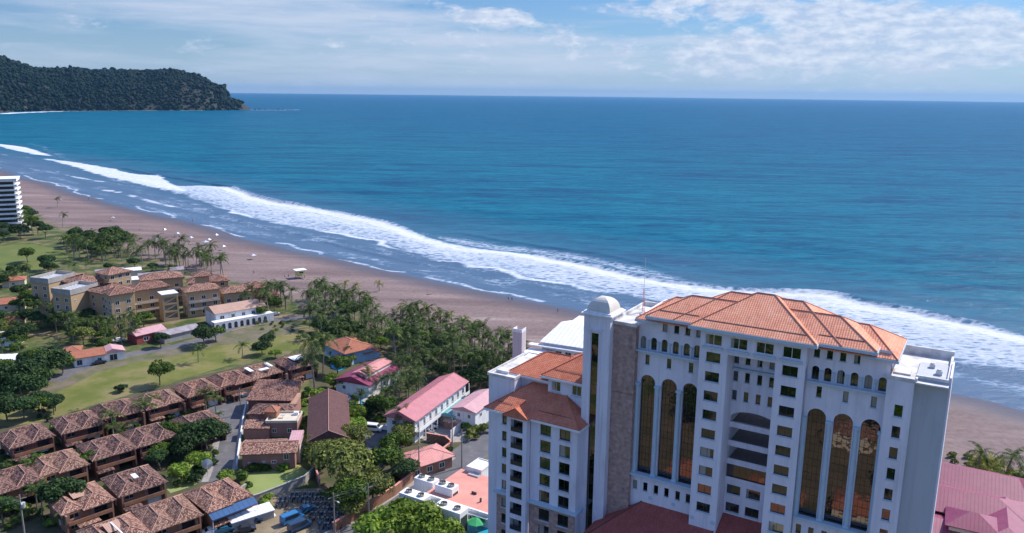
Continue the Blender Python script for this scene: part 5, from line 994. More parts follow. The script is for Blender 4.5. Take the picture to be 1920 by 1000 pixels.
# ------- white building by the beach and the red and grey sheds
t = house('seaside_inn', 'white two storey inn with tan tiled roof and arched ground floor wall', 'inn', (-110.5, 307.5), 41, 20, 11, 5.6, 'white_wall', 'tin_tan', 'gable', 1.9, .5, ridge=None, front=[(-7.5, 3.2, 1.8, 1.4), (-3.2, 3.2, 1.5, 1.4), (1.0, 3.2, 1.3, 1.4), (5.0, 3.2, 1.5, 1.4), (8, 3.2, 1.2, 1.4)])
b = MB(); b.wall(-12, 12, 0, 3.1, -9, [(-11.5 + 2.4 * i, -10.1 + 2.4 * i, 0, 2.4, .7) for i in range(9)], .3); b.box(-12, 12, -9, -5.6, 3.1, 3.25); b.build('arcade', 'white_wall', t); part(t, 'arcade_shade', 'concrete', (-11.9, 11.9, -7.2, -7.1, 0, 3.0))  # last part: grey panel added behind the arches, standing in for shade inside
house('red_shed', 'long dark red shed with rusty pink sheet roof', 'shed', (-134.5, 281.5), 52, 11, 7, 3.2, 'red_wall', 'tin_rosy', 'gable', 1.4, .4, ridge=None, front=[(-2, .8, 2, 1.5)])
house('grey_shed', 'weathered grey metal roofed shed beside the red shed', 'shed', (-124.0, 284.0), 52, 14, 6.5, 2.8, 'concrete', 'tin_grey', 'gable', 1.0, .4, ridge=None)
t = house('cottage', 'small white cottage with orange tiled roof and blue trim by the lane', 'house', (-142.5, 255.5), 35, 9, 7, 3.0, 'white_wall', 'tile_orange', 'gable', 1.5, .6, front=[(-3, .6, 1.6, 1.8), (3, .9, 1.2, 1.2)], frame='blue_wall')
t = house('garage', 'white gabled garage with pale blue shade beside the orange roofed cottage', 'garage', (-136.8, 260.2), 35, 7, 6, 2.8, 'white_wall', 'tin_rosy', 'gable', 1.3, .4, axis='y', front=[(0, .1, 2.4, 2.2)], ridge=None)
c = at(135, 652, 3.5); house('cottage', 'little orange roofed cottage half hidden behind the big dark tree', 'house', (c.x, c.y), 20, 5, 5, 2.8, 'cream_wall', 'tile_orange', 'hip', 1.1, .5)
c = at(38, 668, 3.5); house('sheet_roofed_house', 'house with a pale yellow and white sheet roof among the dark trees', 'house', (c.x, c.y), 28, 15, 7, 3, 'blue_wall', 'tin_white', 'gable', .9, .6, ridge=None, front=[(-3, .8, 1.4, 1.2), (2, .8, 1.4, 1.2)])
c = at(0, 672, 3); house('sheet_roofed_house', 'white sheet roofed house cut by the left edge below the lawn', 'house', (c.x, c.y), 10, 7, 7, 3, 'white_wall', 'tin_white', 'gable', .8, .5, ridge=None)
c = at(12, 630, 3); house('sheet_roofed_house', 'low house with bright white roof edge near the left edge', 'house', (c.x, c.y), 5, 9, 6, 3, 'white_wall', 'tin_white', 'shed', .6, .5, front=[(0, .9, 1.4, 1.2)])
for (x, y, w_, d_, lb, ml) in [(14, 563, 13, 11, 'orange tiled house at the left edge below the palm thicket', 'tile_orange'), (22, 598, 8, 7, 'small orange tiled house in shade left of the apartments', 'tile_orange'), (60, 545, 8, 8, 'rusty red roof left of the first yellow apartment block', 'tile_red'), (26, 522, 9, 7, 'orange roof beyond the lawn edge at far left', 'tile_orange')]:
    c = at(x, y, 3.5); house('tiled_house', lb, 'house', (c.x, c.y), 25, w_, d_, 3, 'cream_wall', ml, 'hip', 1.4, .5, front=[(0, 1, 1.2, 1.2)])
c = at(330, 655, 2); 
# ------- yellow apartment complex
def block(cx_, cy_, w_, d_, h_, label, kind='hip', rz=60, bal=0, over=.7, rise=2.0):
    fl = int(h_ // 3); fr = [(u, 1 + 3 * k, 1.7, 1.6) for k in range(fl) for u in ([-w_ / 2.9, 0, w_ / 2.9] if w_ > 9 else [-w_ / 4, w_ / 4] if w_ > 7 else [0])] if bal != 2 else [(-w_ / 2 + 2, h_ - 3, .9, .9), (w_ / 6, h_ - 6, .7, .7)]
    t = house('apartment_block', label, 'apartment block', (cx_, cy_), rz, w_, d_, h_, 'yellow_wall', ('tile_red' if int(cx_) % 2 else 'tile_rust') if kind != 'flat' else 'concrete', kind, rise, over if kind != 'flat' else .25, front=fr, left=[(u, 1 + 3 * k, 1.6, 1.7) for k in range(fl) for u in (-d_ / 4, d_ / 4)], group='yellow apartment blocks')
    if bal == 1:
        for k in range(1, fl):
            part(t, 'balcony', 'cream_wall', (-w_ / 2 + .5, w_ / 2 - .5, -d_ / 2 - 1.3, -d_ / 2, 3 * k, 3 * k + .15), (-w_ / 2 + .5, w_ / 2 - .5, -d_ / 2 - 1.3, -d_ / 2 - 1.2, 3 * k + .15, 3 * k + .9))
    if bal == 2:
        b = MB()
        for k in range(9): xx = -w_ / 2 + k * w_ / 8.5; b.box(xx, xx + .55, -d_ / 2 - .2, d_ / 2 + .2, h_ + .3, h_ + .9)
        b.build('parapet', 'trim_white', t)
    return t
block(-190, 320.5, 13, 9, 13, 'first yellow block from the left, white crenellated flat roof', 'flat', 74, 2)
block(-171, 302.5, 13, 9, 13, 'second yellow block from the left with white crenellated flat roof', 'flat', 72, 2)
block(-178, 322, 11, 12, 12.5, 'yellow block with a broad brown hip roof behind the first flat roofed block', rise=2.6, over=1)
block(-158, 304.5, 11, 13, 13, 'yellow block with steep brown hip roof and a dark roof opening, behind the plain wall', rise=2.8, over=1)
block(-151, 296.5, 8.5, 7, 14, 'tall plain ochre gable wall rising above the palms', bal=3, rz=47, rise=2.2)
block(-168, 327, 10, 9, 15, 'yellow turret block with square hip roof at the back left of the complex', rise=2)
block(-149, 316, 14, 9, 11.5, 'yellow block with curved white balconies left of the open staircase', bal=1, rz=42)
block(-128, 318, 13, 8, 10.5, 'yellow block with balconies right of the open staircase', bal=1, rz=35)
block(-152, 336, 16, 9, 11, 'long red roofed yellow block at the back of the complex', rz=30, bal=1)
block(-133, 339, 16, 8, 9, 'rear red roofed yellow block nearest the beach palms', rz=25)
block(-131, 327.5, 5, 5, 14, 'slim square yellow tower with flared red roof', rise=1.2, over=1.2, rz=30)
block(-116, 326, 12, 8, 8, 'yellow block with low red roof above the white inn', rz=30, bal=1)
block(-113, 339, 10, 8, 6.5, 'small red roofed yellow pavilion at the right end of the complex', rz=30)
block(-105, 332, 8, 7, 4.5, 'lowest red roofed yellow pavilion beside the palms and the beach', rz=30)
block(-196, 345, 9, 9, 8, 'yellow house with dark red hip roof beside the golf green', rz=30)
block(-181, 345, 10, 8, 5, 'low block with salmon roof at the back left of the complex', rz=25)
t = thing('stair_block', 'open ochre staircase block with diagonal flights and white roof', 'staircase', (-137.3, 308.3, 0), R(38), 'yellow apartment blocks'); b = MB(); b.wall(-3, 3, 0, 11, -3, [(-2.3, 2.3, 1.2 + 3.1 * k, 3.6 + 3.1 * k) for k in range(3)], 1.4); b.box(-3, 3, -1.6, 3, 0, 11, 'u'); b.box(-3, -2.99, -3, -1.6, 0, 11); b.box(2.99, 3, -3, -1.6, 0, 11); b.build('wall', 'yellow_wall', t); part(t, 'roof', 'tin_white', (-3.2, 3.2, -3.2, 3.2, 11, 11.3))
for k in range(3): q = MB(); q.bar((-2.2, -2.6, 1.4 + 3.1 * k), (2.2, -2.6, 3.3 + 3.1 * k), .22, 4); q.build('stair_flight', 'cream_wall', t)
for x, y, lb in ((238, 505, 'white flat roofed beach club building behind the apartments'), (250, 521, 'white sheet roofed shelter in the middle of the yellow complex'), (205, 506, 'long pale grey roof at the back of the yellow complex'), (285, 513, 'grey gabled roof by the beach end of the complex'), (330, 503, 'blue water tank building under the beach palms')):
    c = at(x, y, 4); house('beach_club', lb, 'building', (c.x, c.y), 30, 12 if x < 300 else 6, 7, 3.6, 'cream_wall', 'tin_white' if x in (238, 250) else 'tin_grey', 'gable', .9, .4, ridge=None)
# ------- high-rise at the left edge
t = thing('high_rise', 'white high-rise with stacked balconies at the left edge above the park', 'apartment tower', (-326, 508, 0), R(25)); b = MB(); b.box(-11, 7, -8, 8, 0, 33, 'u'); b.build('wall', 'white_wall', t)
for k in range(11):
    part(t, 'balcony', 'trim_white', (-11.5, 8.6, -9.6, -8, 3 * k + 2.7, 3 * k + 3.75), (7, 8.6, -8, 7, 3 * k + 2.7, 3 * k + 3.75)); 
    if k: part(t, 'glazing', 'dark_glass', (-10.6, 6.6, -8.05, -8.003, 3 * k + .8, 3 * k + 2.6), (7.003, 7.05, -7.4, 6.4, 3 * k + .8, 3 * k + 2.6))
part(t, 'roof', 'trim_white', (-11.8, 8.8, -9.8, 8.4, 33.9, 34.5)); part(t, 'base_wing', 'cream_wall', (6, 13, -12, -4, 0, 5))
# ------- arched white hall behind the hotel wing
t = thing('arched_hall', 'building with a white curved roof behind the hotel tower, close to the beach', 'building', (8.6, 230.4, 0), R(-25)); b = MB(); b.box(.5, 24, .8, 33, 0, 17.1, 'u'); b.build('wall', 'plaster_white', t)
b = MB(); b.hip(0, 25, 0, 26, 17.1, 3.1, 1.8, 1.8)
b.build('roof', 'tin_white', t); part(t, 'side_tower', 'plaster_pink', (-6.2, -3.2, -6, -3, 0, 21)); part(t, 'tower_rail', 'trim_white', (-6.2, -6.1, -6, -3, 21, 22), (-3.3, -3.2, -6, -3, 21, 22), (-6.1, -3.3, -6, -5.9, 21, 22)); part(t, 'porch_roof', 'trim_white', (-3.2, 5, -4.5, 0, 14.4, 14.8), (-3.2, 24, -1.2, .8, 15.9, 16.2)); wins(t, 'f', 0, -1.6, [(3 + 3 * i, 13.0, 2, 1.8) for i in range(6)]); part(t, 'column', 'metal_dark', (-3.1, 4.8, -.6, -.5, 11.5, 14.3))  # the last part is a single wide dark panel below the porch roof
# ------- magenta roofed restaurant at the right
t = thing('restaurant', 'sprawling restaurant with magenta ribbed metal roofs behind the hotel end wall', 'restaurant', (99, 152, 0), R(-31 + 2)); b = MB(); b.box(-14, 8, 2, 17, 0, 6.5, 'u'); b.box(-13, 7, -14, 2, 0, 5, 'u'); b.build('wall', 'cream_wall', t)
b = MB(); b.hip(-16, 8.5, 6, 19, 7.2, 2.4, 0, 2); b.hip(-16, 9.5, -6, 8, 6.6, 2.6, 0, 7); b.hip(-2, 9.7, -16, 4, 6.3, 2.2, 6, 0, axis='y'); b.hip(-16, -3, -16, -3, 5.2, 1.6, 0, 2); b.build('roof', 'tin_magenta', t)
b = MB(); b.hip(-7, 3, -13, -4.5, 7.4, 2.0); b.build('porch_roof', 'tin_magenta', t); part(t, 'porch_wall', 'cream_wall', (-6.2, 2.2, -12.2, -5.3, 0, 7.2))
# ---------------------------------------------------------------- ground covers, roads
sheet('field', [(0, 775), (40, 745), (110, 712), (160, 692), (230, 668), (330, 652), (400, 635), (470, 618), (560, 610), (620, 612), (610, 650), (560, 655), (500, 665), (440, 682), (360, 706), (280, 730), (200, 752), (120, 778), (60, 795), (0, 800)], 'field_grass', .01)
sheet('scrub_ground', [(20, 748), (110, 706), (160, 688), (240, 664), (330, 648), (395, 632), (470, 614), (560, 604), (560, 620), (480, 640), (400, 650), (330, 668), (250, 680), (180, 700), (110, 735), (40, 764)], 'scrub', .018)
sheet('lawn', [(462, 890), (500, 878), (560, 872), (580, 885), (572, 905), (520, 925), (487, 940), (466, 920)], 'lawn_grass', .02)
sheet('lawn', [(300, 905), (345, 880), (400, 840), (412, 845), (400, 890), (360, 912), (320, 925)], 'lawn_grass', .02)
M('garden_soil', (.05, .065, .02), (.11, .085, .05), scale=.25, detail=9, contrast=1.8, rough=.95)
sheet('garden_ground', [(-60, 800), (60, 796), (200, 754), (360, 708), (440, 690), (560, 660), (575, 690), (450, 745), (400, 800), (405, 850), (385, 905), (470, 925), (440, 960), (380, 1005), (340, 1080), (-200, 1080)], 'garden_soil', .006)
sheet('grove_ground', [(560, 655), (640, 650), (740, 650), (790, 612), (870, 632), (1000, 700), (1000, 790), (900, 860), (640, 960), (585, 900), (585, 730)], 'garden_soil', .007)
sheet('golf_lawn', [(-60, 475), (0, 462), (60, 458), (125, 470), (130, 490), (60, 510), (0, 525), (-60, 530)], 'golf_grass', .02)
sheet('lawn', [(-20, 640), (20, 636), (45, 642), (30, 655), (-20, 660)], 'golf_grass', .022)
strip('street', [(560, 692), (520, 712), (470, 745), (445, 765), (430, 800), (420, 840), (410, 880), (398, 905)], 6.5, 'asphalt', .03)
sheet('street_corner', [(385, 772), (400, 757), (455, 748), (462, 775), (440, 790), (405, 785)], 'asphalt', .034)
strip('pavement', [(470, 752), (458, 775), (451, 810), (446, 845), (440, 882)], 1.3, 'paving', .12)
strip('pavement', [(415, 788), (408, 820), (401, 850), (392, 885), (384, 905)], 1.6, 'paving', .12)
strip('pavement', [(560, 683), (500, 705), (440, 735), (385, 762), (350, 775)], 2.2, 'paving', .1)
strip('lane', [(100, 716), (130, 698), (170, 684), (215, 670), (270, 660), (330, 650), (400, 630), (440, 612), (520, 600), (600, 592)], 5.5, 'asphalt', .03)
strip('sandy_track', [(400, 622), (470, 606), (560, 592), (640, 586)], 9, 'dirt', .024)
sheet('forecourt', [(688, 775), (700, 795), (748, 800), (775, 815), (760, 835), (720, 845), (690, 845), (683, 815)], 'asphalt', .03)
strip('road', [(560, 1060), (640, 1000), (700, 965), (760, 930), (820, 893), (870, 858), (930, 815), (990, 770), (1060, 730)], 9.5, 'asphalt', .03)
strip('pavement', [(600, 1010), (650, 985), (700, 955), (760, 915), (810, 885), (850, 858)], 1.8, 'paving', .12)
sheet('yard', [(770, 812), (790, 790), (850, 800), (905, 790), (916, 800), (905, 825), (850, 830), (800, 828)], 'paving', .02)
sheet('pool_terrace', [(640, 712), (705, 712), (715, 745), (690, 770), (655, 765)], 'paving', .02)
sheet('parking_lot', [(380, 1000), (400, 965), (470, 930), (520, 920), (600, 915), (660, 960), (620, 1010), (560, 1060), (340, 1060)], 'dirt', .015)
sheet('hotel_yard', [tuple(H(-60, -9)), tuple(H(60, -9)), tuple(H(70, -120)), tuple(H(-60, -120))], 'yard_soil', .012, world=True)
strip('service_road', [tuple(H(-60, -24)), tuple(H(60, -22))], 5, 'paving', .025, world=True)
def pool(pts, label):
    o = sheet('swimming_pool', pts, 'pool_water', .03); del o['kind']; tag(o, label, 'swimming pool')
pool([(622, 690), (618, 678), (636, 672), (652, 674), (650, 690), (636, 696)], 'bright blue swimming pool in front of the salmon roofed shelter')
pool([(672, 742), (690, 734), (702, 742), (694, 756), (676, 758)], 'small teal swimming pool amid white loungers right of the brown roofed hall')
# walls
def wallrun(name, label, pts, h, th, mat, cap=None, world=False):
    P = [Vector(p) if world else G(*p) for p in pts]; t = thing(name, label, 'wall', (P[0].x, P[0].y, 0)); b = MB(); cb = MB()
    for p, q in zip(P[:-1], P[1:]):
        p = p - P[0]; q = q - P[0]; d = (q - p).normalized(); n = Vector((-d.y, d.x, 0)) * th / 2; nn = n * 1.6
        for bb, n_, z0, z1 in ((b, n, 0, h), (cb, nn, h, h + .2)):
            c_ = [p - n_, q - n_, q + n_, p + n_]
            for i in range(4): a, e = c_[i], c_[(i + 1) % 4]; bb.face([(a.x, a.y, z0), (e.x, e.y, z0), (e.x, e.y, z1), (a.x, a.y, z1)])
            bb.face([(a.x, a.y, z1) for a in c_])
    b.build('masonry', mat, t)
    if cap: cb.build('coping', cap, t)
wallrun('garden_wall', 'orange boundary wall with terracotta coping along the road', [(625, 1000), (680, 967), (740, 930), (785, 893), (820, 866), (848, 843)], 2.3, .3, 'orange_wall', 'salmon_roof')
wallrun('garden_wall', 'grey brown wall between the lawn and the vehicle yard', [(455, 952), (487, 942), (530, 925), (572, 908), (590, 890)], 2.0, .25, 'concrete', 'concrete')
wallrun('garden_wall', 'rusty wall in front of the shaded grove by the lawn', [(578, 862), (590, 885), (600, 915)], 2.0, .25, 'rose_wall', 'salmon_roof')
wallrun('garden_wall', 'short orange wall at the corner of the bungalow garden', [(848, 843), (835, 832), (800, 826)], 2.0, .3, 'orange_wall', 'salmon_roof')
wallrun('kerb_wall', 'long pale low wall on the right side of the street', [(462, 758), (456, 790), (450, 830), (444, 875)], .9, .35, 'white_wall')
wallrun('yard_wall', 'white yard wall beside the guest house', [(845, 822), (870, 800), (882, 792)], 2.2, .2, 'white_wall')
wallrun('yard_wall', 'stone wall at the foot of the villas above the parking lot', [(345, 1000), (400, 962), (440, 940), (462, 925)], 2.2, .3, 'concrete', 'concrete')
# street furniture: poles and wires
def pole(px, py, h, label, lamp=False, cross=True):
    c = G(px, py); t = thing('utility_pole', label, 'pole', (c.x, c.y, 0), R(40), 'utility poles'); b = MB(); b.bar((0, 0, 0), (0, 0, h), .2, 8, .13); b.build('mast', 'pole_wood', t)
    if cross: part(t, 'crossarm', 'pole_wood', (-1.2, 1.2, -.07, .07, h - 1.0, h - .85))
    if lamp: q = MB(); q.bar((0, 0, h - 1.6), (0, -1.8, h - 1.2), .05, 5); q.box(-.15, .15, -2.4, -1.7, h - 1.28, h - 1.14); q.build('lamp_arm', 'steel_pale', t)
    return Vector((c.x, c.y, h - .8))
pA = pole(628, 1003, 9.5, 'utility pole at the bottom edge by the parked bikes', True); pB = pole(692, 984, 9.5, 'utility pole beside the orange wall above the big green tree')
pC = pole(866, 877, 10, 'tall weathered pole at the shaded road corner'); pD = pole(848, 846, 9, 'utility pole at the end of the orange garden wall'); pE = pole(786, 893, 8, 'utility pole between the bungalow and the cooling towers')
pF = pole(46, 1003, 9, 'pale utility pole with a round transformer at the bottom left', True); pG = pole(452, 778, 8, 'street lamp pole at the bend of the street', True); pH = pole(280, 775, 6.5, 'lamp pole in front of the top row villas', True, False)
q = MB(); q.cyl(.55, 0, 6.2, 7.3, .38, n=12); t = thing('transformer', 'round blue grey transformer hung on the bottom left pole', 'transformer', (pF.x, pF.y, 0)); q.build('drum', 'steel_pale', t); q = MB(); q.box(.05, .3, -.1, .1, 6.6, 6.8); q.build('bracket', 'metal_dark', t)
def wire(p, q, off, label):
    b = MB(); n = 12; d = (q - p); s = Vector((-d.y, d.x, 0)).normalized() * off; pr = None
    for i in range(n + 1):
        t = i / n; c = p.lerp(q, t) + s; c.z -= 4 * .035 * d.length * t * (1 - t) * .5
        if pr: b.bar(pr, c, .035, 3)
        pr = c
    tag(b.build('power_line', 'metal_dark'), label, 'wire', 'overhead wires along the road')
w0 = pA + Vector((-22, -38, 0))
for a, b_, nm in ((w0, pA, 'off the bottom edge'), (pA, pB, 'between the bottom poles'), (pB, pE, 'over the orange wall to the cooling towers'), (pE, pD, 'past the bungalow')):
    for o_, w_ in ((-1, 'left'), (0, 'middle'), (1, 'right')): wire(a, b_, o_ * 1.0, 'thin dark wire %s, %s strand' % (nm, w_))
wire(pD, pC, .3, 'single thin wire across the road corner to the tall pole')
# ---------------------------------------------------------------- vehicles
for nm, c in (('white', (.75, .76, .77)), ('silver', (.45, .47, .49)), ('blue', (.03, .16, .36)), ('navy', (.02, .05, .11)), ('teal', (.02, .12, .20)), ('red', (.45, .05, .05)), ('black', (.03, .035, .045))):
    m_ = M('paint_' + nm, c, tuple(x * .92 for x in c), rough=.25, spec=.5)
M('tyre', (.02, .02, .02), rough=.8)
CM = {}
def vehicle(px, py, rz, style, col, label, group=None, world=None):
    prof = {'car': (4.3, 1.75, [(0, .35), (0, .75), (.9, .92), (1.45, 1.42), (2.9, 1.45), (3.6, 1.0), (4.3, .92), (4.3, .35)], (1.0, 3.5, .95, 1.38)),
            'van': (5.0, 1.9, [(0, .4), (0, 1.0), (.6, 1.2), (1.3, 2.05), (4.95, 2.1), (5.0, .4)], (.75, 4.7, 1.25, 1.85)),
            'pickup': (5.1, 1.85, [(0, .45), (0, 1.0), (1.1, 1.12), (1.6, 1.72), (3.0, 1.74), (3.25, 1.12), (5.1, 1.1), (5.1, .45)], (1.25, 3.1, 1.15, 1.66))}[style]
    ln, wd, pf, gl = prof; key = (style, col)
    if key not in CM:
        b = MB(); y = wd / 2
        tp = [(p[0], (y if p[1] < 1.1 else y * .86)) for p in pf]
        b.face([(p[0] - ln / 2, -t_[1], p[1]) for p, t_ in zip(pf, tp)][::-1]); b.face([(p[0] - ln / 2, t_[1], p[1]) for p, t_ in zip(pf, tp)])
        for i in range(len(pf)):
            j = (i + 1) % len(pf); b.face([(pf[i][0] - ln / 2, -tp[i][1], pf[i][1]), (pf[j][0] - ln / 2, -tp[j][1], pf[j][1]), (pf[j][0] - ln / 2, tp[j][1], pf[j][1]), (pf[i][0] - ln / 2, tp[i][1], pf[i][1])][::-1])
        g = MB(); x0, x1, z0, z1 = gl
        for s in (-1, 1): g.face([(x0 + .35 - ln / 2, s * (y * .94 + .02), z0), (x1 - .1 - ln / 2, s * (y * .94 + .02), z0), (x1 - .35 - ln / 2, s * (y * .87 + .02), z1), (x0 + .75 - ln / 2, s * (y * .87 + .02), z1)])
        ws_ = [p for p in pf if p[1] > .9]; a, e = ws_[0 if style != 'van' else 1], ws_[1 if style != 'van' else 2]
        v = [(Vector((a[0], 0, a[1])).lerp(Vector((e[0], 0, e[1])), t_)) for t_ in (.12, .9)]
        g.face([(v[0].x - ln / 2 - .02, -y * .8, v[0].z + .03), (v[0].x - ln / 2 - .02, y * .8, v[0].z + .03), (v[1].x - ln / 2 - .02, y * .74, v[1].z + .03), (v[1].x - ln / 2 - .02, -y * .74, v[1].z + .03)][::-1])
        if style == 'car': g.face([(3.0 - ln / 2, -y * .74, 1.44), (3.0 - ln / 2, y * .74, 1.44), (3.55 - ln / 2, y * .8, 1.08), (3.55 - ln / 2, -y * .8, 1.08)])
        wh = MB(); wh.bar((0, -.12, 0), (0, .12, 0), .33, 12)
        CM[key] = (b.mesh('body', 'paint_' + col), g.mesh('glass', 'dark_glass'), wh.mesh('wheel', 'tyre'))
    c = world or G(px, py); t = thing({'car': 'car', 'van': 'van', 'pickup': 'pickup_truck'}[style], label, {'car': 'car', 'van': 'van', 'pickup': 'pickup'}[style], (c[0], c[1], .03), R(rz), group)
    link('body', CM[key][0], t); link('glass', CM[key][1], t)
    for x in (-ln / 2 + .85, ln / 2 - .85):
        for s in (-1, 1): link('wheel', CM[key][2], t, (x, s * (wd / 2 - .12), .33))
vehicle(700, 808, 170, 'van', 'white', 'white minibus parked in front of the pink roofed motel')
vehicle(727, 807, 172, 'car', 'white', 'white car half behind the palm, right of the minibus')
vehicle(803, 805, 205, 'pickup', 'white', 'white pickup parked in the yard under the motel wall'); vehicle(796, 815, 200, 'pickup', 'silver', 'pale pickup nearest the camera beside the yard fence')
vehicle(441, 985, 205, 'car', 'silver', 'silver hatchback in the lot below the blue awning villa', 'cars in the dirt lot'); vehicle(473, 980, 200, 'car', 'navy', 'dark blue car right of the silver hatchback', 'cars in the dirt lot')
vehicle(420, 998, 210, 'car', 'teal', 'blue car at the bottom edge left of the dark car', 'cars in the dirt lot'); vehicle(460, 997, 205, 'car', 'black', 'black car at the bottom edge of the dirt lot', 'cars in the dirt lot'); vehicle(398, 1001, 215, 'car', 'white', 'white car cut by the bottom edge', 'cars in the dirt lot')
vehicle(548, 978, 225, 'van', 'blue', 'bright blue van on the dirt lot beside the motorbikes'); vehicle(562, 992, 225, 'van', 'navy', 'dark blue van parked behind the bright blue van'); vehicle(575, 960, 222, 'car', 'teal', 'teal car squeezed between the blue van and the motorbikes')
vehicle(186, 683, 40, 'car', 'black', 'black car in the shade of the tree on the lane'); vehicle(222, 641, 40, 'car', 'white', 'white car parked under the palms of the apartment garden'); vehicle(515, 592, 30, 'car', 'silver', 'silver car at the end of the white inn arcade'); vehicle(498, 595, 30, 'car', 'white', 'white car beside the white inn arcade')
vehicle(870, 803, 10, 'car', 'black', 'dark car in the yard behind the white wall')
vehicle(418, 742, 30, 'car', 'white', 'white car in front of the villa row at the street bend'); vehicle(407, 744, 40, 'car', 'silver', 'silver car beside a garage at the street bend')
# motorcycles
def moto_mesh():
    b = MB(); b.bar((-.45, 0, .62), (.35, 0, .68), .16, 6, .12); b.bar((.1, 0, .72), (.38, 0, .80), .15, 6, .1); b.bar((-.1, 0, .35), (.15, 0, .55), .18, 6)
    f = MB(); f.bar((.62, 0, .3), (.42, 0, .98), .05, 5); f.bar((.42, -.36, 1.0), (.42, .36, 1.0), .035, 5); f.box(.45, .56, -.1, .1, .8, 1.0)
    w_ = MB(); w_.bar((0, -.06, 0), (0, .06, 0), .3, 12); s = MB(); s.box(-.5, .08, -.13, .13, .76, .84); return b, f.mesh('handlebar', 'steel_pale'), w_.mesh('wheel', 'tyre'), s.mesh('seat', 'tyre')
mb_, mh, mw, ms_ = moto_mesh(); MBD = {c_: mb_.mesh('body', 'paint_' + c_) for c_ in ('blue', 'navy', 'silver', 'white', 'red', 'teal')}
rn = random.Random(4); lot = [tuple(G(*p))[:2] for p in [(508, 958), (520, 938), (560, 925), (600, 925), (625, 945), (650, 975), (640, 998), (600, 1000), (575, 960), (560, 945)]]
x0, x1, y0, y1 = min(p[0] for p in lot), max(p[0] for p in lot), min(p[1] for p in lot), max(p[1] for p in lot); k = 0
for i in range(60):
    for j in range(60):
        x = x0 + i * .95 + rn.uniform(-.1, .1); y = y0 + j * 2.2 + rn.uniform(-.15, .15)
        if x < x1 and y < y1 and inpoly(x, y, lot) and k < 95:
            k += 1; c_ = rn.choice(['blue', 'navy', 'silver', 'silver', 'white', 'blue', 'red', 'teal']); t = thing('motorcycle', c_ + ' motorcycle in the packed dirt yard, %s counted from the lawn wall' % ordinal(k), 'motorcycle', (x, y, .02), R(90 + rn.uniform(-18, 18)), 'motorcycles packed in the yard')
            link('body', MBD[c_], t); link('handlebar', mh, t); link('wheel', mw, t, (-.62, 0, .3)); link('wheel', mw, t, (.66, 0, .3)); link('seat', ms_, t)
# ---------------------------------------------------------------- beach furniture
for i, (x, y, w_, lb) in enumerate([(309, 437, 1.6, 'white beach canopy behind the palm tops, leftmost in its line'), (333, 444, 2.4, 'second white beach canopy from the left on the open sand'), (358, 452, 2.4, 'third white beach canopy from the left on the open sand'), (298, 454, 3.0, 'white canopy close to the palm row'), (386, 460, 3.4, 'large white tent next to a taller one'), (392, 456, 2.2, 'tall white tent behind the large one'), (419, 469, 2.2, 'white canopy between the tents and the lifeguard stand'), (475, 486, 2.8, 'lone white canopy nearest the lifeguard stand'), (212, 414, 2.2, 'grey beach shelter above the left palms'), (406, 447, 2.0, 'small white canopy closest to the water'), (114, 379, 1.8, 'white canopy beside the lone tree on the far sand')]):
    c = G(x, y); t = thing('beach_canopy', lb, 'canopy', (c.x, c.y, 0), R(rn.uniform(0, 90)), 'white canopies on the beach'); b = MB(); b.hip(-w_ / 2, w_ / 2, -w_ / 2, w_ / 2, 2.1, .9); b.build('cover', 'steel_pale', t)
    for sx in (-1, 1):
        for sy in (-1, 1): q = MB(); q.bar((sx * w_ * .46, sy * w_ * .46, 0), (sx * w_ * .46, sy * w_ * .46, 2.1), .04, 4); q.build('post', 'steel_pale', t)
c = G(563, 521); t = thing('lifeguard_stand', 'yellow lifeguard hut on stilts with a flat white roof on the sand', 'lifeguard hut', (c.x, c.y, 0), R(35)); M('paint_lemon', (.72, .66, .16), (.62, .56, .14), scale=1)
part(t, 'hut', 'paint_lemon', (-1.9, 1.9, -1.6, 1.6, 1.6, 3.9)); part(t, 'roof', 'trim_white', (-2.8, 2.8, -2.4, 2.4, 3.95, 4.2)); wins(t, 'f', 3.8, 3.2, [(0, 2.4, 2.2, 1.0)])
for sx in (-1.7, 1.7):
    for sy in (-1.4, 1.4): part(t, 'leg', 'pole_wood', (sx - .12, sx + .12, sy - .12, sy + .12, 0, 1.6))
part(t, 'deck', 'pole_wood', (-2.3, 2.3, -2.6, -1.6, 1.45, 1.6)); q = MB(); q.bar((0, -2.6, 1.5), (0, -4.6, 0), .25, 4); q.build('ramp', 'pole_wood', t)
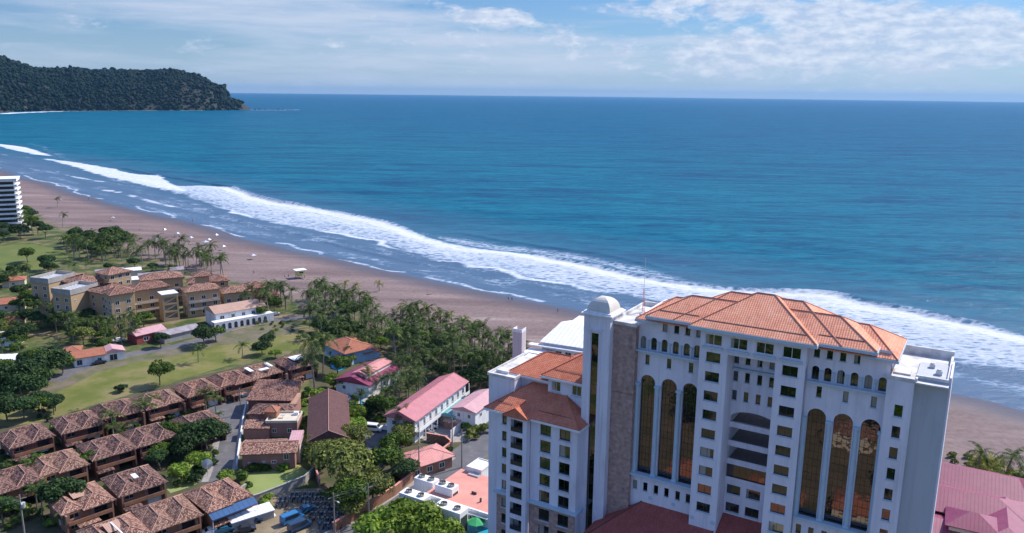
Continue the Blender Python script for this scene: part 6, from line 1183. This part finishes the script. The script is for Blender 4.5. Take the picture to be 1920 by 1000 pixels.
# people
M('skin', (.40, .24, .17), (.36, .21, .15), scale=5); 
for nm, c_ in (('cloth_dark', (.04, .05, .09)), ('cloth_red', (.45, .06, .05)), ('cloth_white', (.7, .7, .7)), ('hair', (.03, .02, .015))): M(nm, c_, scale=4)
def person(px, py, rz, label, shirt, step=.25):
    c = G(px, py); t = thing('person', label, 'person', (c.x, c.y, 0 if ab(c)[1] < shore(ab(c)[0]) - 45 else WATER + .35), R(rz), 'people on the beach')
    J = [(0, 0, .95), (0, 0, 1.2), (0, 0, 1.42), (0, 0, 1.55), (0, 0, 1.68), (.1, 0, .92), (.12, step * .4, .5), (.12, step * .1, .07), (.12, step * .1 - .14, .03), (-.1, 0, .92), (-.12, -step * .5, .5), (-.12, -step, .08), (-.12, -step - .14, .03), (.2, 0, 1.38), (.27, -.03, 1.1), (.26, -.14, .86), (-.2, 0, 1.38), (-.27, .05, 1.1), (-.26, .1, .86)]
    E = [(0, 1), (1, 2), (2, 3), (3, 4), (0, 5), (5, 6), (6, 7), (7, 8), (0, 9), (9, 10), (10, 11), (11, 12), (2, 13), (13, 14), (14, 15), (2, 16), (16, 17), (17, 18)]
    rad = [.15, .13, .15, .055, .1, .09, .06, .04, .03, .09, .06, .04, .03, .06, .045, .03, .06, .045, .03]
    me = bpy.data.meshes.new('body'); me.from_pydata(J, E, []); o = link('body', me, t); me.materials.append(MAT['skin']); m_ = o.modifiers.new('skin', 'SKIN'); o.modifiers.new('sub', 'SUBSURF').levels = 1
    for i, v in enumerate(me.skin_vertices[0].data if me.skin_vertices else []): v.radius = (rad[i], rad[i])
    b = MB(); b.cyl(0, 0, 1.0, 1.25, .19, .17, 8, cap=False); b.cyl(0, 0, 1.25, 1.47, .17, .2, 8); b.build('shirt', shirt, t); b = MB(); b.cyl(0, 0, .7, 1.02, .2, .18, 8); b.build('shorts', 'cloth_dark', t); b = MB(); b.cyl(0, .02, 1.66, 1.79, .11, .06, 8); b.build('hair', 'hair', t)
for a in [(953, 560, 30, 'person in red at the water edge, left of a pair', 'cloth_red'), (960, 561, 200, 'person in dark clothes, right of the pair at the water edge', 'cloth_dark'), (1046, 583, 100, 'lone person walking on wet sand near the hotel tower', 'cloth_dark'), (534, 521, 10, 'person in white standing left of the lifeguard hut', 'cloth_white'), (541, 521, 60, 'person in red close to the lifeguard hut', 'cloth_red'), (476, 514, 90, 'lone person in dark clothes on the sand above the palms', 'cloth_dark'), (262, 432, 20, 'person in red beside the palm row on the far sand', 'cloth_red'), (268, 431, 80, 'person in white beside the palm row on the far sand', 'cloth_white'), (361, 414, 45, 'person wading at the edge of the far water', 'cloth_dark'), (166, 373, 45, 'person at the distant water edge at left', 'cloth_dark')]: person(*a)
for x, y, l_ in ((708, 534, 3.5), (800, 553, 3), (850, 588, 5), (888, 590, 3.5), (915, 592, 3)):
    c = G(x, y, -.3); b = MB(); b.bar((0, 0, .12), (l_ * .8, l_ * .4, .15), .2, 6, .1); o = b.build('driftwood', 'bark'); o.location = (c.x, c.y, c.z); tag(o, 'dark driftwood log on the open sand, %s from the left' % ordinal([708, 800, 850, 888, 915].index(x) + 1), 'driftwood', 'driftwood on the beach')
# pool and hotel terrace furniture
for i, (x, y) in enumerate([(655, 722), (664, 727), (672, 722), (684, 728), (698, 731), (706, 745), (700, 757), (663, 748), (656, 740), (690, 764), (676, 766), (650, 752)]):
    c = G(x, y); t = thing('sun_umbrella' if i % 3 == 0 else 'sun_lounger', ('cream parasol by the small teal pool, %s of the set' if i % 3 == 0 else 'white sun lounger by the small teal pool, %s of the set') % ordinal(i + 1), 'parasol' if i % 3 == 0 else 'sun lounger', (c.x, c.y, .02), rn.uniform(0, 6), 'parasols by the teal pool' if i % 3 == 0 else 'loungers by the teal pool')
    if i % 3 == 0:
        q = MB(); q.cyl(0, 0, 2.2, 2.9, 1.7, .05, 10, cap=False); q.build('canopy', 'cream_wall', t); q = MB(); q.bar((0, 0, 0), (0, 0, 2.8), .04, 5); q.build('pole', 'steel_pale', t)
    else:
        part(t, 'seat', 'trim_white', (-.35, .35, -.9, .5, .3, .4)); q = MB(); q.slope([(-.35, .5, .4), (.35, .5, .4), (.35, 1.1, .9), (-.35, 1.1, .9)]); q.build('backrest', 'trim_white', t)
M('umbrella_green', (.05, .38, .14), (.04, .3, .11), scale=1)
for x, y, r_, lb in ((903, 958, 2.6, 'largest green parasol beside the hotel wing'), (878, 948, 1.7, 'green parasol behind the big cooling tower'), (913, 946, 1.5, 'green parasol touching the hotel wall'), (893, 975, 2.0, 'green parasol in the hotel shade nearest the bottom'), (812, 926, 1.3, 'small green parasol between two cooling towers')):
    c = G(x, y, 3); t = thing('garden_parasol', lb, 'parasol', (c.x, c.y, 0), 0, 'green parasols by the hotel'); q = MB(); q.cyl(0, 0, 2.6, 3.5, r_, .06, 8, cap=False); q.build('canopy', 'umbrella_green', t); q = MB(); q.bar((0, 0, 0), (0, 0, 3.4), .05, 5); q.build('pole', 'steel_pale', t)
c = G(905, 990); o = MB().box(-5, 4, -4, 4, .05, .5).build('paddling_pool', 'pool_water'); o.location = (c.x, c.y, 0); o.rotation_euler = (0, 0, HT); tag(o, 'blue pool deck in the shade at the foot of the hotel wing', 'pool')
# round satellite dish and white tarpaulin
c = G(390, 893, 0); t = thing('satellite_dish', 'large grey satellite dish behind the blue awning villa', 'satellite dish', (c.x, c.y, 0), R(200)); q = MB()
for k in range(12):
    a, e = 6.283 * k / 12, 6.283 * (k + 1) / 12; q.face([(0, .35, 2.9), (1.3 * math.cos(a), -.1, 3.1 + 1.3 * math.sin(a)), (1.3 * math.cos(e), -.1, 3.1 + 1.3 * math.sin(e))])
q.build('reflector', 'steel_pale', t); q = MB(); q.bar((0, .3, 0), (0, .3, 3), .07, 6); q.build('post', 'steel_pale', t)
c = G(470, 962, 2); house('tarpaulin_shed', 'long white sheet roof along the wall of the dirt lot', 'shelter', (c.x, c.y), 38, 9, 3, 1.8, 'concrete', 'tin_white', 'shed', .4, .2)
q = MB(); n = 9; r4 = random.Random(2)
for k in range(n): a, e = 6.283 * k / n, 6.283 * (k + 1) / n; q.face([(0, 0, 1.3), (2.4 * math.cos(a), 1.5 * math.sin(a), .1), (2.4 * math.cos(e), 1.5 * math.sin(e), .1)])
o = q.build('rubble_heap', 'roof_slab'); c = G(497, 968); o.location = (c.x, c.y, 0); tag(o, 'pale rubble heap beside the cars on the dirt lot', 'heap')
# ---------------------------------------------------------------- plants
PALM = ['palm0', 'palm1', 'palm2', 'palm3', 'palm4']; TREES = ['tree0', 'tree1', 'tree4']
def P1(kd, px, py, sc, label, group=None): c = G(px, py); TAKEN.append((c.x, c.y)); return plant(kd, (c.x, c.y), sc, label, group)
P1('tree2', 640, 925, 1.75, 'big olive green tree, the largest crown below the brown roofed hall'); P1('tree2', 600, 880, 1.0, 'olive tree at the lower left of the big crown by the lawn'); P1('tree0', 715, 905, 1.25, 'dark tree right of the big olive crown'); P1('tree2', 700, 945, 1.2, 'grey green tree above the orange wall')
P1('tree5', 668, 968, 1.0, 'tree in shade just left of the orange wall and the middle pole'); P1('tree3', 770, 1012, 1.75, 'bright green spreading tree at the bottom below the cooling towers'); P1('tree3', 715, 1025, 1.5, 'left half of the bright green canopy at the bottom edge'); P1('tree3', 825, 1030, 1.3, 'right end of the bright green canopy at the bottom edge')
P1('tree1', 388, 845, 1.25, 'large round dark tree beside the street bend'); P1('tree1', 352, 858, 1.0, 'dark tree left of the round one near the street'); P1('tree0', 322, 838, 1.0, 'taller mid green tree behind the shrubs near the villas'); P1('tree3', 372, 882, .95, 'yellow green tree at the foot of the round dark tree'); P1('tree0', 302, 868, .8, 'low tree between the dark roofed villas'); P1('tree3', 340, 900, .8, 'bright shrubby tree above the small lawn strip')
P1('tree5', 300, 722, .95, 'flat topped tree standing alone in the grass field'); P1('bush2', 228, 736, 1.7, 'round dark bush at the edge of the grass field'); P1('palm3', 372, 680, .85, 'lone palm in the field casting a shadow to its left'); P1('palm3', 455, 672, .8, 'short palm in the field left of the dark tree pair')
P1('tree1', 503, 650, .7, 'upper dark round tree of the pair behind the red tiled villas'); P1('tree1', 492, 665, .75, 'lower dark round tree of the pair behind the red tiled villas'); P1('tree3', 516, 672, .6, 'light bush tree beside the dark pair')
P1('tree1', 95, 712, 1.55, 'tall dark tree left of the orange roofed cottage'); P1('tree0', 118, 700, 1.0, 'tree leaning over the lane by the cottage'); P1('tree1', 40, 742, 1.5, 'broad dark tree above the field at the far left'); P1('tree0', 10, 735, 1.4, 'dark green tree at the left edge above the field'); P1('tree4', 60, 728, 1.2, 'dark tree behind the broad one at far left'); P1('tree1', 14, 790, 1.1, 'dark tree at the left edge above the villa row'); P1('tree4', 45, 788, 1.05, 'dark tree above the first villa roof'); P1('tree0', 78, 782, .8, 'green tree between the first two villas')
P1('tree0', 196, 660, .75, 'small tree between the cottage and the lane'); P1('tree1', 383, 648, 1.0, 'dark tree by the grey shed'); P1('tree0', 405, 640, .8, 'tree below the left end of the white inn'); P1('tree0', 270, 615, .95, 'tree against the open staircase block'); P1('tree4', 302, 652, .8, 'tree in front of the red shed'); P1('tree0', 486, 600, .95, 'tree in front of the right end of the white inn'); P1('tree0', 515, 585, 1.0, 'bushy tree behind the end of the white inn')
P1('palm2', 590, 742, 1.45, 'tallest palm, with long drooping fronds beside the last villa'); P1('palm4', 588, 708, 1.4, 'second tall palm beside the last villa'); P1('palm1', 606, 700, 1.3, 'palm with yellowish fronds behind the two tall ones'); P1('palm0', 762, 822, 1.15, 'palm in front of the pink roofed motel gable'); P1('palm3', 775, 800, .9, 'shorter palm against the motel long wall')
P1('tree3', 625, 730, 1.0, 'light green tree between the tall palms and the brown roof'); P1('tree0', 634, 705, 1.0, 'tree beside the bright blue pool'); P1('tree3', 600, 752, .8, 'bright shrubby tree at the corner of the brown roof'); P1('tree0', 655, 735, .8, 'tree in front of the magenta pink roof'); P1('palm1', 690, 735, .9, 'palm in front of the magenta pink roof'); P1('palm3', 715, 740, .9, 'palm right of the magenta pink roof gable')
P1('tree3', 670, 815, .95, 'yellow green tree along the right side of the brown hall, nearest'); P1('tree3', 668, 790, .9, 'yellow green tree midway along the brown hall'); P1('tree2', 660, 845, 1.0, 'olive tree at the front corner of the brown hall'); P1('tree2', 595, 850, .8, 'olive tree before the white gable of the brown hall'); P1('tree2', 628, 852, .8, 'second olive tree before the white gable'); P1('tree0', 715, 785, 1.0, 'dark shrubby tree left of the motel gable'); P1('tree1', 700, 778, .7, 'dark shrub tree behind the minibus')
P1('tree0', 742, 862, 1.0, 'tree left of the bungalow roof'); P1('tree2', 760, 838, .9, 'olive tree in front of the motel palm'); P1('tree4', 758, 905, .9, 'tree below the bungalow wing'); P1('bush3', 738, 898, 1.4, 'grey green shrub above the orange wall'); P1('bush0', 500, 880, 1.2, 'shrub left of the rose brown wall'); P1('bush0', 480, 882, 1.5, 'round shrub at the lawn corner by the street wall'); P1('bush3', 468, 880, 1.3, 'grey shrub beside the street wall end'); P1('bush1', 532, 880, 1.2, 'low bright bush on the shaded edge of the lawn'); P1('bush1', 504, 940, 1.2, 'small round tree like bush on the lawn edge'); P1('bush1', 493, 958, 1.6, 'lime bush beside the white sheet roof')
P1('tree3', 425, 905, .62, 'green hedge tree at the back of the blue awning villa'); P1('bush0', 448, 905, 1.8, 'dark shrub right of the blue awning villa'); P1('bush0', 462, 925, 1.5, 'shrub on the lawn side of the blue awning villa'); P1('palm3', 412, 795, .5, 'little palm on the street corner'); P1('bush1', 130, 893, 1.6, 'lime bush under the patchy pink villa window'); P1('tree0', 178, 888, .8, 'green tree between the dark villa and the large orange sheet villa'); P1('tree3', 200, 880, .6, 'bright tree behind the dark roofed villa')
P1('palm3', 70, 952, .8, 'dark palm beside the large orange sheet villa'); P1('palm1', 80, 968, .75, 'palm in deep shade left of the bottom villas'); P1('bush1', 20, 965, 2.0, 'yellow green hedge at the lower left edge'); P1('palm0', 118, 995, .6, 'palm at the bottom between the villas and the pole'); P1('bush3', 50, 975, 1.7, 'grey shrub by the pale pole'); P1('tree0', 386, 985, .55, 'small bright tree at the end of the villa wall'); P1('bush0', 440, 960, 1.3, 'bush beside the wall of the blue awning villa'); P1('bush1', 110, 805, 1.4, 'bush between the first two villas in the top row'); P1('tree0', 60, 830, .7, 'tree in the gap of the villa rows at left'); P1('palm3', 208, 790, .5, 'small palm between the top row villas')
P1('bush1', 875, 808, 1.4, 'hedge bush by the shaded road, left'); P1('bush3', 893, 800, 1.7, 'olive hedge bush beside the guest house'); P1('bush3', 880, 822, 1.8, 'olive hedge bush nearest the shaded road'); P1('bush3', 908, 812, 1.8, 'hedge bush touching the hotel wing'); P1('bush2', 838, 852, 1.4, 'dark bush at the road corner by the garden wall'); P1('bush0', 815, 872, 1.3, 'bush between the two orange garden walls'); P1('bush0', 825, 852, 1.2, 'bush behind the bungalow terrace')
P1('tree0', 52, 492, 1.25, 'spreading park tree on the golf lawn'); P1('tree4', 92, 506, 1.2, 'tall narrow dark tree on the golf lawn'); P1('tree4', 92, 516, 1.0, 'second narrow dark tree on the golf lawn'); P1('palm2', 108, 389, .85, 'lone palm on the far sand with a canopy beside it'); P1('palm2', 118, 425, .9, 'palm standing apart above the park trees')
P1('palm1', 1826, 902, .95, 'first palm from the left behind the magenta roofs'); P1('palm2', 1876, 925, 1.15, 'tall palm behind the magenta roofs'); P1('palm0', 1912, 945, 1.1, 'palm at the right edge of the photo')
YP = []
for x, y, s_ in ((711, 546, 1), (751, 590, 1.05), (780, 591, 1), (800, 593, 1.1), (819, 598, .9), (838, 604, .95), (846, 600, .8), (866, 617, .9), (884, 629, .9), (899, 622, .9), (872, 606, .85), (955, 641, .85), (979, 647, .8), (929, 648, .6), (668, 553, 1.1), (646, 547, 1.1), (688, 566, .9), (650, 570, 1.1)): YP.append((x, P1(random.choice(['young0', 'young1']), x, y, s_ * 1.1, '', 'young palms on the sand')))
for i, (x, o) in enumerate(sorted(YP, key=lambda q: q[0])): o['label'] = 'young yellow green palm on open sand, %s from the left' % ordinal(i + 1)
scatter([(455, 590), (480, 560), (545, 560), (560, 585), (520, 600)], 12, PALM, (.85, 1.15), 'in the small stand by the white inn', 'palms by the white inn', 4, 2)
scatter([(575, 600), (585, 560), (650, 565), (700, 600), (735, 640), (640, 650), (585, 630)], 48, PALM, (.8, 1.15), 'in the beach grove beyond the sandy track', 'palms of the beach grove', 3.3, 3)
scatter([(720, 640), (760, 612), (860, 628), (940, 665), (1000, 700), (985, 730), (880, 725), (790, 705), (740, 680)], 78, PALM, (.85, 1.2), 'of the dense grove between pink roofs and beach', 'dense grove behind the beach', 3.5, 4)
scatter([(730, 645), (770, 625), (860, 640), (940, 675), (990, 715), (880, 722), (790, 702)], 46, ['bush2', 'bush0', 'bush2', 'tree1'], (.55, .85), 'under the palms of the dense grove', 'undergrowth of the dense grove', 2.2, 34)
scatter([(575, 600), (590, 570), (650, 575), (700, 605), (730, 640), (640, 648), (585, 630)], 26, ['bush2', 'bush0', 'bush3', 'tree1'], (.6, .9), 'under the palms of the beach grove', 'undergrowth of the beach grove', 2.4, 35)
scatter([(740, 665), (800, 690), (900, 715), (985, 730), (985, 750), (890, 730), (800, 712), (750, 700)], 8, ['tree1', 'tree4', 'tree0'], (.7, .95), 'at the landward edge of the dense grove', 'trees edging the palm grove', 4, 5)
scatter([(745, 700), (790, 715), (800, 745), (760, 765), (735, 745)], 14, PALM, (.75, 1.0), 'in the garden between the two pink roofs', 'palms of the motel garden', 3.2, 6)
scatter([(870, 735), (915, 715), (915, 700), (985, 735), (985, 760), (900, 720)], 8, PALM + ['tree1'], (.7, 1.0), 'beside the small pale pink roofed house', 'greenery by the guest house', 3, 7)
scatter([(640, 660), (730, 640), (740, 665), (700, 672), (650, 690)], 10, PALM + ['tree3'], (.65, .9), 'around the blue walled house', 'garden of the blue walled house', 3.5, 8)
scatter([(120, 470), (200, 462), (300, 475), (420, 500), (430, 520), (330, 508), (230, 495), (130, 490)], 60, PALM, (.9, 1.25), 'in the long row along the far beach top', 'palms along the top of the beach', 3.6, 9)
scatter([(120, 455), (200, 448), (250, 462), (240, 488), (140, 488)], 16, ['tree1', 'tree4', 'tree0'], (.9, 1.3), 'in the clump right of the golf lawn', 'trees right of the golf lawn', 5, 10)
scatter([(15, 420), (60, 405), (80, 440), (110, 455), (60, 458), (0, 455), (0, 440)], 20, ['tree1', 'tree4', 'tree0', 'palm2'], (1.0, 1.4), 'in the park before the high-rise', 'park trees by the high-rise', 5, 11)
scatter([(-30, 525), (60, 512), (110, 505), (75, 530), (20, 545), (-30, 550)], 16, PALM + ['tree1'], (.7, 1.0), 'in the thicket below the golf lawn', 'thicket below the golf lawn', 4, 12)
scatter([(30, 560), (70, 540), (110, 590), (190, 615), (180, 640), (100, 630), (30, 610)], 26, ['tree1', 'tree4', 'palm0', 'palm3', 'tree0'], (.75, 1.1), 'in the shaded garden left of the yellow blocks', 'shaded garden left of the apartments', 4, 13)
scatter([(120, 610), (200, 622), (260, 625), (262, 648), (200, 652), (130, 645)], 24, PALM + ['tree0', 'tree2'], (.7, .95), 'in the strip in front of the yellow blocks', 'garden strip before the apartments', 3.6, 14)
scatter([(0, 600), (40, 610), (70, 650), (30, 690), (-20, 700)], 14, ['tree1', 'tree0', 'palm3', 'tree2'], (.7, 1.0), 'among the sheet roofed houses at left', 'garden plants at the left edge', 5, 15)
scatter([(0, 700), (60, 690), (90, 715), (60, 755), (0, 770)], 10, ['tree1', 'tree0', 'tree4'], (.9, 1.2), 'of the dark clump above the field', 'dark clump above the field', 4.5, 16)
scatter([(70, 505), (230, 500), (400, 520), (430, 555), (380, 540), (250, 512), (110, 520)], 16, ['bush2', 'bush0', 'tree4', 'palm3'], (.6, .9), 'behind the yellow blocks', 'garden behind the apartments', 5, 17)
scatter([(1800, 885), (1860, 890), (1960, 940), (1960, 1010), (1900, 960), (1830, 905)], 30, ['bush1', 'bush0', 'young0'], (1.2, 2.2), 'on the slope behind the magenta roofs', 'shrubs behind the magenta roofs', 2.2, 18)
scatter([(1760, 848), (1830, 858), (1920, 900), (1960, 930), (1860, 890), (1780, 868)], 18, ['bush1', 'bush3'], (.5, 1.1), 'on the grassy top of the right beach', 'bushes at the top of the right beach', 2.5, 19)
scatter([(330, 905), (380, 880), (400, 850), (405, 865), (380, 900), (340, 915)], 8, ['bush2', 'bush0'], (.9, 1.4), 'along the small lawn strip', 'shrubs by the lawn strip', 1.8, 20)
scatter([(55, 790), (60, 770), (110, 760), (100, 790)], 8, ['bush2', 'tree4'], (.7, 1.0), 'at the field edge by the second villa', 'shrubs at the field edge', 2.5, 21)
scatter([(0, 850), (150, 800), (330, 770), (400, 760), (410, 780), (300, 820), (150, 870), (0, 940)], 62, ['bush0', 'bush2', 'bush1', 'palm3'], (.7, 1.3), 'between the two upper villa rows', 'shrubs between the villa rows', 3.2, 22)
scatter([(0, 960), (130, 925), (330, 870), (340, 890), (240, 930), (110, 985), (0, 1000)], 46, ['bush0', 'bush2', 'bush1', 'tree4'], (.7, 1.2), 'between the two nearest villa rows', 'shrubs between the nearest villas', 3.0, 23)
scatter([(565, 735), (575, 735), (575, 860), (562, 860)], 14, ['bush1', 'bush0'], (.8, 1.4), 'in the hedge left of the brown hall', 'hedge left of the brown hall', 1.8, 24)
scatter([(660, 745), (720, 765), (735, 770), (720, 795), (690, 785), (660, 780)], 22, ['bush0', 'bush1', 'bush2', 'palm3'], (.7, 1.2), 'around the small teal pool', 'shrubs around the teal pool', 2, 25)
scatter([(590, 930), (640, 960), (660, 985), (690, 968), (640, 930)], 12, ['tree2', 'tree0', 'bush3'], (.7, 1.0), 'between the motorcycles and the orange wall', 'shaded trees by the orange wall', 3, 26)
scatter([(745, 600), (840, 600), (930, 640), (880, 640), (800, 615)], 30, ['bush1', 'bush3'], (.4, .9), 'creeping over the sand before the grove', 'bushes on the sand', 2.5, 27)
scatter([(440, 605), (560, 600), (640, 615), (640, 650), (560, 640)], 24, ['bush3', 'bush0', 'bush1'], (.5, 1.1), 'at the upper edge of the grass field', 'bushes at the field edge', 3, 28)
scatter([(130, 440), (200, 430), (300, 455), (250, 462)], 8, ['young1', 'bush3'], (.6, 1.0), 'on the sand above the palm row', 'plants on the upper sand', 4, 29)
# garden in front of the hotel (seen in its mirror glass)
for i, (x, y, tl, lb) in enumerate([(-30, -52, 'tile_orange', 'orange roofed house facing the left glazed bay'), (-12, -50, 'tile_orange', 'orange roofed house facing the middle of the hotel'), (6, -56, 'tile_orange', 'orange roofed house facing the right glazed bay'), (24, -84, 'tile_rust', 'rust roofed house farther from the right bay'), (-2, -98, 'tile_rust', 'rust roofed house behind the row facing the hotel')]):
    p = H(x, y); house('tiled_house', lb, 'house', (p.x, p.y), -31, 11, 8, 3.4, 'cream_wall', tl, 'hip', 1.7, .7, front=[(0, 1, 1.4, 1.3)])
rq = random.Random(77)
for i, (x, y, s_) in enumerate([(rq.uniform(-150, 130), rq.uniform(-235, -118), rq.uniform(1.3, 2.2)) for _ in range(110)] + [(-44, -32, 1.2), (-36, -38, 1.1), (-52, -40, 1.4), (10, -74, 1.3), (-20, -76, 1.3), (34, -66, 1.2), (44, -50, 1.0), (30, -104, 1.5), (8, -112, 1.6), (-18, -112, 1.5), (-42, -90, 1.5), (50, -96, 1.5)]):
    p = H(x, y); plant(['tree1', 'tree0', 'tree4'][i % 3], p, s_, 'garden tree facing the mirror glass, %s of its row' % (ordinal(i + 1) if i < 99 else 'last ' + ordinal(i - 98)), 'trees on the land side of the hotel')
# weathering of sheets, tiles, roads and grass
for a_, c_ in (('tin_pink', (.34, .12, .11)), ('tin_rosy', (.42, .24, .22)), ('tin_salmon', (.36, .16, .12)), ('tin_magenta', (.28, .07, .12)), ('tin_teal', (.2, .3, .28)), ('asphalt', (.21, .2, .19)), ('paving', (.2, .18, .16)), ('tile_hotel', (.38, .16, .11)), ('tile_wing', (.34, .11, .07))): fade_sheet(a_, c_, .55)
fade_sheet('field_grass', (.23, .18, .10), .8, .045); fade_sheet('golf_grass', (.22, .17, .08), .6, .03); fade_sheet('lawn_grass', (.27, .25, .11), .5, .12)
# ---------------------------------------------------------------- air
hz = MB(); hz.box(-45000, 33000, -27000, 43000, -9, 330); ho = hz.build('haze', 'white_wall'); m = bpy.data.materials.new('haze_air'); m.use_nodes = True; nn = m.node_tree.nodes; ll = m.node_tree.links
nn.remove(nn['Principled BSDF']); pv = nn.new('ShaderNodeVolumePrincipled'); pv.inputs['Density'].default_value = 2.2e-5; pv.inputs['Color'].default_value = (.24, .50, .80, 1); pv.inputs['Anisotropy'].default_value = .2
ll.new(pv.outputs[0], nn['Material Output'].inputs['Volume']); ho.data.materials.clear(); ho.data.materials.append(m); ho['kind'] = 'stuff'; ho['label'] = 'thin blue sea haze'; ho['category'] = 'haze'
